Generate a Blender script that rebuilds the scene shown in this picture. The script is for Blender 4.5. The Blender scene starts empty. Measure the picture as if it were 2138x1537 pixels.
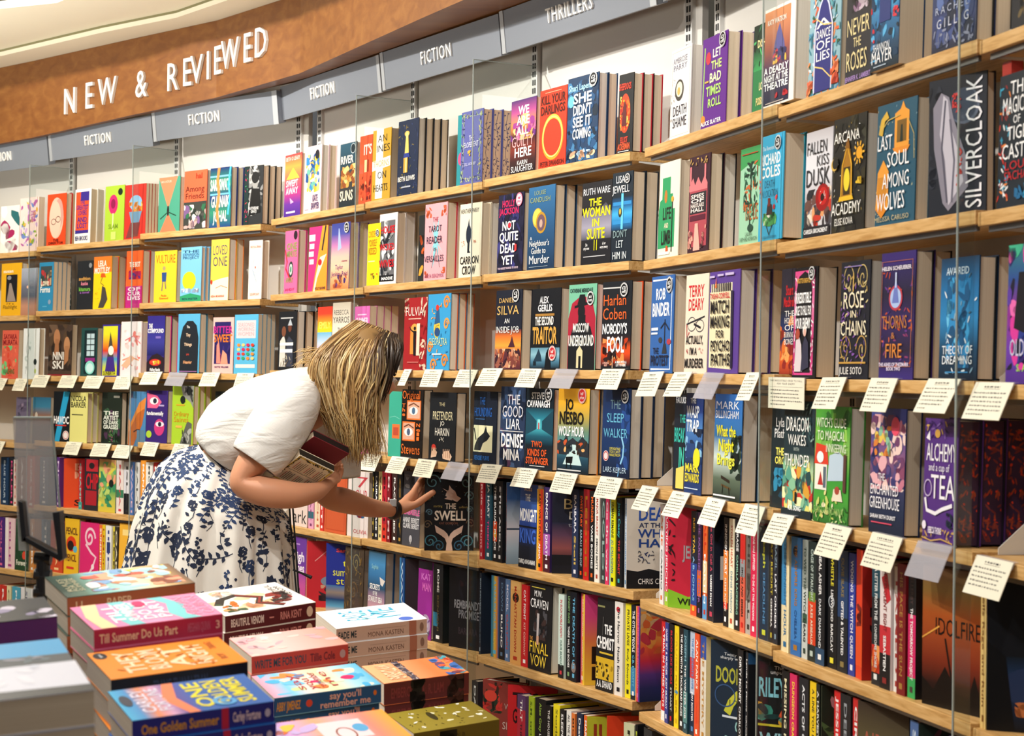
import bpy, bmesh, math, random
from mathutils import Vector, Matrix
SC = bpy.context.scene
C = SC.collection
# ---------------------------------------------------------------- camera
F = 3700.0; W0, H0 = 2138.0, 1537.0; ZC = 1.26; HORIZON = 782.0
cam_d = bpy.data.cameras.new('camera'); cam = bpy.data.objects.new('camera', cam_d); C.objects.link(cam)
cam_d.sensor_width = 36.0; cam_d.lens = F / W0 * 36.0; cam_d.clip_start = 0.05
RC = Matrix.Rotation(math.pi / 2 + math.atan((HORIZON - H0 / 2) / F), 3, 'X') @ Matrix.Rotation(math.radians(0.6), 3, 'Z')
cam.matrix_world = Matrix.Translation((0, 0, ZC)) @ RC.to_4x4()
SC.camera = cam
cam_d.dof.use_dof = True; cam_d.dof.focus_distance = 5.0; cam_d.dof.aperture_fstop = 9.0
# ---------------------------------------------------------------- world, lamps, exposure
SC.view_settings.view_transform = 'Standard'; SC.view_settings.look = 'None'
SC.view_settings.exposure = 0.0; SC.view_settings.gamma = 1.0
wd = bpy.data.worlds.new('world'); SC.world = wd; wd.use_nodes = True
wd.node_tree.nodes['Background'].inputs[0].default_value = (0.97, 0.98, 1.0, 1)
wd.node_tree.nodes['Background'].inputs[1].default_value = 0.11

def srgb(h):
    h = h.lstrip('#')
    if len(h) == 3: h = ''.join(c * 2 for c in h)
    v = [int(h[i:i + 2], 16) / 255 for i in (0, 2, 4)]
    return tuple(c / 12.92 if c <= .04045 else ((c + .055) / 1.055) ** 2.4 for c in v)

def spot(name, loc, tgt, power, size, angle, blend=.5, col=(1, .965, .91)):
    l = bpy.data.lights.new(name, 'SPOT'); l.energy = power; l.shadow_soft_size = size
    l.spot_size = math.radians(angle); l.spot_blend = blend; l.color = col
    o = bpy.data.objects.new(name, l); C.objects.link(o); o.location = loc
    o.rotation_euler = (Vector(tgt) - Vector(loc)).to_track_quat('-Z', 'Y').to_euler()
    return o
spot('ceiling_spot_lamp', (-3.0, 6.2, 2.95), (-1.75, 7.5, 1.2), 165, .03, 100)
spot('ceiling_spot_lamp', (-2.0, 5.0, 2.95), (-.35, 6.0, 1.2), 215, .03, 100)
spot('ceiling_spot_lamp', (-1.35, 3.2, 2.95), (.5, 4.0, 1.2), 165, .03, 100)
spot('ceiling_spot_lamp', (-1.15, 1.2, 2.95), (.75, 2.6, 1.3), 90, .04, 95)
spot('ceiling_spot_lamp', (-1.5, 3.9, 2.95), (-.45, 3.1, .7), 150, .04, 70)
spot('ceiling_spot_lamp', (-.15, 2.9, 2.95), (-.2, 6.0, 1.3), 55, .03, 100)
spot('ceiling_spot_lamp', (.1, .6, 2.95), (.6, 4.0, 1.3), 52, .03, 95)
al = bpy.data.lights.new('ceiling_fill_light', 'AREA'); al.energy = 115; al.shape = 'RECTANGLE'; al.size = 3.0; al.size_y = 1.0; al.color = (1, .96, .86)  # added fill out of view to brighten the ceiling, not a fitting of the shop
ao = bpy.data.objects.new('ceiling_fill_light', al); C.objects.link(ao); ao.location = (-3.2, 6.0, 1.7); ao.rotation_euler = (math.pi, 0, math.radians(-50))

# ---------------------------------------------------------------- helpers
def ray(px, py):
    v = RC @ Vector(((px - W0 / 2) / F, -(py - H0 / 2) / F, -1.0))
    return v / v.y
def link(o, parent=None):
    C.objects.link(o)
    if parent: o.parent = parent
    return o
def tag(o, label, cat, group=None):
    o['label'] = label; o['category'] = cat
    if group: o['group'] = group
    return o
def thing(name, label, cat, mat=None, group=None):
    o = bpy.data.objects.new(name, None); o.empty_display_size = .02
    C.objects.link(o)
    if mat is not None: o.matrix_world = mat
    return tag(o, label, cat, group)
def mesh_obj(name, verts, faces, mats, parent=None, fm=None, cols=None, smooth=False):
    me = bpy.data.meshes.new(name)
    me.from_pydata(verts, [], faces)
    for m in (mats if isinstance(mats, (list, tuple)) else [mats]): me.materials.append(m)
    if fm: me.polygons.foreach_set('material_index', fm)
    if cols is not None:
        a = me.color_attributes.new('Col', 'FLOAT_COLOR', 'POINT')
        flat = []
        for c in cols: flat += [c[0], c[1], c[2], 1.0]
        a.data.foreach_set('color', flat)
    if smooth: me.polygons.foreach_set('use_smooth', [True] * len(me.polygons))
    me.update()
    return link(bpy.data.objects.new(name, me), parent)
class MB:
    """collects boxes, prisms and tubes into ONE mesh"""
    def __init__(s): s.v = []; s.f = []; s.m = []
    def add(s, vs, fs, mi=0):
        o = len(s.v); s.v += [tuple(v) for v in vs]; s.f += [tuple(i + o for i in f) for f in fs]; s.m += [mi] * len(fs)
    def box(s, a, b, mi=0, M=None):
        (x0, y0, z0), (x1, y1, z1) = a, b
        vs = [Vector(p) for p in ((x0,y0,z0),(x1,y0,z0),(x1,y1,z0),(x0,y1,z0),(x0,y0,z1),(x1,y0,z1),(x1,y1,z1),(x0,y1,z1))]
        if M: vs = [M @ v for v in vs]
        s.add(vs, [(3,2,1,0),(4,5,6,7),(0,1,5,4),(1,2,6,5),(2,3,7,6),(3,0,4,7)], mi)
    def prism(s, poly, d, mi=0):
        """poly: 3D points, extruded by vector d"""
        n = len(poly); d = Vector(d)
        vs = [Vector(p) for p in poly] + [Vector(p) + d for p in poly]
        s.add(vs, [tuple(range(n))[::-1], tuple(range(n, 2 * n))] + [(i, (i + 1) % n, (i + 1) % n + n, i + n) for i in range(n)], mi)
    def tube(s, pts, rad, n=8, mi=0, cap=True):
        pts = [Vector(p) for p in pts]
        if not isinstance(rad, (list, tuple)): rad = [rad] * len(pts)
        o = len(s.v); up = None
        for i, p in enumerate(pts):
            t = (pts[min(i + 1, len(pts) - 1)] - pts[max(i - 1, 0)]).normalized()
            if up is None:
                up = t.orthogonal().normalized()
            up = (up - t * up.dot(t)).normalized(); sd = t.cross(up)
            for k in range(n):
                a = 2 * math.pi * k / n
                s.v.append(tuple(p + (up * math.cos(a) + sd * math.sin(a)) * rad[i]))
        for i in range(len(pts) - 1):
            for k in range(n):
                s.f.append((o + i*n + k, o + i*n + (k+1) % n, o + (i+1)*n + (k+1) % n, o + (i+1)*n + k)); s.m.append(mi)
        if cap:
            s.f.append(tuple(o + k for k in range(n))[::-1]); s.m.append(mi)
            e = o + (len(pts) - 1) * n
            s.f.append(tuple(e + k for k in range(n))); s.m.append(mi)
    def build(s, name, mats, parent=None, smooth=False, bevel=0):
        o = mesh_obj(name, s.v, s.f, mats, parent, s.m, smooth=smooth)
        if bevel:
            b = o.modifiers.new('bevel', 'BEVEL'); b.width = bevel; b.segments = 2; b.limit_method = 'ANGLE'
        return o
# ---------------------------------------------------------------- materials
def mat(name, col=None, rough=.5, metal=0, spec=.5):
    m = bpy.data.materials.new(name); m.use_nodes = True
    b = m.node_tree.nodes['Principled BSDF']
    if col is not None: b.inputs['Base Color'].default_value = (*srgb(col), 1)
    b.inputs['Roughness'].default_value = rough; b.inputs['Metallic'].default_value = metal
    b.inputs['Specular IOR Level'].default_value = spec
    return m, m.node_tree, b
def N(nt, t, **kw):
    n = nt.nodes.new(t)
    for k, v in kw.items():
        if k.startswith('i_'): n.inputs[int(k[2:])].default_value = v
        else: setattr(n, k, v)
    return n
def ramp(nt, stops):
    r = nt.nodes.new('ShaderNodeValToRGB'); e = r.color_ramp.elements
    while len(e) < len(stops): e.new(.5)
    for q, (p, c) in zip(e, stops): q.position = p; q.color = (*srgb(c), 1)
    return r
def wood(name, stops, scale, stretch, rough=.45):
    m, nt, b = mat(name, rough=rough)
    tc = N(nt, 'ShaderNodeTexCoord'); mp = N(nt, 'ShaderNodeMapping'); mp.inputs['Scale'].default_value = stretch
    nz = N(nt, 'ShaderNodeTexNoise'); nz.inputs['Scale'].default_value = scale; nz.inputs['Detail'].default_value = 6; nz.inputs['Distortion'].default_value = .6
    r = ramp(nt, stops)
    nt.links.new(tc.outputs['Object'], mp.inputs[0]); nt.links.new(mp.outputs[0], nz.inputs['Vector'])
    nt.links.new(nz.outputs['Fac'], r.inputs[0]); nt.links.new(r.outputs[0], b.inputs['Base Color'])
    return m
M_OAK = wood('oak_veneer', [(.3, 'b98a4a'), (.5, 'd2a566'), (.7, 'e0b87c')], 14, (.9, 9, 9))
M_HEAD = wood('cherry_veneer', [(.25, '74441f'), (.5, '835125'), (.75, '92602e')], 4, (.35, 5, 7), .4)
M_PANEL, _, _ = mat('white_back_panel', 'd8d4cc', .6)
M_METAL, _, _ = mat('white_painted_metal', 'd9d8d4', .4)
M_SLOT, _, _ = mat('dark_slot', '30302f', .8)
M_RAIL, _, _ = mat('grey_steel_rail', '77777a', .35, .6)
M_FASC, _, _ = mat('grey_lacquer', '858a93', .32, .15)
M_STRIP, _, _ = mat('aluminium_strip', 'b9bcc0', .35, .3)
M_LET, _, _ = mat('white_acrylic_letter', 'f2f1ec', .35)
M_CEIL, _, _ = mat('cream_plaster', 'f6f1dc', .8)
M_GROOVE, _, _ = mat('olive_gap_shade', '8a8560', .8)  # shade inside the ceiling recess, put into the colour of the strip
M_FLOOR = wood('floor_board', [(.3, '7a6650'), (.6, '9a836a'), (.8, 'a8937c')], 5, (4, .6, 1), .5)
M_BLACK, _, _ = mat('black_plastic', '17171a', .4)
def clear_mat(name, tint, gloss, dens):
    m = bpy.data.materials.new(name); m.use_nodes = True; nt = m.node_tree; nt.nodes.clear()
    o = N(nt, 'ShaderNodeOutputMaterial'); t = N(nt, 'ShaderNodeBsdfTransparent'); g = N(nt, 'ShaderNodeBsdfGlossy'); d = N(nt, 'ShaderNodeBsdfDiffuse')
    t.inputs[0].default_value = (*srgb(tint), 1); g.inputs['Roughness'].default_value = .03; d.inputs[0].default_value = (.8, .8, .82, 1)
    a = N(nt, 'ShaderNodeMixShader'); c = N(nt, 'ShaderNodeMixShader'); c.inputs[0].default_value = dens; a.inputs[0].default_value = gloss
    nt.links.new(t.outputs[0], a.inputs[1]); nt.links.new(g.outputs[0], a.inputs[2])
    nt.links.new(a.outputs[0], c.inputs[1]); nt.links.new(d.outputs[0], c.inputs[2]); nt.links.new(c.outputs[0], o.inputs[0])
    return m
M_CLEAR = clear_mat('clear_acrylic', 'f4f7f6', .03, .004)
M_HOLD = clear_mat('clear_card_holder', 'f0eef4', .06, .22)
M_STAND = clear_mat('reflection_hazed_acrylic', 'e6e2dc', .22, .22)  # pale diffuse share paints in the reflections on the sign panel
M_EDGE, _, _ = mat('polished_acrylic_edge', '8f9894', .25)
# printed covers: one material, the print is in the mesh as a colour attribute
M_PRINT, nt, b = mat('printed_cover', rough=.42, spec=.25)
at = N(nt, 'ShaderNodeVertexColor'); at.layer_name = 'Col'; nt.links.new(at.outputs[0], b.inputs['Base Color'])
# page blocks: fine paper lines
M_PAGE, nt, b = mat('book_pages', rough=.75, spec=.2)
tc = N(nt, 'ShaderNodeTexCoord'); mp = N(nt, 'ShaderNodeMapping'); mp.inputs['Scale'].default_value = (1, 900, 1)
nz = N(nt, 'ShaderNodeTexNoise'); nz.inputs['Scale'].default_value = 1.0; nz.inputs['Detail'].default_value = 2
r = ramp(nt, [(.3, 'd2bda2'), (.7, 'eadac2')])
nt.links.new(tc.outputs['Object'], mp.inputs[0]); nt.links.new(mp.outputs[0], nz.inputs['Vector']); nt.links.new(nz.outputs['Fac'], r.inputs[0]); nt.links.new(r.outputs[0], b.inputs['Base Color'])
M_PAGEW, nt, b = mat('white_book_pages', rough=.75, spec=.2)
tc = N(nt, 'ShaderNodeTexCoord'); mp = N(nt, 'ShaderNodeMapping'); mp.inputs['Scale'].default_value = (1, 900, 1)
nz = N(nt, 'ShaderNodeTexNoise'); nz.inputs['Scale'].default_value = 1.0
r = ramp(nt, [(.3, 'cfc6b8'), (.7, 'e9e2d6')])
nt.links.new(tc.outputs['Object'], mp.inputs[0]); nt.links.new(mp.outputs[0], nz.inputs['Vector']); nt.links.new(nz.outputs['Fac'], r.inputs[0]); nt.links.new(r.outputs[0], b.inputs['Base Color'])
M_PAGER, _, _ = mat('red_page_edges', 'a82c24', .6)
# ---------------------------------------------------------------- glyphs of the built-in font, meshed once each
GL = {}
def _glyphs():
    cu = bpy.data.curves.new('glyph', 'FONT'); ob = bpy.data.objects.new('glyph', cu); C.objects.link(ob)
    cu.resolution_u = 2; cu.fill_mode = 'FRONT'; cu.dimensions = '2D'
    dg = bpy.context.evaluated_depsgraph_get()
    def grab(txt):
        cu.body = txt; dg.update()
        me = bpy.data.meshes.new_from_object(ob.evaluated_get(dg))
        v = [(p.co.x, p.co.y) for p in me.vertices]; f = [tuple(p.vertices) for p in me.polygons]
        bpy.data.meshes.remove(me); return v, f
    for wt, off in ((0, 0.0), (1, .022)):
        cu.offset = off
        wH = max(x for x, y in grab('H')[0])
        for c in "ABCDEFGHIJKLMNOPQRSTUVWXYZabcdefghijklmnopqrstuvwxyz0123456789&'.,-£*/":
            v, f = grab(c)
            adv = max(x for x, y in grab(c + 'H')[0]) - wH
            GL[(c, wt)] = (v, f, adv)
        GL[(' ', wt)] = ([], [], .30)
    bpy.data.objects.remove(ob); bpy.data.curves.remove(cu)
_glyphs()
CAP = max(y for x, y in GL[('H', 0)][0])
def text2d(s, wt=0, track=0):
    """one line: verts, faces, width (cap height 1)"""
    vs, fs, x = [], [], 0.0
    for c in s:
        v, f, a = GL.get((c, wt), GL[('-', wt)])
        o = len(vs); vs += [((px + x) / CAP, py / CAP) for px, py in v]; fs += [tuple(i + o for i in q) for q in f]
        x += a + track
    return vs, fs, x / CAP
# ---------------------------------------------------------------- the curved run of shelving bays
PITCH = .29; QD = .205; BT = .024
#      name  left(X,d)         right(X,d)        z shift
BAYS = [('A0', (-2.745, 8.53), (-2.150, 7.975), -.045), ('A1', (-2.147, 7.972), (-1.562, 7.400), -.028),
        ('A2', (-1.562, 7.400), (-.973, 6.834), -.009), ('B1', (-.9336, 6.813), (-.5153, 6.121), .006),
        ('B2', (-.5153, 6.121), (-.0967, 5.419), .010), ('B3', (-.0967, 5.419), (.3077, 4.686), .014),
        ('C1', (.3344, 4.566), (.5626, 3.7915), .006), ('C2', (.5626, 3.7915), (.7833, 2.997), -.003),
        ('C3', (.7833, 2.997), (.975, 2.205), -.008)]
class Bay: pass
BAY = []
for nm, l, r_, dz in BAYS:
    b = Bay(); b.n = nm; b.o = Vector((l[0], l[1], 0)); d = Vector((r_[0] - l[0], r_[1] - l[1], 0)); b.L = d.length; b.e = d.normalized()
    b.out = Vector((-abs(b.e.y), -b.e.x, 0)).normalized(); b.out = Vector((b.e.y, -b.e.x, 0)); b.dz = dz
    if b.out.x > 0: b.out = -b.out
    b.inn = -b.out
    b.M = Matrix((( b.e.x, b.inn.x, 0, b.o.x), (b.e.y, b.inn.y, 0, b.o.y), (0, 0, 1, dz), (0, 0, 0, 1)))
    BAY.append(b)
def zshelf(k): return ZC + (3 - k) * PITCH            # top of board k in bay-local z
def on_bay(b, px, py, q):
    """bay-local (u, z) where the sight line meets the vertical plane q behind the board fronts"""
    r = ray(px, py); n = b.inn; P0 = b.o + n * q
    t = (P0.dot(n)) / (r.x * n.x + r.y * n.y)
    P = r * t
    return (P - b.o).dot(b.e), ZC + P.z - b.dz
def bay_at(px, py, q=0):
    for b in BAY:
        u, z = on_bay(b, px, py, q)
        if -.012 <= u < b.L + .004: return b
    return min(BAY, key=lambda b: abs(on_bay(b, px, py, q)[0] - b.L / 2))
ORD = ['', 'top', 'second', 'third', 'fourth', 'fifth', 'sixth', 'lowest']
BAYW = {'A0': 'at the far left edge', 'A1': 'under the leftmost full FICTION sign', 'A2': 'under the FICTION sign below the word REVIEWED', 'B1': 'under the third FICTION sign',
        'B2': 'under the fourth FICTION sign', 'B3': 'under the THRILLERS sign', 'C1': 'in the bay right of the THRILLERS sign', 'C2': 'in the second bay right of THRILLERS', 'C3': 'at the far right edge'}
for i, b in enumerate(BAY):
    # back panel with its slotted uprights
    t = bpy.data.objects.new('shelving_bay_back', None); C.objects.link(t); t.matrix_world = b.M
    tag(t, 'white shelving back panel with slotted upright, ' + BAYW[b.n], 'shelving', 'shelving backs')
    m = MB(); m.box((.003 if b.n not in ('B1','C1') else -.03, QD, 0), (b.L + (.03 if b.n in ('A2','B3') else -.004), QD + .02, 2.62)); m.build('back_panel', M_PANEL, t)
    m = MB()
    for x in ((.001, b.L - .035) if b.n in ('B1', 'C1', 'A0') else (b.L - .035,)):
        m.box((x, QD - .012, .05), (x + .034, QD, 2.5))
        for z in range(90):
            for dx in (.008, .02): m.box((x + dx, QD - .0135, .1 + z * .026), (x + dx + .006, QD - .011, .117 + z * .026), 1)
    m.build('upright', [M_METAL, M_SLOT], t)
    for k in range(1, 8):
        z = zshelf(k)
        s = thing('shelf_board', f'oak shelf board, {ORD[k]} of the run, {BAYW[b.n]}', 'shelf', b.M @ Matrix.Translation((0, 0, z)), 'oak shelf boards')
        m = MB(); m.box((.004, 0, -BT), (b.L + (.035 if b.n == 'B3' and k > 4 else -.004), QD - .014, 0)); m.build('board', M_OAK, s, bevel=.0015)
        m = MB(); m.box((.02, .012, -BT - .010), (b.L - .02, .018, -BT)); m.build('under_rail', M_RAIL, s)
        if b.n in ('B1', 'C1', 'C3') and k < 7:
            m = MB(); m.prism([(.0015, .045, .0005), (.0015, QD - .018, .0005), (.0015, QD - .018, .125), (.0015, .15, .10), (.0015, .045, .012)], (.0014, 0, 0)); m.build('end_plate', M_METAL, s)
        for x in (.005, b.L - .0065):
            m = MB(); m.prism([(x, .03, -BT - .004), (x, QD - .014, -BT - .013), (x, QD - .014, -BT), (x, .03, -BT)], (.0015, 0, 0)); m.build('bracket', M_METAL, s)
    # plinth
    m = MB(); m.box((0, .03, 0), (b.L, .05, zshelf(7) - BT)); o = m.build('trim_%d' % (i + 1), M_METAL); o.matrix_world = b.M; o['kind'] = 'structure'
# clear divider fins between bays (they stand a little proud of the boards)
for nm, word in (('A1', 'leftmost'), ('A2', 'second from the left'), ('B2', 'third from the left, behind the woman'), ('B3', 'fourth from the left, at the THRILLERS sign'), ('C2', 'fifth from the left, right of the THRILLERS sign'), ('C3', 'rightmost')):
    b = next(x for x in BAY if x.n == nm)
    t = thing('divider_fin', 'tall clear acrylic shelf divider, ' + word, 'divider', b.M, 'clear acrylic dividers')
    top = ZC + .945
    m = MB(); m.prism([(-.0015, -.034, .02), (-.0015, -.0045, .02), (-.0015, -.0045, zshelf(1) + .262), (-.0015, QD - .02, zshelf(1) + .262), (-.0015, QD - .02, top), (-.0015, -.034, top)], (.003, 0, 0)); m.build('panel', M_CLEAR, t)
    m = MB(); m.box((-.0022, -.0362, .02), (.0022, -.034, top)); m.box((-.0022, -.0362, top), (.0022, QD - .02, top + .0018)); m.build('polished_edge', M_EDGE, t)
# ---------------------------------------------------------------- fascia signs
ZF0, ZF1 = ZC + .972, ZC + 1.10
def letters3d(txt, parent, mtx, height, depth, m, track=.06, name='letter', sx=1.0):
    vs0, _, tot = text2d(txt, 0, track); x = -tot * height * sx / 2
    for c in txt:
        v, f, a = GL[(c, 0)]
        if v:
            pts = [(x + px / CAP * height * sx, py / CAP * height) for px, py in v]
            n = len(pts)
            ed = {}
            for q in f:
                for i in range(len(q)):
                    e = (q[i], q[(i + 1) % len(q)])
                    if (e[1], e[0]) in ed: del ed[(e[1], e[0])]
                    else: ed[e] = 1
            V = [mtx @ Vector((p[0], -depth, p[1])) for p in pts] + [mtx @ Vector((p[0], 0, p[1])) for p in pts]
            Fs = [tuple(q) for q in f] + [(a_, a_ + n, b_ + n, b_) for a_, b_ in ed]
            mesh_obj(name, V, Fs, m, parent)
        x += (a + track) / CAP * height * sx
SIGN = {'A0': ('FICTION', .5), 'A1': ('FICTION', .5), 'A2': ('FICTION', .45), 'B1': ('FICTION', .42), 'B2': ('FICTION', .5), 'B3': ('THRILLERS', .5), 'C1': ('', .5), 'C2': ('', .5), 'C3': ('', .5)}
for b in BAY:
    txt, fr = SIGN[b.n]
    t = thing('fascia_sign', (f'grey shelf fascia reading {txt} in white, ' if txt else 'plain grey shelf fascia, ') + {'A0': 'cut by the left frame edge', 'A1': 'first whole one from the left', 'A2': 'second whole one from the left', 'B1': 'just right of the corner strip', 'B2': 'left of the THRILLERS one', 'B3': 'right of the four FICTION ones', 'C1': 'right of THRILLERS', 'C2': 'above the second bay right of THRILLERS', 'C3': 'at the far right'}[b.n], 'sign', b.M, 'grey fascia signs')
    l0, l1 = (-.045 if b.n in ('B1', 'C1') else .003), (b.L + (.02 if b.n in ('A2', 'B3') else -.005))
    m = MB()
    prof = [(.066, ZF0), (.052, ZF1), (.10, ZF1), (.10, ZF0 + .01)]
    m.prism([(l0, q, z) for q, z in prof], (l1 - l0, 0, 0)); m.build('panel', M_FASC, t)
    m = MB()
    for x in (l0 if b.n not in ('B1', 'C1') else l1 - .022,):
        m.prism([(x, q - .0025, z) for q, z in ((.066, ZF0 - .001), (.052, ZF1), (.058, ZF1), (.072, ZF0 - .001))], (.022, 0, 0))
    m.build('joint_strip', M_STRIP, t)
    if b.n in ('A2', 'B3'):
        m = MB(); m.prism([(l1 - .03, q - .0025, z) for q, z in ((.066, ZF0 - .001), (.052, ZF1), (.058, ZF1), (.072, ZF0 - .001))], (.03, 0, 0)); m.build('joint_strip', M_STRIP, t)
    if txt:
        th = math.atan2(.014, ZF1 - ZF0)
        L = Matrix.Translation((b.L * fr, .0605, ZF0 + .045)) @ Matrix.Rotation(th, 4, 'X')
        letters3d(txt, t, L, .042, .006, M_LET, .09, sx=.78)
# ---------------------------------------------------------------- timber header with raised letters
hz1 = ZC + 1.40
A1b, A2b, B1b = BAY[1], BAY[2], BAY[3]
def offs(b, u, q): return b.o + b.e * u + b.inn * q
#      front edge point                bottom z
HPZ = [(offs(BAY[0], -.4, .02), 1.032), (offs(BAY[0], .75, .02), 1.052), (offs(A1b, .74, .015), 1.078), (offs(A2b, .50, .015), 1.092), (offs(B1b, .30, -.02), 1.105), (offs(B1b, .78, -.055), 1.11), (offs(BAY[4], .6, -.10), 1.115), (offs(BAY[5], .6, -.14), 1.115), (offs(BAY[6], .7, -.14), 1.11)]
HB = [offs(BAY[0], -.4, .115), offs(BAY[0], .75, .115), offs(A1b, .74, .115), offs(A2b, .56, .115), offs(B1b, .24, .115), offs(B1b, .76, .115), offs(BAY[4], .6, .115), offs(BAY[5], .6, .115), offs(BAY[6], .7, .115)]
HI = [offs(b_, u_, .045) for b_, u_ in ((BAY[0], -.4), (BAY[0], .75), (A1b, .74), (A2b, .55), (B1b, .24), (B1b, .76), (BAY[4], .6), (BAY[5], .6), (BAY[6], .7))]
t = thing('header_panel', 'curved brown timber header with raised NEW & REVIEWED letters above the shelf signs', 'sign')
V = []; Fc = []
for (p, z), q, h_ in zip(HPZ, HB, HI):
    V += [(p.x, p.y, ZC + z), (p.x, p.y, hz1), (q.x, q.y, hz1), (q.x, q.y, ZF1 + .017), (h_.x, h_.y, ZF1 + .017), (h_.x, h_.y, ZC + z)]
for i in range(len(HPZ) - 1):
    a = 6 * i
    for k in range(6): Fc.append((a + k, a + (k + 1) % 6, a + 6 + (k + 1) % 6, a + 6 + k))
Fc += [tuple(range(6)), tuple(6 * (len(HPZ) - 1) + k for k in range(5, -1, -1))]
mesh_obj('panel', V, Fc, M_HEAD, t)
def front_at(px, py):
    """point on the header's front face on the sight line"""
    r = ray(px, py)
    for i in range(len(HPZ) - 1):
        a, b_ = HPZ[i][0], HPZ[i + 1][0]; d = b_ - a; n = Vector((d.y, -d.x, 0)).normalized(); k = a.dot(n) / (r.x * n.x + r.y * n.y); P = r * k
        f = (P - a).dot(d) / d.length_squared
        if -1e-6 <= f <= 1.000001: return Vector((P.x, P.y, ZC + P.z)), d.normalized(), (-n if n.x > 0 else n)
for i, (c, px, py, h) in enumerate((('N', 150, 211, .112), ('E', 190, 200, .112), ('W', 228, 190, .112), ('&', 299, 175, .112), ('R', 364, 161, .112), ('E', 395, 151, .112), ('V', 415, 145, .112), ('I', 439, 137, .112), ('E', 459, 126, .112), ('W', 485, 112, .112), ('E', 521, 100, .112), ('D', 549, 88, .112))):
    P, d, n_ = front_at(px, py)
    Mx = Matrix(((d.x, -n_.x, 0, P.x + n_.x * .0004), (d.y, -n_.y, 0, P.y + n_.y * .0004), (0, 0, 1, P.z - h / 2), (0, 0, 0, 1)))
    letters3d(c, t, Mx, h, .012, M_LET, 0, sx=.84)
# ---------------------------------------------------------------- room shell
def slab(name, poly, z0, z1, m):
    k = MB(); k.prism([(x, y, z0) for x, y in poly], (0, 0, z1 - z0)); o = k.build(name, m); o['kind'] = 'structure'; return o
slab('floor', [(-6, -1), (3, -1), (3, 10), (-6, 10)], -.05, 0, M_FLOOR)

slab('ceiling', [(-6, -1), (3, -1), (3, 10), (-6, 10)], 3.05, 3.10, M_CEIL)
# plaster band over the header with a shadow gap in front of it
def band(name, q0, q1, z0, z1, m):
    k = MB(); pa = [p + (-(HB[i] - p).normalized()) * q0 for i, (p, z) in enumerate(HPZ)]; pb = [p + (-(HB[i] - p).normalized()) * q1 for i, (p, z) in enumerate(HPZ)]
    vs = []; fs = []
    for a, c in zip(pa, pb): vs += [(a.x, a.y, z0), (c.x, c.y, z0), (c.x, c.y, z1), (a.x, a.y, z1)]
    for i in range(len(pa) - 1):
        for j in range(4): fs.append((4*i + j, 4*i + (j + 1) % 4, 4*i + 4 + (j + 1) % 4, 4*i + 4 + j))
    fs += [(0, 1, 2, 3), tuple(4 * (len(pa) - 1) + j for j in (3, 2, 1, 0))]
    k.add(vs, fs); o = k.build(name, m); o['kind'] = 'structure'
band('trim_20', -.11, .16, hz1 + .001, hz1 + .02, M_CEIL)
band('trim_21', .10, .16, hz1 + .02, hz1 + .06, M_GROOVE)
band('trim_22', .16, .62, hz1 + .03, hz1 + .06, M_CEIL)
# ---------------------------------------------------------------- printed art on covers
EPS = .00016
def T(s, x0, y0, x1, y1, c, wt=1): return ('T', s, x0, y0, x1, y1, c, wt)
def J(s, x0, y0, x1, y1, c, wt=1): return ('J', s, x0, y0, x1, y1, c, wt)
def K(s, x0, y0, x1, y1, c, wt=0): return ('K', s, x0, y0, x1, y1, c, wt)      # running upwards
def R(x0, y0, x1, y1, c): return ('P', [(x0, y0), (x1, y0), (x1, y1), (x0, y1)], c)
def E(cx, cy, rx, ry, c, n=20): return ('P', [(cx + rx * math.cos(2 * math.pi * i / n), cy + ry * math.sin(2 * math.pi * i / n)) for i in range(n)], c)
def O(cx, cy, rx, ry, w, c): return ('L', [(cx + rx * math.cos(2 * math.pi * i / 24), cy + ry * math.sin(2 * math.pi * i / 24)) for i in range(25)], w, c)
def P(p, c): return ('P', p, c)
def L(p, w, c): return ('L', p, w, c)
def G(y0, y1, *cs): return ('G', y0, y1, cs, 0, 1)
def Gx(x0, x1, y0, y1, *cs): return ('G', y0, y1, cs, x0, x1)
def B(seed, x0, y0, x1, y1, n, size, *cs): return ('B', seed, x0, y0, x1, y1, n, size, cs)   # brushy blots
def V(seed, x0, y0, x1, y1, n, size, *cs): return ('V', seed, x0, y0, x1, y1, n, size, cs)   # leafy dashes
def frame(m, w, c): return ('L', [(m, m * .65), (1 - m, m * .65), (1 - m, 1 - m * .65), (m, 1 - m * .65), (m, m * .65)], w, c)
def curl(cx, cy, r, c, w=.02, s=1): return ('L', [(cx + s * r * (1 - i / 26) * math.cos(i * .42), cy + .66 * r * (1 - i / 26) * math.sin(i * .42)) for i in range(24)], w, c)
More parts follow.
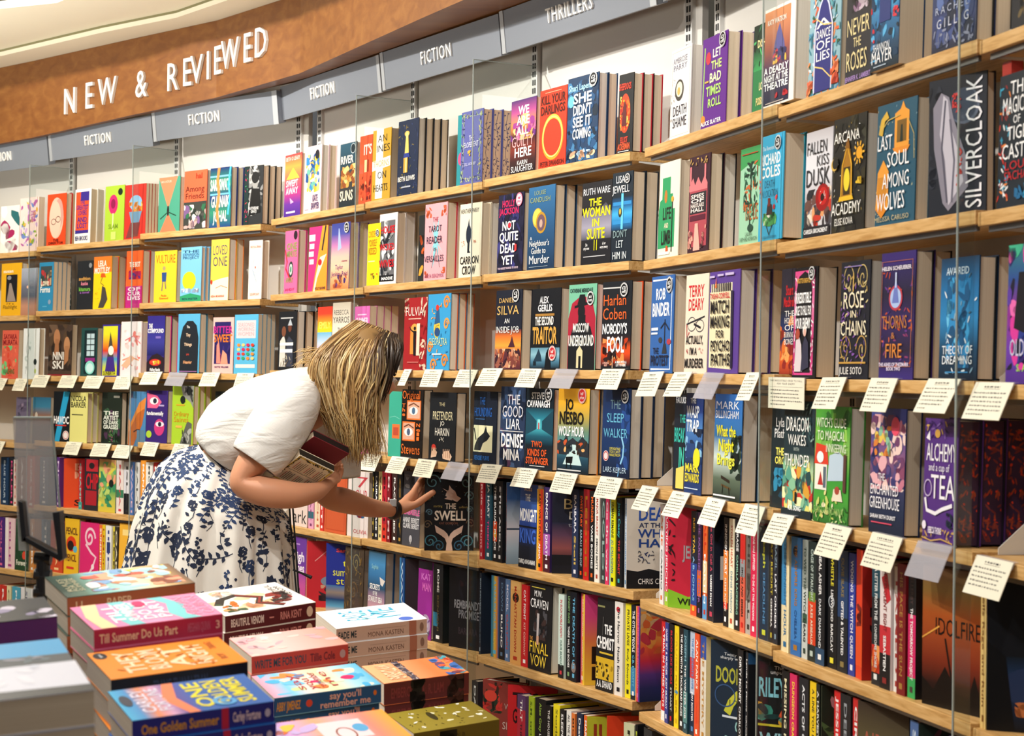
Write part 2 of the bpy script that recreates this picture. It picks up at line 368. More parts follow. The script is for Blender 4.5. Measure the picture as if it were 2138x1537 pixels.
class Canvas:
    def __init__(s, mp, asp): s.mp = mp; s.asp = asp; s.v = []; s.f = []; s.c = []; s.k = 1
    def poly(s, pts, cols, faces=None):
        o = len(s.v)
        for x, y in pts: s.v.append(s.mp(min(1, max(0, x)), min(1, max(0, y)), s.k * EPS))
        s.c += cols
        if faces is None: s.f.append(tuple(range(o, o + len(pts))))
        else: s.f += [tuple(i + o for i in q) for q in faces]
    def draw(s, arts):
        for a in arts:
            k = a[0]
            if k == 'P': s.poly(a[1], [srgb(a[2])] * len(a[1]))
            elif k == 'L':
                pts, w, c = a[1:]; col = srgb(c); wy = w * s.asp
                V_, F_ = [], []
                for i, p in enumerate(pts):
                    q0 = pts[max(i - 1, 0)]; q1 = pts[min(i + 1, len(pts) - 1)]
                    if i == 0 and pts[0] == pts[-1]: q0 = pts[-2]
                    if i == len(pts) - 1 and pts[0] == pts[-1]: q1 = pts[1]
                    dx, dy = q1[0] - q0[0], (q1[1] - q0[1]) / s.asp; l = math.hypot(dx, dy) or 1
                    nx, ny = -dy / l * w / 2, dx / l * wy / 2
                    V_ += [(p[0] + nx, p[1] + ny), (p[0] - nx, p[1] - ny)]
                    if i: F_.append((2*i - 2, 2*i - 1, 2*i + 1, 2*i))
                s.poly(V_, [col] * len(V_), F_)
            elif k == 'G':
                y0, y1, cs, x0, x1 = a[1:]; n = len(cs); V_, C_, F_ = [], [], []
                for i, c in enumerate(cs):
                    y = y0 + (y1 - y0) * i / (n - 1); V_ += [(x0, y), (x1, y)]; C_ += [srgb(c)] * 2
                    if i: F_.append((2*i - 2, 2*i - 1, 2*i + 1, 2*i))
                s.poly(V_, C_, F_)
            elif k in 'BV':
                sd, x0, y0, x1, y1, n, size, cs = a[1:]; rg = random.Random(sd)
                for i in range(n):
                    cx, cy = rg.uniform(x0, x1), rg.uniform(y0, y1); c = srgb(rg.choice(cs)); an = rg.uniform(0, 6.28)
                    if k == 'B': rx, ry, m = size * rg.uniform(.5, 1.4), size * rg.uniform(.3, .9), 9
                    else: rx, ry, m = size * rg.uniform(.7, 1.3), size * .3, 6
                    pts = []
                    for j in range(m):
                        t = 6.2832 * j / m; r_ = rg.uniform(.75, 1.2) if k == 'B' else 1
                        px, py = rx * r_ * math.cos(t), ry * r_ * math.sin(t)
                        pts.append((min(x1, max(x0, cx + px * math.cos(an) - py * math.sin(an))), min(y1, max(y0, cy + (px * math.sin(an) + py * math.cos(an)) * s.asp))))
                    s.poly(pts, [c] * m); 
                    if i % 12 == 11: s.k += 1
            elif k in 'TJ':
                txt, x0, y0, x1, y1, c, wt = a[1:]; col = srgb(c)
                lines = txt.split('|'); n = len(lines); H = (y1 - y0) / (n + .22 * (n - 1))
                data = [text2d(l, wt) for l in lines]; mw = max(d[2] for d in data) or 1
                for i, (v, f, w) in enumerate(data):
                    if not v: continue
                    sx = (x1 - x0) / (w if k == 'J' else mw); by = y1 - H - i * H * 1.22; ox = (x0 + x1) / 2 - w * sx / 2
                    s.poly([(ox + px * sx, by + py * H) for px, py in v], [col] * len(v), f)
            elif k == 'K':
                txt, x0, y0, x1, y1, c, wt = a[1:]; v, f, w = text2d(txt, wt); col = srgb(c)
                s.poly([(x1 - py * (x1 - x0), y0 + px / w * (y1 - y0)) for px, py in v], [col] * len(v), f)
            s.k += 1
NBOOK = [0]
LABELS = {}
def numword(n): return ['', 'first', 'second', 'third', 'fourth', 'fifth', 'sixth', 'seventh', 'eighth', 'ninth', 'tenth'][n]
def book(M, w, t, h, kind, col, label, group, front=(), spine=(), scol=None, bcol=None, pages=None, sticker=None, backart=(), fore=None):
    """spine along z at x=0, front cover on the -y side"""
    hb = kind == 'hb'; tb = .0024 if hb else .0009; oh = .003 if hb else .0004
    LABELS.setdefault(label, 0); LABELS[label] += 1
    root = thing('hardback_book' if hb else 'paperback_book', label, 'book', M, group)
    cf = srgb(col); cs = srgb(scol or col); cb = srgb(bcol or col)
    vs, fs, cc = [], [], []
    def bx(a, b_, c):
        o = len(vs); (x0, y0, z0), (x1, y1, z1) = a, b_
        vs.extend([(x0,y0,z0),(x1,y0,z0),(x1,y1,z0),(x0,y1,z0),(x0,y0,z1),(x1,y0,z1),(x1,y1,z1),(x0,y1,z1)])
        fs.extend([tuple(i + o for i in q) for q in ((3,2,1,0),(4,5,6,7),(0,1,5,4),(1,2,6,5),(2,3,7,6),(3,0,4,7))]); cc.extend([c] * 8)
    bx((0, 0, 0), (w, tb, h), cf); bx((0, t - tb, 0), (w, t, h), cb); bx((0, tb, 0), (tb, t - tb, h), cs)
    for arts, mp, asp in ((front, lambda x, y, e: (x * w, -e, y * h), w / h), (spine, lambda x, y, e: (-e, t * (1 - y), h * (1 - x)), h / t), (backart, lambda x, y, e: ((1 - x) * w, t + e, y * h), w / h)):
        if arts:
            cv = Canvas(mp, asp); cv.draw(arts); o = len(vs)
            vs.extend(cv.v); fs.extend([tuple(i + o for i in q) for q in cv.f]); cc.extend(cv.c)
    mesh_obj('cover', vs, fs, M_PRINT, root, cols=cc)
    m = MB(); m.box((tb, tb, oh), (w - oh, t - tb, h - oh)); m.build('page_block', pages or (M_PAGE if not (hb and NBOOK[0] % 5 == 0) else M_PAGEW), root)
    if fore:
        cv = Canvas(lambda x, y, e: (w - oh + e, tb + (t - 2 * tb) * x, oh + (h - 2 * oh) * y), t / h); cv.draw(fore)
        mesh_obj('patterned_edge', cv.v, cv.f, M_PRINT, root, cols=cv.c)
    if sticker:
        sx, sy, sc, tc_ = sticker[0], sticker[1], sticker[2], sticker[3]; txt = sticker[4] if len(sticker) > 4 else '£3|off'
        cv = Canvas(lambda x, y, e: (x * w, -.0035 * 0 - .0030 - e, y * h), w / h)
        rx = .13; ry = rx * w / h
        cv.draw([E(sx, sy, rx, ry, tc_, 24), E(sx, sy, rx * .94, ry * .94, sc, 24), O(sx, sy, rx * .84, ry * .84, .012, tc_), T(txt, sx - rx * .5, sy - ry * .45, sx + rx * .5, sy + ry * .45, tc_)])
        mesh_obj('price_sticker', cv.v, cv.f, M_PRINT, root, cols=cv.c)
    NBOOK[0] += 1
    return root
def short(look, n): return ' '.join(look.split()[:n])
def lab(*parts):
    s = ' '.join(' '.join(parts).split()); w = s.split()
    if len(w) > 16 and ',' in s: s = s.rsplit(',', 1)[0]; w = s.split()
    return s if len(w) <= 16 else ' '.join(w[:16])
LEAN = math.radians(1.3)
def place(b, u, q, z, yaw=0, lean=0):
    M = b.M @ Matrix.Translation((u, q, z)) @ Matrix.Rotation(math.radians(yaw), 4, 'Z')
    return M @ Matrix.Rotation(-lean, 4, 'X') if lean else M
HERE = {'A0': 'far left', 'A1': 'far left', 'A2': 'left', 'B1': 'centre left', 'B2': 'centre', 'B3': 'centre', 'C1': 'centre right', 'C2': 'right', 'C3': 'far right'}
def Fo(row, x0, x1, yt, n, col, look, art, t=.03, kind='hb', ec=None, spn=None, pages=None, st=None, q0=.008, bay=None, dark=None, fore=None):
    """a face-out pile: front copy with its art, n - 1 copies behind it"""
    if row > 4 and q0 == .008: q0 = .012
    b = next(x for x in BAY if x.n == bay) if bay else bay_at(x0 + 5, yt + 80, q0)
    u0, z = on_bay(b, x0, yt + 70, q0); u1, _ = on_bay(b, x1, yt + 70, q0); _, zt = on_bay(b, (x0 + x1) / 2, yt, q0)
    zs = zshelf(row); h = min(.25, max(.15, zt - zs)); w = min(.19, max(.07, u1 - u0))
    u0 = max(u0, .0045); w = min(w, b.L - .006 - u0) if u0 + w > b.L - .006 and b.n in ('A2', 'B3') else w
    n = min(n, int(.178 / (t + .0015)))
    for k in range(n):
        lb = lab(look + ',', ORD[row], 'shelf') if k == 0 else lab(numword(k + 1), 'copy behind the', look + ',', ORD[row], 'shelf')
        book(place(b, u0, q0 + k * (t + .0012), zs + .0003 + (k + 1) * t * math.sin(LEAN), 0, LEAN), w, t, h, kind, col if k == 0 else (dark or col), lb, f'books shown face out on the {ORD[row]} shelf',
             art if k == 0 else (), spn or (), ec, ec, pages, st if k == 0 else None, (), fore)
CN = {'black': '17171b', 'dark blue': '1c2747', 'blue': '2f6fc0', 'light blue': '7db8dd', 'teal': '2f7f86', 'green': '3a7a3c', 'lime': 'c3d93a', 'yellow': 'f2d21f', 'orange': 'e07a2a', 'red': 'c8202a', 'dark red': '6e1a1e', 'pink': 'e0357f', 'pale pink': 'eec6cc', 'purple': '6b3f8f', 'white': 'eeeeea', 'cream': 'e9dcb8', 'grey': '8a8a8a', 'brown': '6e4a2c', 'coral': 'e8705c', 'tan': 'd8a860', 'dark purple': '3a2348', 'mint': 'cfe6dc', 'dark green': '1f3a2a', 'gold': 'b8923a', 'dark grey': '3c3f45'}
def cname(h):
    c = srgb(h); c = [x ** .45 for x in c]
    return min(CN, key=lambda k: sum((a - b_ ** .45) ** 2 for a, b_ in zip(c, srgb(CN[k]))))
PREV = {}
def spine_art(txt, tc, tc2=None, th=.02):
    tk = min(1.0, .024 / th)
    segs = txt.split('|'); tot = sum(len(s) + 2 for s in segs); a = .05; out = []
    for i, s in enumerate(segs):
        ln = .83 * (len(s) + 2) / tot; hh = (.30 if len(segs) > 1 and i else .36) * tk
        if s: out.append(T(s, a + .01, .5 - hh / 2 - .04, a + ln - .02, .5 + hh / 2 + .02, tc2 if (i and tc2) else tc))
        a += ln
    out.append(R(.91, .32, .955, .68, tc))
    return out
def So(row, x0, x1, yt, col, txt='', tc='fff', tc2=None, art=(), q=None, kind=None, w=None, bay=None):
    """a book standing spine out"""
    rg = random.Random(int(x0 * 7 + row)); jit = rg.uniform(0, .006) if q is None else 0; q = .012 if q is None else q
    b = next(x for x in BAY if x.n == bay) if bay else bay_at(x0 + 2, min(yt + 60, 1500), q)
    py = min(yt + 60, 1500)
    u0, _ = on_bay(b, x0, py, q); u1, _ = on_bay(b, x1, py, q); _, zt = on_bay(b, (x0 + x1) / 2, yt, q)
    zs = zshelf(row); h = min(.25, max(.17, zt - zs)); t = max(.007, u1 - u0 - .0006)
    cn, tn = cname(col), cname(tc); pv = PREV.get(row)
    lb = f'{cn} spine, {tn} lettering' + (f', right of a {pv} one' if pv else ', first in its row') + f', {ORD[row]} shelf {HERE[b.n]}'
    u1 = min(u1, b.L + (.04 if b.n == 'B3' and row > 4 else -.003)); u0 = max(u0, .004); t = u1 - u0 - .0006
    if t < .0045: return
    PREV[row] = cn
    w = w or rg.uniform(.128, .156)
    M = b.M @ Matrix.Translation((u1 - .0003, q + jit, zs + .0003)) @ Matrix.Rotation(math.pi / 2, 4, 'Z')
    # local x -> inward, local -y -> along the shelf to the right
    M = M @ Matrix.Identity(4)
    PENDING.append((row, lb, (M, min(w, .172), t, h, kind or ('hb' if t > .026 else 'pb'), col), [R(0, 0, 1, 1, col)] * 0 + list(art) + (spine_art(txt, tc, tc2, t) if txt else [])))
PENDING = []
def flush():
    cnt = {}
    for row, lb, a, sp in PENDING: cnt[lb] = cnt.get(lb, 0) + 1
    seen = {}
    for row, lb, a, sp in PENDING:
        l2 = lb
        if cnt[lb] > 1:
            seen[lb] = seen.get(lb, 0) + 1; l2 = numword(seen[lb]) + ' ' + lb
        M, w, t, h, kind, col = a
        book(M, w, t, h, kind, col, lab(l2), f'books standing spine out on the {ORD[row]} shelf', (), sp)
    PENDING.clear()
def Ca(row, xs, x0, x1, yt, col, look, art, sptxt='', tc='fff', scol=None, sart=(), w=.152, t=None, q=.012, kind='hb', bay=None, yaw=None):
    """a book turned so that its spine (left) and front cover both show"""
    py = min(yt + 60, 1500); b = next(x for x in BAY if x.n == bay) if bay else bay_at(xs + 3, py, q)
    us, _ = on_bay(b, xs, py, q); u0, _ = on_bay(b, x0, py, q); u1, _ = on_bay(b, x1, py, q); _, zt = on_bay(b, x0, yt, q)
    zs = zshelf(row); h = min(.25, max(.17, zt - zs)); u1 = min(u1, b.L + (.04 if b.n == 'B3' and row > 4 else -.004)) if b.n in ('A2', 'B3') else u1; us = max(us, .004); u0 = max(u0, us + (t or .002)); gap = max(.006, min(u1 - u0 - .006, .15))
    yaw = math.acos(min(.98, gap / w)) if yaw is None else math.radians(yaw); sp = max(.004, u0 - us)
    t = t or max(.008, min(.05, (sp - .0006) / max(.25, math.sin(yaw))))
    M = b.M @ Matrix.Translation((u0, q, zs + .0003)) @ Matrix.Rotation(yaw, 4, 'Z')
    PREV[row] = cname(col)
    book(M, w, t, h, kind, col, lab(look + ',', ORD[row], 'shelf'), f'books standing spine out on the {ORD[row]} shelf', art, list(sart) + (spine_art(sptxt, tc, None, t) if sptxt else []), scol)
BLK = ('111318', 'fff'); WHT = ('f4f0ea', '222')
ST = lambda x=.8, y=.9, *a: (x, y, '0c0d12', 'f4f4f4') + a
# ================================================================ top shelf, face out
Fo(1, 0, 39, 430, 1, 'f0ebe2', 'white paperback strewn with pale discs and magenta petals', [B(3, 0, 0, 1, 1, 9, .3, 'fbf8f2', 'f6f1ea', 'a8285c', '2f6a6c', 'fbf8f2')], kind='pb')
Fo(1, 40, 79, 413, 1, 'efd3cc', 'pale pink paperback crowded with coloured flowers', [B(4, .05, .1, .95, .95, 60, .09, '8fa83c', '6d88c8', 'c8a8d0', 'f4dcd6', 'e3b04c', 'f0d4ce', 'b060a0'), J('LOSS|LIES', .5, .55, .85, .75, 'b24a9c')], kind='pb')
Fo(1, 97, 136, 405, 2, 'e8481f', 'orange book with a bald egg-shaped head in spectacles', [E(.5, .53, .38, .40, 'e9b8a2'), E(.62, .6, .24, .3, 'c9968a'), E(.45, .5, .3, .36, 'edc0aa'), O(.36, .46, .12, .055, .02, '402a20'), O(.6, .5, .12, .055, .02, '402a20'), L([(.46, .48), (.5, .485)], .02, '402a20'), T('THE|DIRECTOR', .12, .02, .9, .12, '3a0d0a')], ec='a5202a')
Fo(1, 155, 188, 395, 2, 'f2efe8', 'white book with orange and purple poster lettering', [R(.05, .18, .88, .95, 'e2502a'), R(.35, .78, .88, .95, '3a2c86'), R(.05, .18, .88, .24, '3a2c86'), T('THE|GREATEST|LOVERS', .1, .52, .85, .8, '4a2c80'), T('AND|LOST', .15, .28, .8, .48, '3a2c86'), T('BEN BROOKS', .06, .05, .85, .13, '30306a')], t=.034)
Fo(1, 218, 258, 388, 1, 'a9c93a', 'lime green book with a pink lollipop', [E(.42, .66, .24, .18, 'd02a6c'), E(.42, .67, .12, .09, '8e1a4a'), R(.4, .2, .45, .5, 'e8f0b8'), E(.78, .88, .12, .065, '1e2a20'), T('SLAM', .2, .22, .7, .3, '7a9a2a'), R(.35, .02, .6, .16, 'c8e070')], t=.035)
Fo(1, 259, 303, 385, 4, 'c8342a', 'red book with a sundae cup', [E(.52, .66, .3, .14, '86b4d8'), B(8, .2, .45, .85, .68, 16, .1, 'e0943a', 'f0b860', 'd87a2a'), P([(.22, .5), (.82, .5), (.7, .3), (.34, .3)], '6c94b4'), P([(.3, .3), (.75, .3), (.65, .05), (.1, .02)], '7a3a3a')], t=.014, ec='c8342a', kind='pb')
Fo(1, 330, 374, 370, 1, '4a9a80', 'green book with orange hourglass butterfly wings', [P([(0, 1), (.88, 1), (.46, .42)], 'ee8660'), P([(.1, 0), (.86, 0), (.46, .34)], 'ee7a55'), E(.46, .38, .05, .1, '2a2020'), L([(.1, .24), (.46, .36), (.85, .28)], .03, '23402f'), T('AN HOUR', .1, .9, .6, .94, 'f8c8b0')], t=.034)
Fo(1, 383, 430, 356, 1, 'ee6440', 'orange-topped book with a photographed crowd below', [R(0, 0, 1, .47, '3a3d38'), B(12, .02, .02, .98, .42, 40, .12, '4a4c46', 'c9a6a0', '7a5a8a', 'd8d0cc', '2f6a48', '29332d', 'e7e1dc'), T('Among|Friends', .06, .52, .9, .74, '402018', 0), T('hal', .5, .86, .8, .95, 'a83a20')], t=.034)
Fo(1, 437, 481, 350, 3, '24417c', 'blue and green striped book with an orange ribbon', [G(0, 1, '1f3f7c', '2f8a6a', '24346f', '2f8a6a', '1c2c6a'), R(0, .84, .98, .87, '7ab0dc'), J('SARASWATI', .02, .62, .95, .8, 'f4f4ee'), R(.02, .54, .98, .57, '6fb4da'), J('GURNAIK', .08, .34, .92, .52, 'eeeee6'), J('JOHAL', .2, .1, .85, .27, 'f2f2ea'), L([(.42, 1), (.36, .8), (.44, .55), (.36, .3), (.46, 0)], .12, 'e88a4a'), L([(.97, 1), (.88, .7), (.98, .5), (.88, .2)], .1, '49b0d0')], ec='1f2f70')
Fo(1, 509, 556, 346, 3, '2a2c2e', 'black and white photograph book with red letters up its edge', [B(5, .2, .15, 1, 1, 46, .14, 'd8d8d6', '2a2a2a', '8a8a8a', 'b8b8b6', '4a4a4a'), E(.58, .72, .16, .13, '9a9a98'), E(.58, .8, .2, .1, '1d1d1d'), P([(.25, .15), (.9, .2), (.85, .6), (.4, .62)], '161616'), R(0, 0, .24, 1, '1a2e2e'), V(6, .04, .05, .2, .95, 16, .05, 'd03a4a', '3aa060', 'c02a5a'), T('KATHERINE|GRACE', .3, .2, .8, .3, 'ddd')], ec='15161a')
Fo(1, 593, 627, 322, 1, 'd8405a', 'sunset pink to purple book with a yellow sun', [G(0, 1, '4a2a8c', '6a349a', 'c03a7a', 'e8605a', 'f2a04a', 'd8404a'), P([(.1, .6), (.5, .78), (.9, .6)], 'f6e04a'), T('BETH O LEARY', .05, .9, .9, .96, 'f8d0c8'), J('SWEPT|AWAY', .1, .36, .82, .58, 'fbe6f4'), P([(.35, .3), (.6, .22), (.4, .2)], 'd8a8d8'), R(.15, .05, .7, .08, 'e8d8f0')], t=.033)
Fo(1, 634, 669, 305, 2, 'e8ccd0', 'pale pink book with a bright painted seascape', [B(7, .1, .3, .9, .88, 60, .12, '3a86c4', '2a6aa8', 'e8c23a', '6ab0a0', 'f0d87a', '1f4f90', 'e0a83a'), E(.75, .86, .12, .07, '22242c'), T('KATE|SAWYER', .45, .05, .92, .26, '4a3a6a'), R(.1, .05, .3, .06, 'b09aa8')])
Fo(1, 708, 742, 299, 1, '274a58', 'dark teal book with an orange glowing cloud', [G(0, 1, '1c2a30', '3a3a3a', '243f4c', '2c5468'), B(9, .08, .3, .95, .66, 40, .14, 'e0a050', 'c87a34', 'f0c880', '8a4a24'), J('RIVER', .05, .68, .82, .8, 'e6e2d8'), J('SUNS', .05, .1, .85, .25, 'e8dcc0'), E(.8, .9, .14, .075, '1c2c34'), O(.8, .9, .14, .075, .02, 'b8c4c8')], t=.034, st=None)
Fo(1, 749, 775, 283, 1, 'dd5230', 'narrow orange red book with vertical stripes', [T('IT\'S', .3, .72, .95, .86, 'f4e8d8'), R(.4, .46, .6, .64, 'f0c090'), L([(.7, .46), (.7, .64)], .08, '7a2a1c'), B(2, .15, .05, .95, .4, 24, .1, '8a2a20', 'c83a24', 'e88a5a', '6a1c1a')], kind='pb', t=.022)
Fo(1, 776, 814, 270, 1, 'c49a34', 'mustard book with a white cross of lettering', [R(.2, .02, .58, 1, 'fbfaf6'), P([(0, .42), (.98, .46), (.98, .6), (0, .56)], 'f4f0e8'), T('AN', .28, .82, .8, .92, '3a3020', 0), T('INES', .2, .68, .95, .78, '3a3020', 0), T('THORNS', .05, .47, .92, .56, 'c9a85a', 0), T('ON', .3, .3, .8, .4, '3a3020', 0), T('HEARTS', .1, .12, .88, .22, '3a3020', 0)], kind='hb', t=.034)
Fo(1, 829, 871, 250, 4, '1f2a44', 'navy book with a gold statuette', [V(14, 0, 0, 1, 1, 60, .05, '34406a', '5a5a40', '7a6a34', '2a3658'), E(.45, .82, .12, .035, 'd8b45a'), P([(.36, .56), (.56, .56), (.52, .78), (.4, .78)], 'e8c46a'), E(.46, .8, .07, .045, 'e8cc80'), P([(.3, .5), (.62, .5), (.56, .56), (.34, .56)], '2e3f8a'), R(.32, .3, .52, .5, 'd0a040'), R(.42, .3, .47, .5, 'f4e0a0'), J('BETH LEWIS', .06, .19, .9, .25, 'eeeae0'), R(.25, .1, .7, .12, 'a8acb8')], ec='2a2618', t=.027)
Fo(1, 953, 961, 241, 1, '2a8a94', 'sliver of a teal book half hidden at the left of the periwinkle one', [E(.5, .4, .4, .1, 'd84a7a')], kind='pb', t=.02, q0=.05)
Fo(1, 961, 1006, 231, 3, '5a5f9e', 'periwinkle blue book with a garland border', [frame(.12, .02, 'a8b48a'), V(21, .03, .03, .97, .1, 26, .05, '9ab08a', 'c0b878', '3a4070'), V(22, .03, .9, .97, .97, 26, .05, '9ab08a', '343a6a', 'c0b878'), V(23, .82, .03, .97, .97, 30, .05, '9ab08a', '343a6a', 'c0b878'), V(24, .03, .03, .16, .97, 30, .05, '9ab08a', '343a6a'), T('THE|ELOPEMENT', .16, .5, .84, .66, 'dcdcec', 0), B(25, .35, .38, .55, .46, 5, .06, 'e8b84a'), T('GILL HORNBY', .2, .25, .75, .29, 'c8c8e0', 0)], t=.034, ec='4a5094', fore=[R(0, 0, 1, 1, 'c9ab92'), L([(.35, .02), (.65, .2), (.35, .4), (.65, .6), (.35, .8), (.6, .97)], .05, '2a2f5a'), V(26, .1, .03, .9, .97, 44, .13, '2a2f5a', '3a3f74')])
Fo(1, 1065, 1117, 207, 1, '2a1c38', 'purple and orange sunset book with white stacked capitals', [G(0, 1, '1a1216', '3a1a1c', '7a2c20', '2a1420', 'e08a4a', 'b04a8a', '4a2c6a'), B(31, 0, .45, 1, .8, 30, .12, '9a3a8a', 'e8a85a', 'c8689a', '6a2c7a', 'f0c07a'), J('WE', .3, .8, .72, .91, 'fff'), J('ARE', .25, .66, .75, .77, 'fff'), J('ALL', .25, .52, .72, .63, 'fdeee0'), J('GUILTY', .06, .36, .94, .5, 'f0a8a8', 0), J('HERE', .18, .22, .86, .34, 'fff'), J('KARIN', .3, .11, .72, .17, 'eee', 0), J('SLAUGHTER', .06, .02, .94, .1, 'eee', 0)], t=.034)
Fo(1, 1125, 1181, 184, 1, 'd93a20', 'bright red book with a big gold ring', [E(.5, .38, .4, .29, 'd8a02a', 30), E(.5, .4, .38, .27, 'f2c84a', 30), E(.5, .38, .33, .235, 'd93a20', 30), O(.5, .385, .36, .255, .02, 'f8e08a'), J('KILL YOUR|DARLINGS', .04, .68, .94, .92, '3a1410'), J('PETER SWANSON', .06, .02, .95, .08, '5a1812'), R(.2, .95, .8, .96, 'f0a080')], t=.033)
Fo(1, 1183, 1247, 158, 2, '1d3a5c', 'dark blue book of lit windows with white capitals', [B(33, 0, 0, 1, .95, 70, .12, '16304e', '2a5a8a', '1a4470', '3f7aa8', '122438', '24507c'), B(34, .05, .02, .95, .14, 14, .08, 'e8c8a0', 'c89a7a', 'b8d8f0', '3a3038'), T('Shari Lapena', .04, .84, .8, .91, 'a8dcf4'), E(.13, .72, .1, .07, '6ab8cc'), J('SHE|DIDN\'T|SEE IT|COMING', .2, .27, .8, .8, 'fff')], st=ST(.84, .93))
Fo(1, 1290, 1337, 152, 3, '16181c', 'black book with a flaming oval and a crouching figure', [E(.45, .5, .36, .25, 'd8401c', 26), B(35, .12, .28, .78, .72, 44, .09, 'f0a02a', 'e8501c', 'a8201a', 'f8d05a', '6a141a', 'e06a20'), P([(.25, .34), (.6, .34), (.55, .6), (.42, .66), (.32, .58)], '5a1a20'), J('SHEEPDOGS', .03, .8, .85, .88, 'e0402a'), J('ELLIOT', .2, .13, .7, .2, 'e0402a'), J('ACKERMAN', .03, .04, .86, .12, 'e85a30'), R(.05, .015, .8, .025, 'ccc')], ec='a8182a')
Fo(1, 1399, 1440, 100, 1, 'ece8e6', 'white book with a heart-shaped watch and purple edges', [frame(.05, .01, 'b8a070'), J('AMBROSE|PARRY', .1, .76, .8, .9, '6a6a80', 0), E(.44, .53, .22, .12, '4a4640', 24), E(.44, .54, .16, .085, 'efe6cc', 24), E(.42, .52, .07, .045, 'd8b060'), J('DEATH|SHAME', .14, .12, .84, .36, '30303c', 0), T('OF', .03, .2, .12, .23, '555', 0), V(41, .05, .4, .25, .7, 12, .03, 'c8c0b0', 'b8b0a0')], t=.047, ec='55398e')
Fo(1, 1464, 1515, 74, 3, '63288c', 'purple book with pale green capitals and a spoon', [L([(.04, .08), (.1, .9)], .05, '98c070'), E(.08, .1, .1, .05, 'd88a3a'), E(.25, .77, .1, .07, 'c83a4a'), J('LET', .42, .76, .78, .85, 'f0f4e0'), J('THE', .38, .63, .8, .72, 'cfe88a'), J('BAD', .32, .49, .8, .59, 'e4f0c0'), J('TIMES', .2, .35, .8, .45, 'b8e07a'), J('ROLL', .28, .22, .82, .31, 'b8e07a'), J('ALICE SLATER', .02, .03, .84, .075, 'fff'), R(.14, .5, .3, .52, 'd8b050')], t=.034, st=ST(.84, .92), ec='3a1c5c')
Fo(1, 1571, 1594, 52, 1, '2c7a48', 'narrow green book with gold lettering half hidden', [G(.5, 1, '3a9a58', '1d3a2c', '1a2a22'), V(44, 0, .5, 1, 1, 20, .15, '2a6a44', '4ab068', '16241c'), T('DISH', .3, .75, .95, .83, 'f0e0a0'), T('LOVE', .5, .28, 1, .36, 'f4e4a8'), T('POISON', .3, .12, 1, .2, 'f0d890')], kind='pb', t=.02, q0=.04)
Fo(1, 1594, 1657, 10, 2, 'efe6dc', 'cream-edged book with a theatre under an orange sky', [Gx(.0, .85, .02, .97, '1f2440', '38304c', '5a3c58', 'a05a4a', 'c07a58', 'd88a5a'), P([(.3, .5), (.7, .5), (.66, .62), (.56, .74), (.5, .82), (.42, .74), (.34, .62)], '5a5a94'), R(.32, .44, .7, .56, '40406e'), B(45, .3, .42, .75, .58, 16, .06, 'e8b84a', 'c83a4a', '30305a'), T('KATY WATSON', .1, .83, .72, .88, 'f0ece0'), J('A DEADLY|NIGHT AT THE|THEATRE', .03, .17, .82, .4, 'fff'), B(46, .4, .07, .85, .13, 5, .06, 'b82a34'), R(.1, .03, .7, .04, 'c8b8b0')], t=.045, ec='e4dcd4')
Fo(1, 1688, 1753, -36, 1, '8ab0bc', 'tall book with a blue arched window wreathed in roses', [V(51, 0, 0, 1, 1, 150, .08, '3a7a8a', '5aa0a8', '2a5a44', 'e8905a', '4a8ab0', 'cfe0e4', 'd8603a'), P([(.24, .02), (.74, .02), (.76, .6), (.62, .8), (.5, .9), (.36, .8), (.22, .6)], '2c2f78'), L([(.22, .02), (.22, .6), (.36, .8), (.5, .9), (.64, .8), (.77, .6), (.77, .02)], .04, 'cfd4ea'), E(.5, .94, .24, .07, '3a4488'), J('A|DANCE|OF|LIES', .26, .3, .72, .68, 'fff', 0), L([(.24, .7), (.5, .62), (.76, .6)], .02, 'e8c87a'), L([(.24, .26), (.5, .22), (.76, .12)], .02, 'e8c87a'), B(52, .75, .05, 1, .24, 7, .13, 'e0653a', 'e88a5a', 'c84a3a'), B(53, 0, 0, .2, .14, 5, .13, 'e8905a', 'd86a4a')], t=.035)
Fo(1, 1765, 1820, -48, 1, '2c2c34', 'dark book with a pale ghostly profile and gold lettering', [B(54, .2, .68, .9, 1, 30, .13, '5a3a58', '8a6a86', 'c8b8c4', '3a2c3c', '1d1d22'), E(.62, .85, .22, .12, 'b0a0ac'), J('NEVER', .04, .46, .9, .62, 'ecd9a0', 0), J('THE', .3, .34, .6, .43, 'ecd9a0', 0), J('ROSES', .04, .12, .84, .3, 'ecd9a0', 0), J('JENNIFER K. LAMBERT', .03, .02, .98, .065, 'a88ac8')], t=.034)
Fo(1, 1818, 1876, -52, 2, '1f4c78', 'blue book with a forest castle and red flowers', [G(0, 1, '10202c', '1d4464', '2a6a9a', '4aa0d0', '2a5a86'), B(56, 0, .1, 1, 1, 50, .1, '163a5a', '2f7ab0', '1d4a70', '0f2a40', '5ab0e0'), P([(.3, .5), (.7, .5), (.7, .75), (.6, .92), (.5, .8), (.4, .94), (.3, .75)], '2c3a78'), B(57, 0, .3, .2, .9, 6, .07, 'c8283a'), B(58, .78, .5, 1, .95, 6, .07, 'd83a4a'), J('SHANNON', .1, .2, .7, .28, 'f0f4f8', 0), J('MAYER', .06, .07, .8, .2, 'fff', 0), R(.15, .03, .6, .04, 'bcd')], t=.05, q0=-.012, kind='pb')
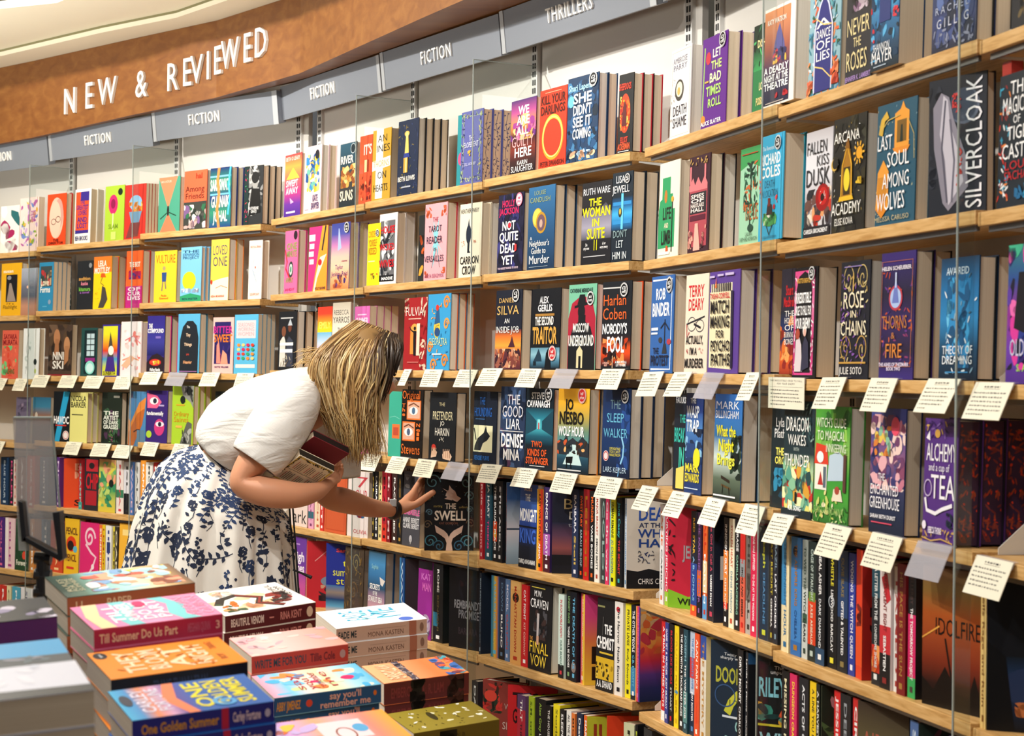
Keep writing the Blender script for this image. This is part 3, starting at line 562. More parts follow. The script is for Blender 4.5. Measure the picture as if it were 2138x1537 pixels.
Fo(1, 1946, 2038, -92, 3, '2a3458', 'dark blue book with white scattered letters in mist', [G(0, 1, '1a2036', '343f6e', '2c3a60', '1a2440'), B(61, .1, .05, .95, .9, 40, .13, '3f4f86', '24304e', '5a70a8', '1c263e', '31406c'), V(62, .05, .03, .95, .25, 30, .06, '8a90a8', '5a6488'), T('M O T H', .08, .72, .8, .82, 'e8e8f0', 0), R(.1, .6, .86, .612, 'd0d4e0'), T('R A C H E L', .08, .42, .84, .5, 'b0b8d0', 0), T('G I L L I G', .12, .26, .86, .36, 'c8ccdc', 0)], t=.034, ec='14161d', bay='C2')
Fo(1, 2112, 2150, -140, 1, '23242c', 'dark book cut by the right frame edge', [B(63, .2, .1, 1, .9, 20, .2, '3a3c48', '6a5a3a', '1a1b22')], bay='C3', t=.03, q0=.02)
# ================================================================ second shelf, face out
Fo(2, 1, 43, 550, 1, 'e9ae1e', 'yellow book with a dark photo panel of a lit path', [R(.25, .26, .8, .78, '1d1c20'), P([(.3, .27), (.75, .27), (.5, .62), (.42, .62)], '9a8a80'), E(.4, .72, .1, .04, '8a8a90'), T('susan', .1, .82, .6, .88, 'fff4d8'), T('Flashlight', .12, .13, .82, .2, '6a4a1c', 0), V(1, .3, .2, .7, .24, 8, .03, '6a4a1c')], t=.034)
Fo(2, 43, 76, 560, 1, '8a8d98', 'grey-blue book with a dusk beach', [G(0, 1, 'b07a60', 'c08a70', '5a5c68', '6a6e7e', '9aa0b0', 'aab0be'), E(.4, .6, .06, .03, 'e8b8a0')], kind='pb', t=.02)
Fo(2, 80, 110, 548, 4, '2f87b2', 'blue book with a dark painted panel', [R(.1, .5, .88, .92, '3f4a4c'), B(66, .15, .52, .85, .85, 14, .12, 'c0a078', '30403a', 'b8383a', '5a5a50'), T('Love', .12, .52, .7, .66, 'f4e4c8'), T('Forms', .1, .38, .8, .5, 'f4f4ee'), R(.3, .08, .6, .1, '60b0d0'), E(.78, .18, .1, .05, '8aa0b8')], t=.021, kind='pb', ec='2f87b2')
Fo(2, 160, 192, 545, 1, '25272b', 'charcoal book with three coloured words', [T('audition', .1, .6, .86, .67, 'd8a050'), T('katie', .25, .5, .7, .57, 'e88aa0'), T('kitamura', .12, .38, .86, .46, '7ac04a'), T('a novel', .2, .33, .8, .37, 'a86ac0'), E(.84, .9, .1, .05, '8a8d92')], t=.03)
Fo(2, 194, 231, 536, 2, 'f2d21c', 'yellow book with an orange top and white cut-out letters', [R(0, .7, 1, 1, 'ee7a2a'), T('LEILA|MOTTLEY', .04, .68, .9, .92, 'fbf4ea'), P([(.4, .6), (.7, .6), (.62, .68), (.42, .68)], 'd85a20'), P([(.5, .44), (.68, .4), (.82, .18), (.6, .02), (.3, .02), (.45, .2)], '4a4440'), L([(.5, .6), (.4, .5), (.6, .44)], .03, '8a6a2a'), V(68, .1, .1, .4, .4, 8, .04, 'e0b018')], t=.036, ec='d8402a')
Fo(2, 262, 296, 524, 2, 'e8602a', 'orange and magenta book with a red building', [R(0, 0, 1, .38, 'b8287a'), R(.15, .5, .9, .64, 'a01e48'), B(69, .15, .5, .9, .66, 12, .08, 'd02a2a', '4a2a7a', '7a1c4a'), T('THE BEST', .2, .72, .85, .8, 'fbe8d8'), J('OF|OUR|LIVES', .12, .14, .9, .36, 'f8dce8'), P([(.4, .66), (.5, .72), (.6, .66)], '7a1c3a')], t=.036, ec='a8243a')
Fo(2, 321, 367, 524, 1, 'f4c932', 'yellow book with a small figure in a blue suit', [J('VULTURE', .06, .76, .94, .92, 'b8481c', 0), E(.44, .66, .07, .04, 'b09a6a'), P([(.36, .4), (.54, .4), (.56, .58), (.34, .58)], '2f4f8a'), L([(.4, .4), (.36, .22)], .05, '8a7a6a'), L([(.5, .4), (.54, .26)], .05, '8a7a6a'), T('Phoebe|Greenwood', .26, .06, .66, .15, 'e0702a')], t=.03)
Fo(2, 376, 419, 516, 3, '7cc0e8', 'sky blue book with a big lime sun', [J('THE|EXPANSION|PROJECT', .08, .78, .88, .94, '1f4a6c'), E(.42, .38, .33, .17, 'c4d828', 26), B(71, .05, .16, .9, .24, 14, .09, 'e8eef4', 'c0d0e0', '8aa0c0'), P([(0, 0), (1, 0), (1, .1), (.5, .15), (0, .1)], '2f9a6a'), T('BEN PESTER', .1, .03, .86, .065, '1a3a4c')], t=.02, ec='5aa8d8')
Fo(2, 439, 476, 500, 2, 'f2cc50', 'yellow book with a pale torn lower half', [P([(0, 0), (1, 0), (1, .38), (.5, .35), (0, .3)], 'f4e8cc'), J('LOVED|ONE', .1, .56, .92, .9, '3a4468', 0), E(.06, .3, .06, .04, 'd84020'), L([(.3, .2), (.6, .24), (.95, .2)], .02, 'e8703a'), T('AISHA MUHARRAR', .04, .05, .8, .085, 'e0482a')], t=.036, ec='d87a34')
Fo(2, 518, 554, 502, 1, 'e9e2d6', 'cream book with pale blue target rings', [O(.5, .6, .38, .19, .015, '8ab0d8'), O(.5, .6, .3, .15, .015, '8ab0d8'), O(.5, .58, .2, .1, .015, 'a8c4e0'), E(.5, .54, .04, .02, 'd84a4a'), L([(.3, .5), (.6, .3)], .02, '5a9ad0'), T('NICOLA DINAN', .1, .87, .9, .91, 'e06a50', 0), T('DISAPPOINT', .15, .06, .85, .1, 'e07a60', 0)], t=.034)
Fo(2, 593, 620, 482, 2, 'ea6a9e', 'pink book with a green ringed eye and a red ribbon', [L([(.02, .7), (.2, .5), (.1, .4), (.5, .2)], .08, 'c8283a'), E(.5, .38, .18, .13, '2f3a38'), E(.5, .38, .12, .09, 'c8d4cc'), E(.5, .38, .06, .05, '3a8a6a'), J('ONE|MINUTE', .15, .58, .92, .8, '8a9a5a'), J('AWAY', .15, .17, .7, .25, '8a9a5a'), E(.8, .92, .14, .07, '2a1e2a'), T('ANDY', .1, .04, .8, .08, 'c84070')], t=.034, ec='c02a74')
Fo(2, 643, 682, 473, 1, 'd8337c', 'magenta and orange book with a tall cocktail glass', [P([(.7, 1), (1, 1), (1, 0), (.25, 0)], 'ee9a34'), P([(.62, .52), (.95, .56), (.5, .2), (.38, 0), (.3, 0), (.42, .24)], 'f0e2c8'), E(.62, .44, .1, .05, 'c02a2a'), L([(.72, .62), (.88, 1)], .07, '2a2a30'), R(.02, .78, .34, .88, 'f4e4ee'), R(.05, .66, .3, .74, 'f4e4ee'), R(.02, .54, .28, .62, 'f4e4ee'), R(.06, .42, .3, .5, 'e8c8dc'), T('HOLLY BOURNE', .4, .02, .95, .06, '30203a')], t=.03)
Fo(2, 690, 728, 466, 2, '7a68b0', 'violet and peach sky book with a shooting star', [G(0, 1, 'd8804a', 'f0a878', 'f4c0a0', 'eab8a8', 'c07ab0', '4a50a0', '3a4490'), P([(.38, .92), (.42, .92), (.56, .62), (.36, .58)], 'a8b8e8'), B(73, .05, .02, .95, .22, 20, .09, '6a3a80', 'b0583a', '3f2c6a', 'e88a4a'), T('Taylor', .25, .3, .68, .37, '5a3a7a', 0), T('Jenkins Reid', .06, .2, .94, .27, '5a3a7a', 0), T('ATMOSPHERE', .6, .41, .9, .43, '7a3a5a')], t=.036, st=ST(.84, .92, 'signed|copy'))
Fo(2, 761, 788, 468, 1, 'f0dc1e', 'lemon yellow book with a rough duck sketch', [J('CONSIDER', .05, .78, .6, .88, 'c07a1c'), J('YOURSELF|KISSED', .1, .5, .72, .74, 'b86a1a'), B(75, .3, .08, .85, .2, 10, .07, '6a5a20', 'c8b42a', 'd04a2a'), R(.1, .38, .6, .4, 'e8f0a0')], t=.034, kind='pb', st=ST(.78, .84))
Fo(2, 790, 827, 446, 2, 'e9e2de', 'white book with bold red words over grey pillars', [R(.06, .04, .88, .9, '6a6a6e'), B(76, .08, .06, .86, .9, 36, .12, '3a3a3e', 'd8d8d8', '8a8a8e', '20242c', 'f0f0f0'), R(.06, .04, .88, .13, '1a1a20'), J('HOUSE', .06, .72, .88, .82, 'd0202c'), J('WICKED', .04, .48, .88, .57, 'd0202c'), J('WIVES', .04, .24, .88, .34, 'd0202c'), T('MADDIE', .2, .06, .84, .1, 'fff')], t=.032, ec='e4dcd8')
Fo(2, 872, 884, 450, 1, '2a2c2c', 'sliver of a dark book with orange glimmers', [B(77, .1, .1, 1, .7, 12, .3, 'e0602a', 'e8a03a', '1c1c1c')], kind='pb', t=.02, q0=.04)
Fo(2, 885, 931, 425, 2, 'eda8b0', 'pink tarot-styled book with a pale blue starburst', [P([(.5, .5), (.2, .78), (.42, .6), (.38, .82), (.5, .62), (.64, .82), (.6, .6), (.82, .76)], '8accd8'), P([(.5, .55), (.2, .28), (.42, .44), (.4, .14), (.55, .42), (.7, .2), (.6, .46), (.85, .34)], '8accd8'), L([(.55, .4), (.35, .16)], .012, '2a2a40'), L([(.58, .4), (.72, .16)], .012, '2a2a40'), B(78, .05, .82, .3, .96, 8, .06, 'd8603a'), B(79, .74, .82, .96, .96, 8, .06, 'd8603a'), B(80, .04, .04, .2, .14, 6, .06, 'd8603a'), B(81, .8, .08, .97, .16, 6, .06, 'd8603a'), J('THE', .36, .76, .62, .82, 'a8485a', 0), J('TAROT', .18, .63, .78, .71, '2a2c44', 0), J('READER', .1, .48, .82, .57, '2a2c44', 0), T('OF', .42, .38, .56, .42, '2a2c44', 0), J('VERSAILLES', .03, .24, .9, .32, '2a2c44', 0), J('ANYA BERGMAN', .08, .03, .92, .08, '8a4a70', 0)], t=.036, ec='c8283a')
Fo(2, 958, 1003, 425, 2, 'eadfc8', 'cream book with a hanging black crow', [E(.42, .58, .12, .13, '20293a'), P([(.38, .7), (.46, .7), (.42, .8)], '20293a'), P([(.38, .5), (.48, .5), (.47, .36), (.52, .33), (.38, .33)], '20262e'), J('HEATHER PARRY', .04, .87, .88, .93, '1d1d20', 0), J('CARRION', .05, .18, .92, .28, '1a1a1c'), J('CROW', .16, .04, .78, .15, '1a1a1c'), V(84, .1, .42, .25, .5, 6, .03, 'c87a60'), V(85, .65, .42, .85, .5, 6, .03, 'c87a60')], t=.033, ec='e0d4bc')
Fo(2, 1038, 1091, 405, 1, '1e1e38', 'midnight blue book with white capitals picked out in red', [B(87, 0, 0, 1, 1, 60, .12, '16162c', '2c2c5e', '22224a', '3a3a7a', '141428'), J('HOLLY', .16, .84, .66, .92, 'd8285e'), J('JACKSON', .06, .74, .82, .82, 'd8285e'), J('NOT', .18, .54, .7, .65, 'fff'), J('QUITE', .08, .4, .82, .51, 'fff'), J('DEAD', .12, .25, .78, .36, 'fff'), J('YET', .2, .1, .68, .21, 'fff'), E(.48, .6, .06, .035, 'd8283a'), P([(.7, .25), (.78, .27), (.78, .34), (.7, .36)], 'd83a3a'), J('THE HARDEST MURDER TO SOLVE', .06, .04, .86, .065, 'd8c0d0')], t=.036, st=(.84, .91, 'f0d8e4', 'c02a60', 'half|price'))
Fo(2, 1101, 1156, 389, 3, '2a557e', 'slate blue book with an open gold locket', [G(0, 1, '17304c', '24507a', '2f6a9a'), E(.36, .62, .19, .12, 'd8a838', 24), E(.34, .63, .16, .1, 'f0cc58', 24), E(.5, .56, .2, .13, 'b88a2a', 24), E(.5, .56, .15, .1, '6a4f5c', 20), E(.5, .55, .06, .05, 'c0a090'), J('LOUISE', .22, .9, .66, .95, '9aa878', 0), J('CANDLISH', .06, .81, .84, .87, '9aa878', 0), T('A', .1, .36, .18, .4, 'f4f4f0', 0), J('Neighbour\'s', .08, .28, .84, .35, 'f4f4f0', 0), J('Guide to', .16, .19, .72, .26, 'f4f4f0', 0), J('Murder', .08, .07, .86, .17, 'f4f4f0', 0), R(.1, .03, .8, .035, 'a8b8c8')], t=.034, ec='13233a')
Fo(2, 1213, 1275, 380, 1, '1a1a20', 'black book with a hotel in mist and yellow stacked capitals', [G(.3, .75, '4a4a58', '9a96a8', '7a7688', '2a2a34'), P([(0, .6), (.3, .7), (.5, .62), (.8, .74), (1, .62), (1, 1), (0, 1)], '1d1c22'), J('RUTH WARE', .03, .85, .94, .93, 'e8e8ec', 0), J('THE', .24, .71, .66, .8, 'f0e21c'), J('WOMAN', .03, .58, .97, .69, 'f0e21c'), J('IN', .36, .46, .62, .55, 'f0e21c'), J('SUITE', .2, .31, .8, .43, 'f0e21c'), J('11', .42, .17, .58, .29, 'f0e21c'), R(.1, .09, .84, .1, 'c8c8cc'), T('She|only cares', .1, .18, .3, .26, 'fff', 0), T('is her|worst enemy', .66, .18, .92, .26, 'fff', 0)], t=.04)
Fo(2, 1276, 1337, 358, 2, '16222e', 'dark book with a glowing blue panelled door and brass knob', [G(.35, .72, '0f2a44', '1f78b8', '3fa8e0', '1a5a90', '10283c'), R(.05, .63, .45, .67, '2f8ac8'), R(.58, .63, .95, .67, '2f8ac8'), R(.05, .42, .45, .46, '2f8ac8'), R(.58, .42, .95, .46, '2f8ac8'), R(.46, .36, .57, .76, '66c4f0'), E(.42, .55, .09, .055, '2a2a20'), E(.42, .56, .05, .035, 'c8b04a'), J('LISA', .18, .88, .62, .96, 'f8f8f8', 0), J('JEWELL', .03, .77, .86, .85, 'f8f8f8', 0), J('DON\'T', .1, .27, .8, .35, '8aa4a8', 0), J('LET', .26, .155, .62, .235, 'd0dce0', 0), J('HIM IN', .1, .03, .8, .11, 'e0e8ea', 0)], t=.04, st=ST(.76, .92))
Fo(2, 1374, 1416, 338, 1, 'efe6d2', 'cream book with a green castle tower', [P([(.0, .1), (.8, .1), (.8, .5), (.68, .5), (.68, .66), (.56, .66), (.56, .84), (.16, .84), (.16, .62), (.05, .6), (0, .5)], '2f9a62'), E(.34, .64, .07, .07, 'c07a34'), J('LIFE', .2, .4, .62, .52, '1f2420'), T('AND', .3, .31, .5, .36, 'e8e0c0'), J('LIMB', .16, .14, .62, .28, '1f2420'), R(.66, .05, .7, .58, '1a241c'), E(.68, .6, .06, .03, 'd8a83a'), P([(.4, .04), (.52, .04), (.5, .12), (.42, .12)], 'd8582a'), R(.03, .03, .6, .06, 'e8f0e0')], t=.03)
Fo(2, 1436, 1479, 325, 2, '3a1e2c', 'maroon book with a pink stately house front', [R(.05, .06, .9, .66, 'b04a56'), R(.08, .4, .86, .62, '2c2830'), P([(.02, .7), (.2, .78), (.3, .7), (.45, .78), (.6, .7), (.75, .78), (.9, .7), (.9, .64), (.02, .64)], 'd87a80'), R(.04, .72, .12, .9, 'd87a80'), R(.74, .74, .82, .9, 'd87a80'), J('SPIES|OF|HARTLAKE|HALL', .12, .42, .76, .6, 'f4e8e0'), R(.1, .33, .84, .385, '5a1e34'), P([(.3, .02), (.62, .02), (.5, .3), (.36, .3)], 'f0b0a0'), B(91, .04, .04, .3, .28, 8, .07, '3a2a30', '7a3a44', 'e8a090'), B(92, .64, .04, .9, .28, 8, .07, '3a2a30', '7a3a44', 'e8a090'), V(93, .05, .9, .9, .98, 20, .05, 'c8a058', '6a4a34')], t=.033, ec='14141a')
Fo(2, 1543, 1584, 308, 1, '9ccfae', 'mint green book with a dark botanical plant', [P([(0, .78), (.5, .84), (1, .78), (1, 1), (0, 1)], '3f9a58'), V(95, .2, .35, .9, .85, 50, .12, '2a5a44', '1f3a30', 'c86a3a', '3f7a58'), L([(.55, .2), (.58, .85)], .05, '24402f'), B(96, .38, .22, .78, .44, 16, .08, '2f6a54', '7ab890', '1f4a3a'), J('THE LIE', .3, .26, .96, .42, 'b8602f', 0), E(.6, .18, .14, .04, '24483a'), T('LAURA', .36, .1, .7, .14, '3a5a48', 0), T('SHEPHERD-ROBINSON', .08, .05, .96, .09, '3a5a48', 0), R(.1, .93, .9, .94, 'b8482a')], t=.03, q0=.035)
Fo(2, 1584, 1633, 282, 2, '3aaad4', 'cyan book with white capitals and a barbecue grill', [J('RICHARD|COLES', .03, .6, .86, .82, 'fff'), T('The Reverend', .1, .86, .6, .9, 'e8f4fa', 0), J('DEATH', .22, .5, .66, .57, '2a6a8a', 0), J('ON LOCATION', .02, .41, .8, .48, '2a6a8a', 0), E(.48, .2, .3, .07, '4a9a54'), B(98, .22, .14, .76, .26, 14, .07, '3f8a4a', '7ac06a', 'f0e8d8', '2f6a3c'), P([(.34, .24), (.6, .24), (.56, .34), (.38, .34)], '3a2a2c'), R(.4, .32, .5, .4, '7a2a24'), L([(.36, .14), (.48, .05), (.6, .14)], .03, '2a3a3c'), B(99, .62, .28, .8, .42, 5, .05, 'd8383a'), V(100, .02, .45, .1, .6, 5, .05, 'd8383a'), T('a canon clement mystery', .2, .02, .8, .05, '1f5a78', 0)], t=.05, st=ST(.78, .91), ec='2aa0bc')
Fo(2, 1680, 1735, 272, 1, 'd4d2d6', 'pale book with a dark red poppy and black script capitals', [G(.2, 1, '6a6670', 'c8c4ca', 'e4e4ea', 'dcdce2', 'b8b4b8'), B(102, 0, 0, 1, .45, 44, .14, '3a3438', '6a4a44', 'e8a06a', 'c83a2a', '4a4850', 'f0e0d0', '2a2a30'), E(.68, .36, .26, .13, '9a1418', 20), E(.7, .37, .17, .085, 'c4201e', 20), E(.68, .36, .07, .035, '2a1014'), V(103, .6, .3, .8, .42, 7, .03, 'f0d8d0'), J('FALLEN', .04, .78, .82, .9, '2a2a32', 0), J('KISS', .42, .66, .9, .76, '2a2a32', 0), J('DUSK', .03, .48, .94, .64, '2a2a32', 0), R(0, 0, 1, .1, '26242a'), J('CARISSA BROADBENT', .02, .035, .92, .075, 'f4f4f4')], t=.035)
Fo(2, 1737, 1805, 243, 1, '232220', 'black book with a golden lantern, sun and moon', [B(105, 0, 0, 1, 1, 50, .1, '2a2a26', '1c1c1a', '3a3a30', '34301f'), V(106, .05, .1, .95, .95, 40, .02, 'e8dcb0', 'c8a850', 'fff'), P([(.3, .28), (.62, .28), (.6, .6), (.54, .7), (.46, .78), (.38, .7), (.32, .6)], 'a87420'), R(.36, .32, .56, .56, '3a2c14'), E(.46, .45, .09, .1, 'f4d838', 18), P([(.22, .27), (.68, .27), (.64, .31), (.26, .31)], 'f2c030'), L([(.3, .3), (.32, .58), (.46, .74), (.6, .58), (.62, .3)], .03, 'e8b030'), P([(.4, .72), (.54, .72), (.47, .86)], '8a5a1a'), E(.83, .66, .09, .055, 'f0a828')] + [L([(.83 + .1 * math.cos(i * .63), .66 + .062 * math.sin(i * .63)), (.83 + .16 * math.cos(i * .63), .66 + .1 * math.sin(i * .63))], .03, 'f4b838') for i in range(10)] + [E(.1, .6, .1, .055, 'd8b050'), E(.13, .61, .09, .05, '232220'), J('ARCANA', .08, .78, .86, .87, 'f8f6ee', 0), J('ACADEMY', .05, .15, .95, .25, 'f8f6ee', 0), J('ELISE KOVA', .16, .06, .72, .12, 'f8f6ee', 0), B(107, .78, .35, .95, .45, 5, .06, 'f0c838')], t=.04)
Fo(2, 1828, 1910, 212, 1, '25556c', 'tall teal book with two orange lantern towers and a wolf', [V(109, 0, .05, 1, .98, 40, .015, 'e0d8a8', 'a8c8d0'), P([(.46, .62), (.82, .62), (.82, .9), (.72, .93), (.66, .99), (.6, .93), (.46, .9)], 'eda03a'), R(.52, .66, .76, .84, '7a5a24'), P([(.6, .66), (.68, .66), (.66, .8), (.62, .8)], '1f2a20'), P([(.5, .57), (.78, .57), (.86, .62), (.42, .62)], 'e8902c'), P([(.02, .14), (.34, .14), (.34, .44), (.2, .54), (.06, .44)], 'eda03a'), R(.06, .2, .3, .4, 'd08a2c'), P([(.02, .14), (.34, .14), (.18, .06)], 'e08a28'), P([(.06, .76), (.12, .88), (.26, .94), (.32, .88), (.22, .86), (.16, .74)], 'd8b040'), L([(.08, .76), (.3, .86), (.6, .88)], .015, 'c8b060'), L([(.8, .84), (.96, .7), (.98, .5)], .012, 'c8b060'), J('LAST', .04, .62, .42, .74, 'fff', 0), J('SOUL', .3, .47, .86, .59, 'fff', 0), J('AMONG', .2, .3, .88, .42, 'fff', 0), J('WOLVES', .06, .12, .78, .26, 'fff', 0), J('MELISSA CARUSO', .02, .03, .9, .07, 'c8b88a', 0)], t=.03)
Ca(2, 1911, 1940, 2034, 172, '20242f', 'black book with a pale cloaked figure, moon and tall sideways letters', [E(.62, .78, .26, .13, '5a6478', 24), E(.6, .79, .24, .12, '3a4458', 24), B(112, 0, .1, .3, .95, 12, .12, '2a2e3a', '1a1c26'), P([(.22, .9), (.36, .86), (.44, .7), (.66, .42), (.7, .2), (.36, .04), (.26, .1), (.1, .5), (.08, .8)], '8a8694'), P([(.26, .88), (.34, .84), (.38, .66), (.56, .42), (.62, .24), (.36, .08), (.3, .4), (.2, .6)], 'c4c0cc'), L([(.3, .84), (.24, .5), (.34, .1)], .03, '5a5868'), L([(.38, .7), (.46, .4), (.42, .1)], .03, '6a6878'), K('SILVERCLOAK', .66, .04, .93, .97, 'f0f0f4'), V(113, .42, .74, .6, .88, 12, .05, 'c83a3a'), V(114, .5, .2, .6, .5, 10, .05, 'd04a40')], '', 'fff', '1c3044', w=.15, t=.02, sart=[V(115, 0, 0, 1, 1, 40, .02, 'a8b8c0', '5a7080')], bay='C2')
Fo(2, 2083, 2160, 150, 1, '1a2430', 'black book with red and blue ornaments and hand-drawn white capitals', [V(117, 0, .05, .3, .95, 50, .06, 'c8382a', 'e8843a', 'f0f0f0', '3aa0c0', '8a2a2a'), J('THE', .3, .84, .8, .94, 'fff', 0), J('MAGICIAN', .1, .7, 1, .82, 'fff', 0), J('OF', .4, .62, .6, .68, 'fff', 0), J('TIGER', .25, .5, .95, .6, 'fff', 0), J('CASTLE', .12, .36, 1, .47, 'fff', 0), J('LOUIS|SACHAR', .2, .2, .95, .34, 'c8202a', 0), B(118, .5, .05, .9, .16, 8, .1, '2f9ac8', '1f6a9a')], bay='C3', t=.04)
book(place(BAY[8], .028, .03, zshelf(2) + .0004), .03, .022, .25, 'pb', 'a82c24', 'red-edged book standing beside the black book with sideways letters, second shelf', 'books shown face out on the second shelf', pages=M_PAGER)
# ================================================================ third shelf, face out
Fo(3, 3, 37, 690, 1, 'd8604a', 'coral book with dark red capitals and green blots', [B(201, 0, .05, 1, .68, 26, .13, '6ac07a', 'e87a5a', 'd84a34', '8ac88a', 'e0604a'), T('SAYAKA|MURATA', .05, .7, .92, .92, '8a1c24'), T('VANISHING', .1, .1, .8, .2, '4a6a34')], t=.03, kind='pb')
Fo(3, 47, 80, 686, 1, 'e4e8e8', 'white book with a fine ink sketch', [B(202, .1, .1, .5, .9, 12, .1, 'd0dad8', 'c0ccc8', 'eef2f0'), L([(.2, .1), (.3, .4), (.2, .6), (.35, .9)], .015, '5a6a68'), E(.78, .34, .1, .06, '24302e'), E(.8, .16, .06, .05, 'b8c870')], t=.03)
Fo(3, 100, 155, 678, 1, '4a3a30', 'brown book with photographed bare feet', [B(203, 0, .1, 1, 1, 40, .16, '3a2c24', '6a5240', '54402f', '2e241e'), E(.36, .75, .14, .16, 'b07a54'), E(.8, .6, .13, .16, 'b8845c'), P([(.26, .4), (.48, .4), (.44, .72), (.3, .72)], 'a06c48'), P([(.7, .2), (.88, .3), (.9, .58), (.72, .58)], 'a8744e'), J('NINI|SKI', .2, .14, .7, .46, 'e8e4dc'), R(0, 0, 1, .03, '8a2028')], t=.03)
Fo(3, 168, 201, 685, 1, '234a48', 'dark teal book with a glowing column of windows', [R(.2, .05, .95, .95, '16282c')] + [R(.36 + .26 * i, .42 + .12 * j, .58 + .26 * i, .52 + .12 * j, 'bcd4dc') for i in range(2) for j in range(4)] + [R(.3, .3, .9, .38, '8a2c7a'), E(.6, .18, .3, .14, '8ad8cc'), E(.6, .17, .22, .1, 'c8ecec')], t=.03)
Fo(3, 212, 248, 678, 1, '3a2a8a', 'yellow book in a purple border with a hooded figure', [Gx(.04, .88, .02, .97, 'd8d834', 'c8d048', '3a9ac0', 'd8401c', 'e8a02a', 'e0dc2a', 'd8dc30'), P([(.2, .1), (.8, .1), (.66, .42), (.58, .66), (.46, .86), (.38, .6), (.32, .4)], '4a4438'), E(.52, .5, .16, .09, 'f0ece0'), P([(.2, .1), (.8, .1), (.68, .38), (.34, .38)], '3f2c80'), T('SUNBIRTH', .1, .03, .8, .1, '5a4a1c')], t=.03)
Fo(3, 251, 294, 672, 1, 'ecdfe0', 'white book with pink sketched hands', [B(205, .05, .1, .95, .85, 30, .09, 'f0c8c4', 'e8a0a0', 'f4e4e4', 'e07a70', 'f4ecec'), L([(.1, .3), (.5, .36), (.9, .3)], .04, 'e09a7a'), L([(.2, .66), (.6, .74), (.95, .6)], .03, 'd87a80'), P([(.05, .2), (.5, .4), (.7, .34), (.3, .15)], 'e8b090')], t=.034, ec='e0d070')
Fo(3, 306, 342, 660, 2, '33296f', 'indigo book with a dark mound and pink edges', [G(.3, 1, '1f1f5a', '3a3a90', '35308a', '332a80'), P([(0, .18), (.3, .3), (.6, .34), (1, .26), (1, 0), (0, 0)], '2c2026'), E(.5, .18, .34, .06, 'c8302a'), B(207, .25, .14, .75, .22, 10, .08, 'f0c83a', 'e8604a', 'f4e88a'), J('THE', .08, .78, .3, .86, 'fff'), J('COMPOUND', .03, .7, .95, .77, 'fff'), T('Aisling Rawle', .2, .03, .8, .08, 'fff'), R(.5, .6, .8, .64, '7a6ab8')], t=.033, ec='e02f7e')
Fo(3, 370, 415, 656, 2, '5aaed8', 'light blue book with a tall black arch', [P([(.1, 0), (.95, 0), (.95, .6), (.86, .8), (.68, .88), (.42, .88), (.22, .78), (.1, .56)], '22272e'), T('The', .4, .76, .54, .8, 'ddd'), T('Tiny', .38, .62, .58, .67, 'e8c8a8'), T('Things', .3, .46, .66, .51, 'e8c8a8'), T('are', .42, .3, .54, .34, 'c84a3a'), T('Heavier', .28, .16, .68, .21, 'e8a878'), R(.1, .02, .92, .035, '9a6aa0')], t=.034, ec='3a6a80')
Fo(3, 443, 486, 663, 1, 'f0bcb4', 'pink-framed book with a pointing hand at night', [R(.08, .17, .86, .92, '2a2360'), B(209, .1, .2, .84, .5, 16, .12, '3a2c70', 'c03a80', '231c50'), P([(.2, .18), (.4, .18), (.36, .4), (.3, .58), (.2, .5)], 'f08a7a'), P([(.4, .17), (.76, .17), (.7, .34), (.5, .42)], 'f0987e'), J('BITTER', .02, .72, .94, .84, 'c02f8a'), J('SWEET', .06, .56, .94, .69, 'ee7a2a'), T('HATTIE WILLIAMS', .12, .1, .8, .13, '5a3a6a')], t=.03)
Fo(3, 488, 537, 657, 4, '5ab4dc', 'light blue book with a pale pink panel and rows of coloured hearts', [R(.08, .6, .9, .9, 'f4d0d4'), J('SEASONED|WORKING|WOMEN', .14, .64, .84, .86, 'e89aa0', 0), R(.08, .1, .9, .16, 'e8dcd8')] + [E(.2 + .2 * i, .26 + .075 * j, .075, .028, ['d8402a', 'e88a3a', 'c82a5a', '3aa06a', 'e8c87a'][(i * 3 + j * 2) % 5], 8) for i in range(4) for j in range(4)], t=.02, kind='pb', ec='3a90b8')
Fo(3, 580, 617, 651, 3, '1c1e22', 'black book with two long-haired figures in white', [R(.1, .88, .8, .9, 'c8c8c8'), P([(.08, .06), (.42, .06), (.4, .5), (.3, .6), (.1, .5)], 'd8d4cc'), E(.3, .66, .12, .09, '7a4a34'), P([(.45, .06), (.85, .06), (.82, .5), (.6, .58), (.48, .5)], '3a3e4c'), E(.64, .72, .1, .07, '6a3c2c'), P([(.52, .76), (.78, .76), (.66, .88)], 'b8c0c8'), R(.1, .42, .85, .47, 'f4f4f4'), R(.12, .3, .82, .36, 'f4f4f4'), V(211, .1, .05, .8, .28, 14, .06, 'b0a898', '6a5a48')], t=.034, ec='121318')
Fo(3, 661, 691, 641, 1, 'd8402a', 'red, yellow and blue banded book behind the woman', [G(.55, 1, 'f0d02a', 'f0d02a', 'e8902a', 'd8402a', 'd03a28'), G(.25, .6, 'e8a0a8', 'c8d4e8', '6ab4d8'), T('EMILY', .1, .66, .9, .76, 'f8e860'), R(0, 0, 1, .25, 'e0c8c8')], t=.03, kind='pb')
Fo(3, 692, 729, 632, 1, 'd9d2c4', 'cream book with spaced dark capitals behind the woman', [G(0, 1, 'd4ccc0', 'e8e4dc', 'dcd4c4', 'b8ae9c'), J('REBECCA', .06, .82, .9, .89, '6a645c', 0), J('YARROS', .03, .7, .95, .79, '4a4640', 0), T('THE', .3, .58, .6, .63, '4a4640', 0), T('THINGS', .1, .44, .9, .51, '4a4640', 0)], t=.03)
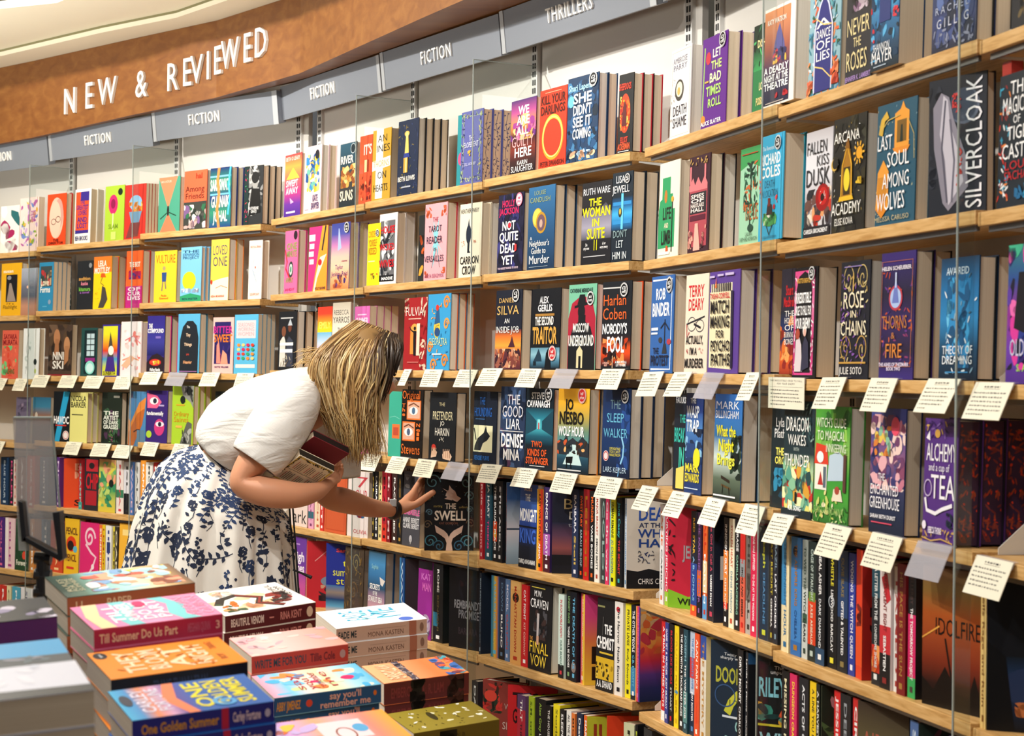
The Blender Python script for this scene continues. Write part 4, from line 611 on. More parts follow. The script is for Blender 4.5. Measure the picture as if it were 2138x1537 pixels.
Fo(3, 738, 769, 640, 4, 'd868b0', 'orchid pink book behind the top of the woman\'s head', [T('SUMMER', .1, .72, .9, .82, 'fbe0f0'), R(.2, .86, .8, .88, 'f0c0e0')], t=.027, ec='c04a9a', kind='pb')
Fo(3, 842, 889, 622, 1, 'a02226', 'dark red book with a black dancer in a gold doorway', [V(215, .72, .0, 1, 1, 30, .1, 'd8c0a8', '7a1418'), V(216, 0, .8, .2, 1, 10, .1, 'c8a088', '7a1418'), J('FULVIA', .05, .75, .84, .87, 'f0dcd0', 0), R(.2, .7, .76, .715, 'e8b0a0'), R(.3, .22, .5, .6, 'e08a3a'), E(.48, .58, .14, .06, 'e8a04a'), R(.58, .2, .72, .64, 'e8d4bc'), P([(.46, .2), (.56, .2), (.54, .42), (.56, .54), (.44, .54), (.44, .4)], '17161a'), E(.5, .575, .05, .025, '17161a'), L([(.46, .52), (.32, .56), (.28, .6)], .03, '17161a'), R(.2, .1, .7, .115, 'c87068')], t=.036)
Fo(3, 891, 938, 614, 3, '3a9ad0', 'sky blue book with a golden peacock and orange scrolls', [E(.42, .55, .14, .13, 'd8c03a'), P([(.3, .6), (.55, .62), (.5, .8), (.4, .82)], '2a5a8a'), E(.42, .82, .07, .04, 'd8382a'), E(.44, .5, .12, .06, '2a4a7a'), curl(.82, .88, .14, 'e88a3a', .05), curl(.84, .6, .12, 'e89a4a', .05), curl(.14, .3, .12, 'e88a3a', .05), curl(.8, .12, .14, 'e88a3a', .05), curl(.3, .06, .14, 'e88a3a', .05), V(218, .05, .1, .95, .9, 24, .05, 'f0b060', '2a78b0', 'e87a3a'), J('CLEOPATRA', .08, .33, .9, .42, 'c8d8a0', 0), R(.25, .2, .65, .22, 'c8e4f4')], t=.028, ec='d0622a', dark='2a7ab0')
Fo(3, 1033, 1087, 606, 1, '1e2230', 'black and orange book with a domed city at sunset', [G(0, .5, '4a2430', '7a3a34', 'c05a34', 'f0a040', 'e87830', '5a3038'), B(221, .02, .02, .98, .26, 50, .09, '5a2c34', '9a5a4a', '3a1f2c', 'c88a6a', '7a4038', 'e8b890'), P([(.52, .28), (.78, .28), (.72, .34), (.66, .42), (.6, .34)], '4a2430'), J('DANIEL', .12, .84, .7, .9, 'd8b068', 0), J('SILVA', .05, .69, .9, .8, 'e0b46a', 0), J('AN', .36, .58, .56, .64, 'f4f4f0', 0), J('INSIDE JOB', .03, .46, .92, .54, 'f4f4f0', 0)], t=.035, st=ST(.78, .93))
Fo(3, 1108, 1168, 603, 1, '15171d', 'black book with gold and white condensed capitals over misty domes', [G(.02, .27, '1a2c3a', '4a7a94', '8ab8c8', '5a8aa0'), P([(.1, .1), (.4, .1), (.36, .18), (.28, .26), (.2, .18)], '20384a'), P([(.5, .02), (.72, .02), (.7, .2), (.62, .27), (.54, .2)], '0f141a'), R(.1, .05, .2, .1, '16222c'), J('ALEX', .28, .82, .58, .9, 'e4e4e8'), J('GERLIS', .22, .72, .72, .8, 'e4e4e8'), R(.14, .66, .8, .69, 'a87a3a'), J('THE SECOND', .14, .55, .78, .65, 'f6f4ee'), J('TRAITOR', .06, .32, .9, .52, 'd8a24a')], t=.033, st=(.78, .2, 'c02a30', 'f4e4e0', 'half|price'))
Fo(3, 1185, 1243, 594, 1, '2a2f33', 'mint-bordered book with a hatted silhouette on a red arch', [R(0, 0, 1, 1, '74b89a'), P([(.0, .0), (.98, 0), (.98, .6), (.86, .78), (.5, .88), (.12, .78), (0, .6)], 'a8243a'), P([(.02, 0), (.98, .0), (.96, .3), (.8, .5), (.62, .56), (.62, .64), (.36, .64), (.36, .56), (.16, .48), (.02, .3)], '17191e'), E(.47, .68, .13, .09, '17191e'), P([(.22, .72), (.72, .76), (.7, .79), (.22, .75)], '17191e'), P([(.32, .76), (.62, .78), (.58, .88), (.4, .88)], '17191e'), J('CATHERINE MERRIDALE', .04, .905, .86, .95, '24383a'), J('MOSCOW', .18, .44, .76, .54, 'f2f2ec'), J('UNDERGROUND', .03, .28, .94, .4, 'f2f2ec'), P([(.34, .02), (.56, .02), (.56, .22), (.45, .28), (.34, .22)], 'd8cca0'), R(.42, .02, .5, .16, '15161a')], t=.034, st=ST(.8, .83, 'book of|the month'))
Fo(3, 1255, 1319, 588, 2, '181b22', 'black book with orange thin lettering above a blurred orange glow', [G(.04, .4, '1a1a20', '8a2c18', 'd8481c', 'c84a1c', '3a1c1c', '181b22'), B(225, .05, .05, .95, .36, 30, .12, 'e05a20', 'b83a18', '5a1c18', 'f08a4a', '2a1a1c'), J('Harlan', .03, .73, .84, .85, 'e8642c', 0), J('Coben', .03, .57, .86, .7, 'e8642c', 0), J('NOBODY\'S', .03, .41, .88, .52, 'fff'), J('FOOL', .2, .2, .8, .37, 'fff'), R(.03, .92, .7, .935, 'ccc'), T('A MISSING|BABY', .08, .04, .3, .09, 'e8b0a0'), T('A MAN WITH A|LOT TO HIDE', .52, .04, .9, .1, 'fff'), L([(.42, .02), (.42, .16)], .02, 'f0c8a0')], t=.036, st=ST(.76, .9), ec='e2511f')
Fo(3, 1357, 1404, 577, 1, '2f62a8', 'blue book in a white border with balance scales', [L([(.05, .96), (.9, .96), (.9, .04), (.05, .04)], .03, 'e8eef4'), J('ROB', .2, .76, .62, .87, 'fff'), J('BINDER', .06, .59, .82, .72, 'fff'), R(.62, .3, .66, .55, '1a2438'), P([(.54, .2), (.76, .2), (.7, .3), (.6, .3)], '2a3038'), L([(.46, .46), (.64, .52), (.84, .44)], .03, '1a2438'), E(.46, .34, .08, .03, '3a3a3c'), E(.84, .32, .09, .03, 'b03a48'), R(.06, .44, .36, .47, 'f0f4f8'), R(.06, .4, .34, .42, 'f0f4f8'), J('THE', .16, .2, .4, .26, '16203a'), J('PROTEST', .06, .08, .84, .18, '16203a')], t=.045, st=ST(.82, .9), ec='2f5ea0')
Fo(3, 1429, 1476, 573, 1, 'ecdcc8', 'cream book with crossed reading glasses and red capitals', [J('TERRY|DEARY', .12, .64, .8, .89, 'c8242c'), L([(.06, .5), (.86, .57)], .03, '20242c'), O(.3, .5, .18, .07, .015, '3a4048'), O(.66, .48, .18, .06, .015, '3a4048'), L([(.08, .5), (.1, .36), (.2, .42)], .03, 'b0242c'), L([(.4, .5), (.7, .46)], .04, '1c2028'), J('ACTUALLY,', .07, .3, .82, .38, '1c1c22'), J('I\'M A', .24, .19, .56, .26, '1c1c22'), J('MURDERER', .03, .06, .86, .15, '1c1c22'), V(228, .02, .2, .18, .26, 6, .03, 'b05050'), V(229, .64, .2, .86, .26, 6, .03, 'b05050')], t=.008, kind='pb')
Fo(3, 1478, 1541, 566, 3, '5b3f94', 'violet book with a cream matchbox full of capitals', [P([(.04, .06), (.78, .04), (.74, .8), (.02, .8)], 'efe4bc'), R(.06, .8, .76, .88, 'e8e0c0')] + [R(.09 + .06 * i, .8, .12 + .06 * i, .88, '2a2030') for i in range(11)] + [P([(.2, .84), (.26, .84), (.24, .94)], 'e8703a'), P([(.78, .04), (.84, .06), (.82, .8), (.74, .8)], '2a2440'), J('TASHA CORYELL', .05, .735, .7, .785, 'c8283a'), J('MATCH', .07, .59, .7, .71, '1c1a20'), J('MAKING', .08, .45, .72, .56, '1c1a20'), J('FOR', .28, .35, .54, .42, '1c1a20'), J('PSYCHO', .12, .22, .76, .32, '1c1a20'), J('PATHS', .14, .08, .78, .19, '1c1a20'), R(.03, .94, .2, .96, 'c8b8e0'), R(.3, .95, .5, .97, 'c8b8e0'), R(.56, .95, .84, .975, 'c8b8e0')], t=.038, ec='33245c')
Fo(3, 1628, 1654, 562, 1, '2a2636', 'dark book with red capitals half hidden by the pink-bordered one', [G(0, .6, '8a2a1c', 'e0602a', '2a2a4a', '1f2f60', '20242e'), B(231, 0, .05, 1, .55, 20, .2, 'e0702a', '1f3a70', '8a2420', 'f0a05a'), T('Stuart|MacBride', .2, .64, 1, .84, 'c8242c'), J('THE|HOUSE|OF|BURNING|BONES', .3, .28, 1, .6, 'f0ece6', 0)], t=.024, kind='pb', q0=.035)
Fo(3, 1655, 1703, 559, 1, '17161a', 'black book with a pink floral border and a couple', [Gx(.02, .88, .03, .97, 'd8488a', 'c83a78', 'e07aa8', 'd8488a'), P([(.1, .05), (.78, .05), (.78, .8), (.7, .92), (.45, .965), (.2, .92), (.1, .8)], '17161c'), V(233, .02, .03, .12, .97, 20, .06, 'f8d8e8', 'a82a60'), V(234, .78, .03, .88, .97, 24, .06, 'f8d8e8', 'fff', 'a82a60'), T('BRIGITTE KNIGHTLEY', .12, .86, .74, .9, 'd8a848'), J('IRRESISTIBLE', .08, .68, .76, .77, 'fff'), J('URGE TO FALL FOR', .08, .57, .78, .65, 'fff'), J('YOUR ENEMY', .1, .45, .76, .54, 'fff'), P([(.12, .06), (.46, .06), (.4, .3), (.3, .38), (.16, .34)], 'd8ccd0'), P([(.4, .06), (.74, .1), (.7, .32), (.56, .38), (.46, .3)], '34344a'), E(.24, .4, .09, .05, 'a84a3a'), E(.54, .43, .08, .05, 'e8e4e0'), E(.55, .41, .06, .035, 'e0b0a0')], t=.045, st=ST(.78, .94), ec='131317')
Fo(3, 1752, 1813, 546, 1, '1d1f2a', 'black book covered in gold and violet filigree', [curl(.25, .85, .2, 'c8b070', .02), curl(.75, .85, .2, 'c8b070', .02, -1), curl(.2, .25, .2, 'c8a058', .02), curl(.78, .25, .2, 'c8a058', .02, -1), V(237, .03, .12, .95, .9, 90, .05, '5a4a7a', 'b89a58', '3a3650', '7a4a9a', 'd8c890', '8a5ab0'), R(.02, .13, .94, .145, 'c89a48'), L([(.46, .9), (.46, .74)], .03, 'e0b860'), J('ROSE', .12, .6, .84, .74, 'f4e8c8', 0), J('IN', .38, .52, .6, .58, 'f4e8c8', 0), J('CHAINS', .06, .37, .94, .49, 'f4e8c8', 0), J('JULIE SOTO', .06, .04, .84, .1, 'f4f0e8', 0), R(.15, .95, .75, .96, '8a7ab0')], t=.036)
Fo(3, 1836, 1907, 527, 2, '37266e', 'deep violet book with an ice-blue jewel and orange ornaments', [G(.0, .9, '3a2a78', '2a2038', '33245c', '241f38', '30265e'), V(239, .05, .1, .95, .85, 60, .05, 'b8482a', '6a3a90', 'd8683a', '40307a', '8a3a6a'), E(.46, .64, .2, .1, 'b83a4a', 22), E(.46, .64, .16, .08, 'a8c0e8', 22), P([(.36, .6), (.56, .6), (.46, .82)], '6a7ac0'), R(.44, .72, .48, .84, 'c8d4f0'), L([(.05, .1), (.05, .93), (.94, .93), (.94, .1), (.05, .1)], .012, 'c0703a'), J('HELEN SCHEUERER', .04, .86, .9, .89, 'f0e8f4'), J('THORNS', .08, .4, .82, .5, 'c07a3a', 0), T('&', .36, .32, .48, .37, 'c07a3a', 0), J('FIRE', .2, .17, .7, .28, 'd8873a', 0), T('THE ASHES OF THEZMARR|BOOK TWO', .03, .07, .9, .13, 'e8dcf0')], t=.036, ec='16151c')
Fo(3, 1961, 2040, 538, 2, '15304a', 'dark blue book with a glowing stairway among bubbles', [G(0, 1, '0f1c2a', '16405e', '2a80b8', '1f6aa0', '143450'), R(.2, .2, .76, .84, '2f8ac4'), B(241, .18, .1, .8, .86, 36, .12, '3fa0d8', '2478b0', '1a5a8a', '6ac0e8', '1c4f78'), V(242, .02, .05, .98, .95, 30, .05, 'e4ecf0', '8ab0c8', '3a5a70'), J('AVA REID', .16, .86, .76, .92, 'd0e4f0', 0), T('A', .2, .3, .28, .34, 'e8f0f4', 0), J('THEORY OF|DREAMING', .1, .13, .9, .28, 'eef4f8', 0), R(.2, .06, .8, .07, '3a8ac0')], t=.034, ec='101a24')
Fo(3, 2101, 2180, 509, 1, '3a2f7a', 'nebula coloured violet, pink and green book at the frame edge', [G(0, 1, '4a2a80', '6a3aa8', '8a2a90', '2a4a90', '2f7a78'), B(244, 0, .1, 1, 1, 50, .16, '5a3aa0', 'd83a9a', '2a3a8a', '1a1a30', '3fb08a', 'e86ab0', '30206a'), P([(.2, .4), (.5, .36), (.6, .8), (.3, .8)], '17151f'), J('OLDWAY', .1, .2, .95, .32, 'c8c4e0', 0), T('S. A.', .3, .09, .6, .14, '9ad060')], bay='C3', t=.04)
# ================================================================ fourth shelf, face out
Fo(4, 32, 62, 830, 1, '6a6078', 'muted purple book seen above the clear sign holder', [B(301, .1, .3, .9, .9, 20, .15, '5a5068', '8a7a90', '4a4458')], t=.03, kind='pb')
Fo(4, 67, 104, 830, 1, '5a6a78', 'book with a brown ridge under a blue sky', [G(.4, 1, '5a3a2c', '8a6048', '3a7a9a', '2f6a8a'), R(0, 0, 1, .4, '3f2c26'), E(.2, .6, .08, .08, 'c8b8a8')], t=.03, kind='pb')
Fo(4, 110, 145, 818, 1, '15191d', 'black book with a diagonal cyan beam and white capitals', [P([(.1, .0), (.4, 0), (.95, 1), (.6, 1)], '2aa0d0'), J('HAVOC', .03, .36, .95, .5, 'fff'), R(.15, .31, .8, .335, 'c83a30'), E(.78, .13, .18, .09, 'f0e8e4'), O(.78, .13, .14, .07, .02, 'c82a2a')], t=.034)
Fo(4, 145, 181, 820, 3, 'e2dd86', 'pale yellow book with stark black capitals', [J('NICOLA|BARKER', .03, .7, .9, .93, '24241c'), R(.1, .545, .75, .565, '3a3a2c')], t=.026, ec='c8c478')
Fo(4, 211, 252, 820, 3, '20281f', 'dark green book with scrawled white lettering', [B(305, .05, .05, .95, .7, 30, .14, '2a342a', '3a5a40', '182018', '4a2f48'), J('THE|ARTIST|OF DARK|GRASSES', .1, .3, .86, .64, 'e4e8dc'), V(306, .4, .05, .6, .3, 12, .06, '5a8a4a', '8a4a6a'), R(.6, .9, .9, .94, '8a8a80')], t=.027, ec='14181a')
Fo(4, 268, 303, 818, 1, '4a80b0', 'book with an orange sleeping face against blue', [P([(0, .1), (.9, .62), (1, .9), (.6, .8), (.1, .42), (0, .5)], 'd8843a'), P([(0, 0), (.3, 0), (.8, .4), (.95, .7), (.5, .6), (0, .25)], 'b8642c'), L([(.3, .26), (.5, .3), (.66, .3)], .05, '4a2418'), R(.5, .02, .95, .3, '5a7a94')], t=.03)
Fo(4, 304, 348, 816, 1, '3a2670', 'purple book with two pink theatre masks', [P([(.02, .95), (.5, .9), (.72, .78), (.5, .66), (.05, .66)], 'e0608a'), E(.36, .8, .2, .07, 'f0e8ec'), E(.4, .8, .09, .05, '2a3040'), E(.64, .3, .24, .16, 'c83a7a', 20), E(.66, .36, .2, .05, 'f0e0ea'), E(.66, .36, .08, .045, '24243a'), E(.16, .16, .13, .07, 'a8c83a'), J('fundamentally', .04, .53, .82, .6, 'fff'), R(.6, .7, .85, .73, 'b8a8d8')], t=.033)
Fo(4, 358, 402, 806, 3, 'a5c832', 'lime book with orange serif words and black and white photo scraps', [P([(.4, 1), (1, 1), (1, .62), (.86, .72), (.5, .82)], '8a8c84'), B(309, .55, .72, 1, 1, 14, .12, '5a5c58', 'b8bab4', '2c2e2c'), P([(.4, 0), (.95, 0), (.95, .36), (.74, .4), (.5, .14)], '5c5e58'), B(310, .5, .02, .95, .32, 10, .1, '2e302e', 'a8aaa4'), E(.5, .76, .12, .07, '202620'), J('Ordinary|Saints', .08, .38, .8, .56, 'd0881c', 0), R(.2, .66, .6, .68, 'd89a30'), R(.2, .28, .5, .32, 'e0b050')], t=.028)
Fo(4, 447, 482, 818, 1, '242824', 'dark book just above the woman\'s back', [T('LOST', .1, .7, .9, .84, 'c8c84a'), B(312, .1, .2, .9, .6, 10, .15, '3a3e38', '6a6a40')], t=.03)
Fo(4, 738, 770, 840, 1, 'd8689a', 'pink book glimpsed under the ends of the woman\'s hair', [B(313, .1, .1, .9, .9, 14, .16, 'e89ab8', 'c04a80', 'f0c0d0')], t=.03, kind='pb')
Fo(4, 810, 836, 818, 1, '3aa48c', 'teal book with a small orange square beside the woman\'s hair', [R(.3, .28, .9, .5, 'd8703a'), R(.4, .33, .8, .45, 'b84a34'), L([(.1, .6), (.5, .62), (.9, .58)], .02, '7ac8b8')], t=.03)
Fo(4, 837, 881, 814, 1, '1c1613', 'black and orange book with two photographed eyes', [R(.24, .56, .9, .84, 'e8722c'), R(.28, .58, .86, .82, 'd8a890'), E(.56, .69, .2, .06, 'f4ece8'), E(.56, .69, .08, .05, '4a6a8a'), L([(.32, .76), (.56, .8), (.82, .75)], .03, '7a4a34'), R(.06, .25, .66, .53, 'e8722c'), R(.1, .27, .62, .51, 'd4a088'), E(.36, .38, .2, .06, 'f4ece8'), E(.36, .38, .08, .05, '4a5a78'), L([(.14, .45), (.36, .49), (.6, .44)], .03, '6a4030'), J('Original', .02, .86, .88, .98, 'e8722c', 0), J('Stevens', .03, .06, .93, .2, 'e8722c', 0)] + [T(c, .72, .46 - i * .065, .92, .51 - i * .065, 'e8722c') for i, c in enumerate('Nell')] + [T(c, .05, .74 - i * .065, .2, .79 - i * .065, 'e8722c') for i, c in enumerate('The')], t=.035)
Fo(4, 895, 950, 820, 1, '1b1d21', 'black book with two pale hands and a red flower', [J('THE', .36, .8, .58, .85, 'c0b48a', 0), J('PRETENDER', .12, .6, .88, .72, 'd8cfa8', 0), J('JO', .42, .52, .58, .58, 'f0ece0', 0), J('HARKIN', .22, .37, .78, .48, 'f0ece0', 0), V(317, .4, .28, .6, .35, 8, .03, 'c8c4b8'), E(.2, .2, .08, .04, 'c8382c'), P([(.1, .04), (.3, .06), (.34, .13), (.22, .17), (.12, .12)], 'e8c4a8'), P([(.56, .04), (.84, .02), (.9, .08), (.78, .16), (.62, .15), (.54, .1)], 'e8c4a8')] + [L([(.13 + .05 * i, .08), (.14 + .055 * i, .19)], .02, 'e0b898') for i in range(4)] + [L([(.6 + .07 * i, .06), (.58 + .075 * i, .18)], .024, 'e0b898') for i in range(4)], t=.036)
Fo(4, 987, 1035, 818, 1, '1c2230', 'navy book with a black goat on a cream panel', [R(.02, .18, .84, .54, 'e8e4bc'), P([(.06, .2), (.34, .2), (.44, .3), (.62, .34), (.74, .4), (.6, .46), (.54, .52), (.46, .44), (.2, .36), (.08, .26)], '20242a'), P([(.5, .46), (.6, .46), (.56, .54)], '20242a'), L([(.04, .5), (.14, .34)], .04, '20242a'), J('THE', .26, .82, .5, .92, '2a62b0', 0), J('HOUNDING', .04, .66, .8, .78, '2f6ac0', 0), R(.1, .62, .5, .63, '4a78b0'), J('XENOBE PURVIS', .08, .07, .74, .13, '2f7ad0', 0)], t=.03)
Fo(4, 1043, 1094, 808, 1, '2a3a58', 'stormy blue book with chunky white serif capitals', [B(321, 0, 0, 1, 1, 50, .14, '1f2c46', '3a5078', '2c3f60', '4a6590', '182236', '5a3a58'), J('THE', .28, .78, .8, .9, 'dcdce4', 0), J('GOOD', .08, .62, .94, .76, 'dcdce4', 0), J('LIAR', .24, .47, .82, .6, 'fff', 0), R(.02, .44, .96, .45, 'd8d8d8'), J('DENISE', .06, .25, .97, .41, 'fff'), J('MINA', .16, .09, .84, .22, 'fff')], t=.03)
Fo(4, 1096, 1153, 812, 1, '16222c', 'dark book with a teal corridor and orange capitals', [G(.3, .76, '122430', '1f5a70', '4ab8c8', '2a7a90', '183848'), P([(.0, .74), (.4, .6), (.4, .5), (0, .42)], '204a5c'), P([(1, .74), (.6, .6), (.6, .5), (1, .42)], '1d4456'), R(.44, .5, .54, .62, '8ae0e8'), R(.47, .5, .51, .58, 'c83a3a'), J('STEVE', .2, .87, .66, .95, 'f4f4f4'), J('CAVANAGH', .03, .77, .88, .85, 'f4f4f4'), J('TWO', .24, .28, .64, .35, 'e8602c'), J('KINDS OF', .1, .17, .8, .25, 'e8602c'), J('STRANGER', .05, .07, .88, .15, 'e8602c'), R(.2, .04, .75, .05, 'ccc')], t=.035, st=ST(.83, .93, 'signed|copy'))
Fo(4, 1163, 1228, 812, 2, '2a3a48', 'yellow to blue book with a lone wolf on a lit street', [G(0, 1, '141a22', '24485c', '4a8a98', '6a8a70', 'b8a04a', 'e8b030', 'f0b02c'), P([(0, .36), (.1, .4), (.2, .38), (.3, .46), (.36, .38), (.5, .42), (.66, .37), (.8, .44), (1, .36), (1, .2), (0, .22)], '2a3038'), P([(.2, .1), (.8, .1), (.6, .34), (.46, .34)], 'c8e4e4'), B(325, 0, .22, 1, .4, 24, .06, '3a2c24', 'e8b070', 'c85a34', '24343c'), P([(.3, .12), (.5, .12), (.52, .2), (.3, .19)], '0f1216'), L([(.33, .12), (.32, .06)], .025, '0f1216'), L([(.46, .12), (.47, .06)], .025, '0f1216'), J('JO', .25, .75, .5, .87, '1c1a18'), J('NESBO', .05, .58, .84, .72, '1c1a18'), J('WOLF HOUR', .05, .44, .86, .55, 'fff'), R(.05, .03, .8, .045, 'ccc')], t=.033, st=(.78, .92, 'd83030', 'f8e0d8', 'half|price'), ec='d07a24')
Fo(4, 1256, 1334, 812, 3, '182a48', 'navy book with thin pale blue capitals and a falling feather', [G(0, 1, '121c30', '1a3460', '1c3668', '182848'), B(327, .55, .1, 1, .9, 16, .14, '203f7a', '1a2f5c', '264a8c'), J('THE', .28, .77, .66, .87, '6a8a98', 0), J('SLEEP', .16, .62, .78, .72, '6ab8d8', 0), J('WALKER', .06, .45, .92, .55, '6ab8d8', 0), L([(.72, .46), (.8, .36), (.78, .24), (.7, .16)], .05, '8ac4e8'), L([(.66, .12), (.62, .02)], .03, '6aa8d8'), E(.17, .24, .1, .06, 'f0d8d8'), O(.17, .24, .08, .045, .02, 'b83a3a'), J('SOME NIGHTMARES|YOU CAN\'T|WAKE FROM', .3, .24, .7, .34, 'e8dc4a', 0), J('LARS KEPLER', .08, .06, .92, .12, 'b8d0e4', 0)], t=.036, st=ST(.82, .91))
Fo(4, 1405, 1428, 822, 1, '182230', 'dark book with teal capitals half hidden by the blue one', [T('FAULKS', .1, .9, 1, .96, 'e0e4e8'), T('THE', .5, .7, 1, .78, '3ac0b0'), T('BREAK', .05, .5, 1, .64, '3ac0b0'), T('IN', .5, .24, 1, .44, '4ad0b8'), P([(.3, .02), (1, .02), (1, .26), (.3, .22)], 'e8d86a')], kind='pb', t=.03, q0=.03)
Fo(4, 1429, 1464, 822, 1, '1f3a70', 'royal blue book with a house among trees and a yellow disc', [G(.3, 1, '1a2c50', '2f5a9a', '4a80c0', '24408a', '20386c'), B(331, 0, .35, 1, .65, 24, .14, '16243c', '2a5a90', '8ac0e8', '1c3050'), R(.1, .36, .6, .5, '24447a'), J('THE', .26, .9, .6, .95, 'e8eef4'), J('WASP|TRAP', .06, .62, .8, .87, 'e8f0f8'), E(.72, .36, .2, .1, 'f0e02c'), J('MARK|EDWARDS', .06, .12, .9, .3, 'f0e038'), R(.05, .05, .85, .06, 'cde')], t=.04, ec='2a3038')
Fo(4, 1489, 1546, 824, 3, '24568c', 'blue book with yellow words above an empty park bench', [G(0, 1, '1a2420', '5a6a58', 'c8d8d0', '2f6aa0', '2f70b8', '2a66b0'), B(333, .62, .2, 1, .62, 20, .14, '16241f', '22382c', '101a18'), P([(.3, .2), (.62, .16), (.62, .19), (.3, .23)], '2a2018'), P([(.32, .13), (.66, .1), (.66, .12), (.32, .15)], '5a4424'), L([(.38, .14), (.36, .06)], .02, '17130f'), L([(.6, .12), (.62, .05)], .02, '17130f'), J('MARK|BILLINGHAM', .04, .77, .9, .93, 'e8eef4', 0), J('What the', .1, .6, .8, .7, 'e8e02c'), J('Night', .18, .46, .74, .57, 'e8e02c'), J('Brings', .14, .33, .8, .43, 'e0e048'), R(.05, .03, .85, .045, 'eee')], t=.04, ec='14181d')
Fo(4, 1608, 1633, 852, 1, '16262c', 'dark book with white capitals half hidden by the dragon-fire one', [T('Lyla|Plath', .2, .7, 1, .9, 'f0f0ee', 0), T('THE|ORC', .3, .44, 1, .6, 'f0e868'), B(341, .2, .1, 1, .4, 8, .2, '2f8ab0', '1a4458')], kind='pb', t=.024, q0=.03)
Fo(4, 1634, 1697, 838, 1, '22343a', 'dark teal book bursting with yellow and green flames', [G(0, .55, '1c2f30', '7ab0a0', 'd8d878', 'a8c8a0', '24383c'), B(343, 0, .06, 1, .5, 70, .12, 'e8e07a', '5aa08a', 'f0f0b8', '2f5a58', 'd8a03a', '8ac09a', 'c83a30', '24484c'), V(344, .6, .6, 1, 1, 24, .06, '8aa8a0', '3a5a5c', '16282c'), J('DRAGON', .08, .74, .84, .86, 'f4f4ee', 0), J('WAKES', .16, .62, .76, .71, 'f4f4ee', 0), T('WITH', .36, .57, .54, .6, 'b8c8c0', 0), J('THUNDER', .06, .44, .9, .54, 'f4f4ee', 0), P([(.44, .12), (.5, .12), (.5, .22), (.44, .22)], '12181a'), R(0, 0, 1, .07, '1f2c30'), J('K.X. SONG', .24, .06, .66, .1, 'fff')], t=.008, kind='pb')
Fo(4, 1699, 1771, 850, 1, '3f8a3a', 'green book with a red-roofed cottage and deck chair', [G(0, 1, '2f6a2c', '4aa03c', '3f9a38', '88b85a', '5aa83c', '4a9a34'), B(346, 0, .65, 1, 1, 30, .12, '4a9a3a', '7ac04a', '2f6a2a', '9ad05a'), P([(.4, .36), (.92, .38), (.9, .56), (.7, .62), (.44, .58)], 'bcd0e0'), P([(0, .5), (.42, .5), (.36, .66), (.04, .68)], 'd8402a'), R(.03, .28, .38, .5, 'f0ece0'), P([(.12, .32), (.2, .44), (.28, .32)], 'b8302a'), E(.18, .56, .1, .05, 'e8f0f4'), R(.28, .3, .36, .48, '5a6a78'), B(347, .1, .04, .7, .28, 16, .05, 'e0d890', 'f0e8c0', 'c8d070'), P([(.56, .2), (.86, .2), (.8, .3), (.6, .3)], 'e8e0c8'), E(.7, .29, .07, .035, 'a84a3a'), R(.86, .28, .94, .6, '5a3a34'), V(348, 0, 0, 1, .16, 30, .04, 'd8e0a0', '6ab04a', '2a5a28'), J("WITCH'S GUIDE", .06, .82, .92, .9, 'e8ecd8', 0), J('TO MAGICAL', .1, .71, .9, .79, 'e8ecd8', 0), J('INNKEEPING', .36, .61, .94, .68, 'e8ecd8', 0), J('SANGU MANDANNA', .06, .08, .9, .14, '9ac070', 0)], t=.033)
Fo(4, 1815, 1887, 854, 1, '333d70', 'blue and pink book with a glasshouse on a cliff', [G(0, 1, '1a2236', '24304c', '3a3a60', '8a5a80', '4a4a90', '3c4890'), B(351, 0, .35, 1, .95, 70, .12, 'c87a90', 'e8b0b8', '5a4a80', '8a4a6a', 'f0d0c8', '3a3a70', '704068'), B(352, .1, .62, .6, .86, 20, .08, 'e8c85a', '8ac0a0', 'd8803a', 'f4e8a0'), E(.72, .86, .12, .075, 'e8506a'), J('THE', .26, .42, .46, .48, 'f4f4f8', 0), J('ENCHANTED', .04, .31, .86, .39, 'f4f4f8', 0), J('GREENHOUSE', .03, .2, .9, .29, 'f4f4f8', 0), J('SARAH BETH DURST', .06, .12, .8, .15, 'f0f0f4'), R(.1, .08, .7, .09, 'd8506a')], t=.034, ec='1d2a50')
Fo(4, 1927, 1996, 876, 3, '54307e', 'violet book with big white lettering and gold filigree', [V(355, .02, .03, .98, .12, 30, .06, 'c8a058', '3a2060'), V(356, .02, .84, .98, .98, 30, .06, '7a5aa0', '38205c', 'c8a058'), E(.4, .88, .08, .035, 'c89a48'), P([(.06, .84), (.16, .9), (.18, .82)], 'f0ecf4'), J('ALCHEMY', .08, .66, .98, .8, 'f4f0f6', 0), J('and a cup of', .16, .58, .78, .64, 'f0ecf4', 0), J('TEA', .24, .36, .96, .55, 'f4f0f6', 0), L([(.08, .36), (.14, .26), (.4, .24), (.6, .28), (.9, .32)], .06, 'f0ecf4'), O(.16, .44, .11, .065, .02, 'c8b8d8'), T('REBECCA THORNE', .2, .08, .6, .13, 'f0e8f4'), B(357, .74, .14, .95, .26, 6, .07, '1f2a3c'), E(.08, .14, .06, .035, 'f0e8f4'), L([(.02, .04), (.3, .02), (.6, .045), (.95, .02)], .02, 'c8a058')], t=.046, ec='1d1828', fore=[R(0, 0, 1, 1, '3c2540'), V(360, .08, .02, .95, .98, 60, .16, 'a8462a', '8a3a34', '7a3030'), B(365, .1, .02, .95, .98, 22, .07, 'd8402a', 'c83a2a')])
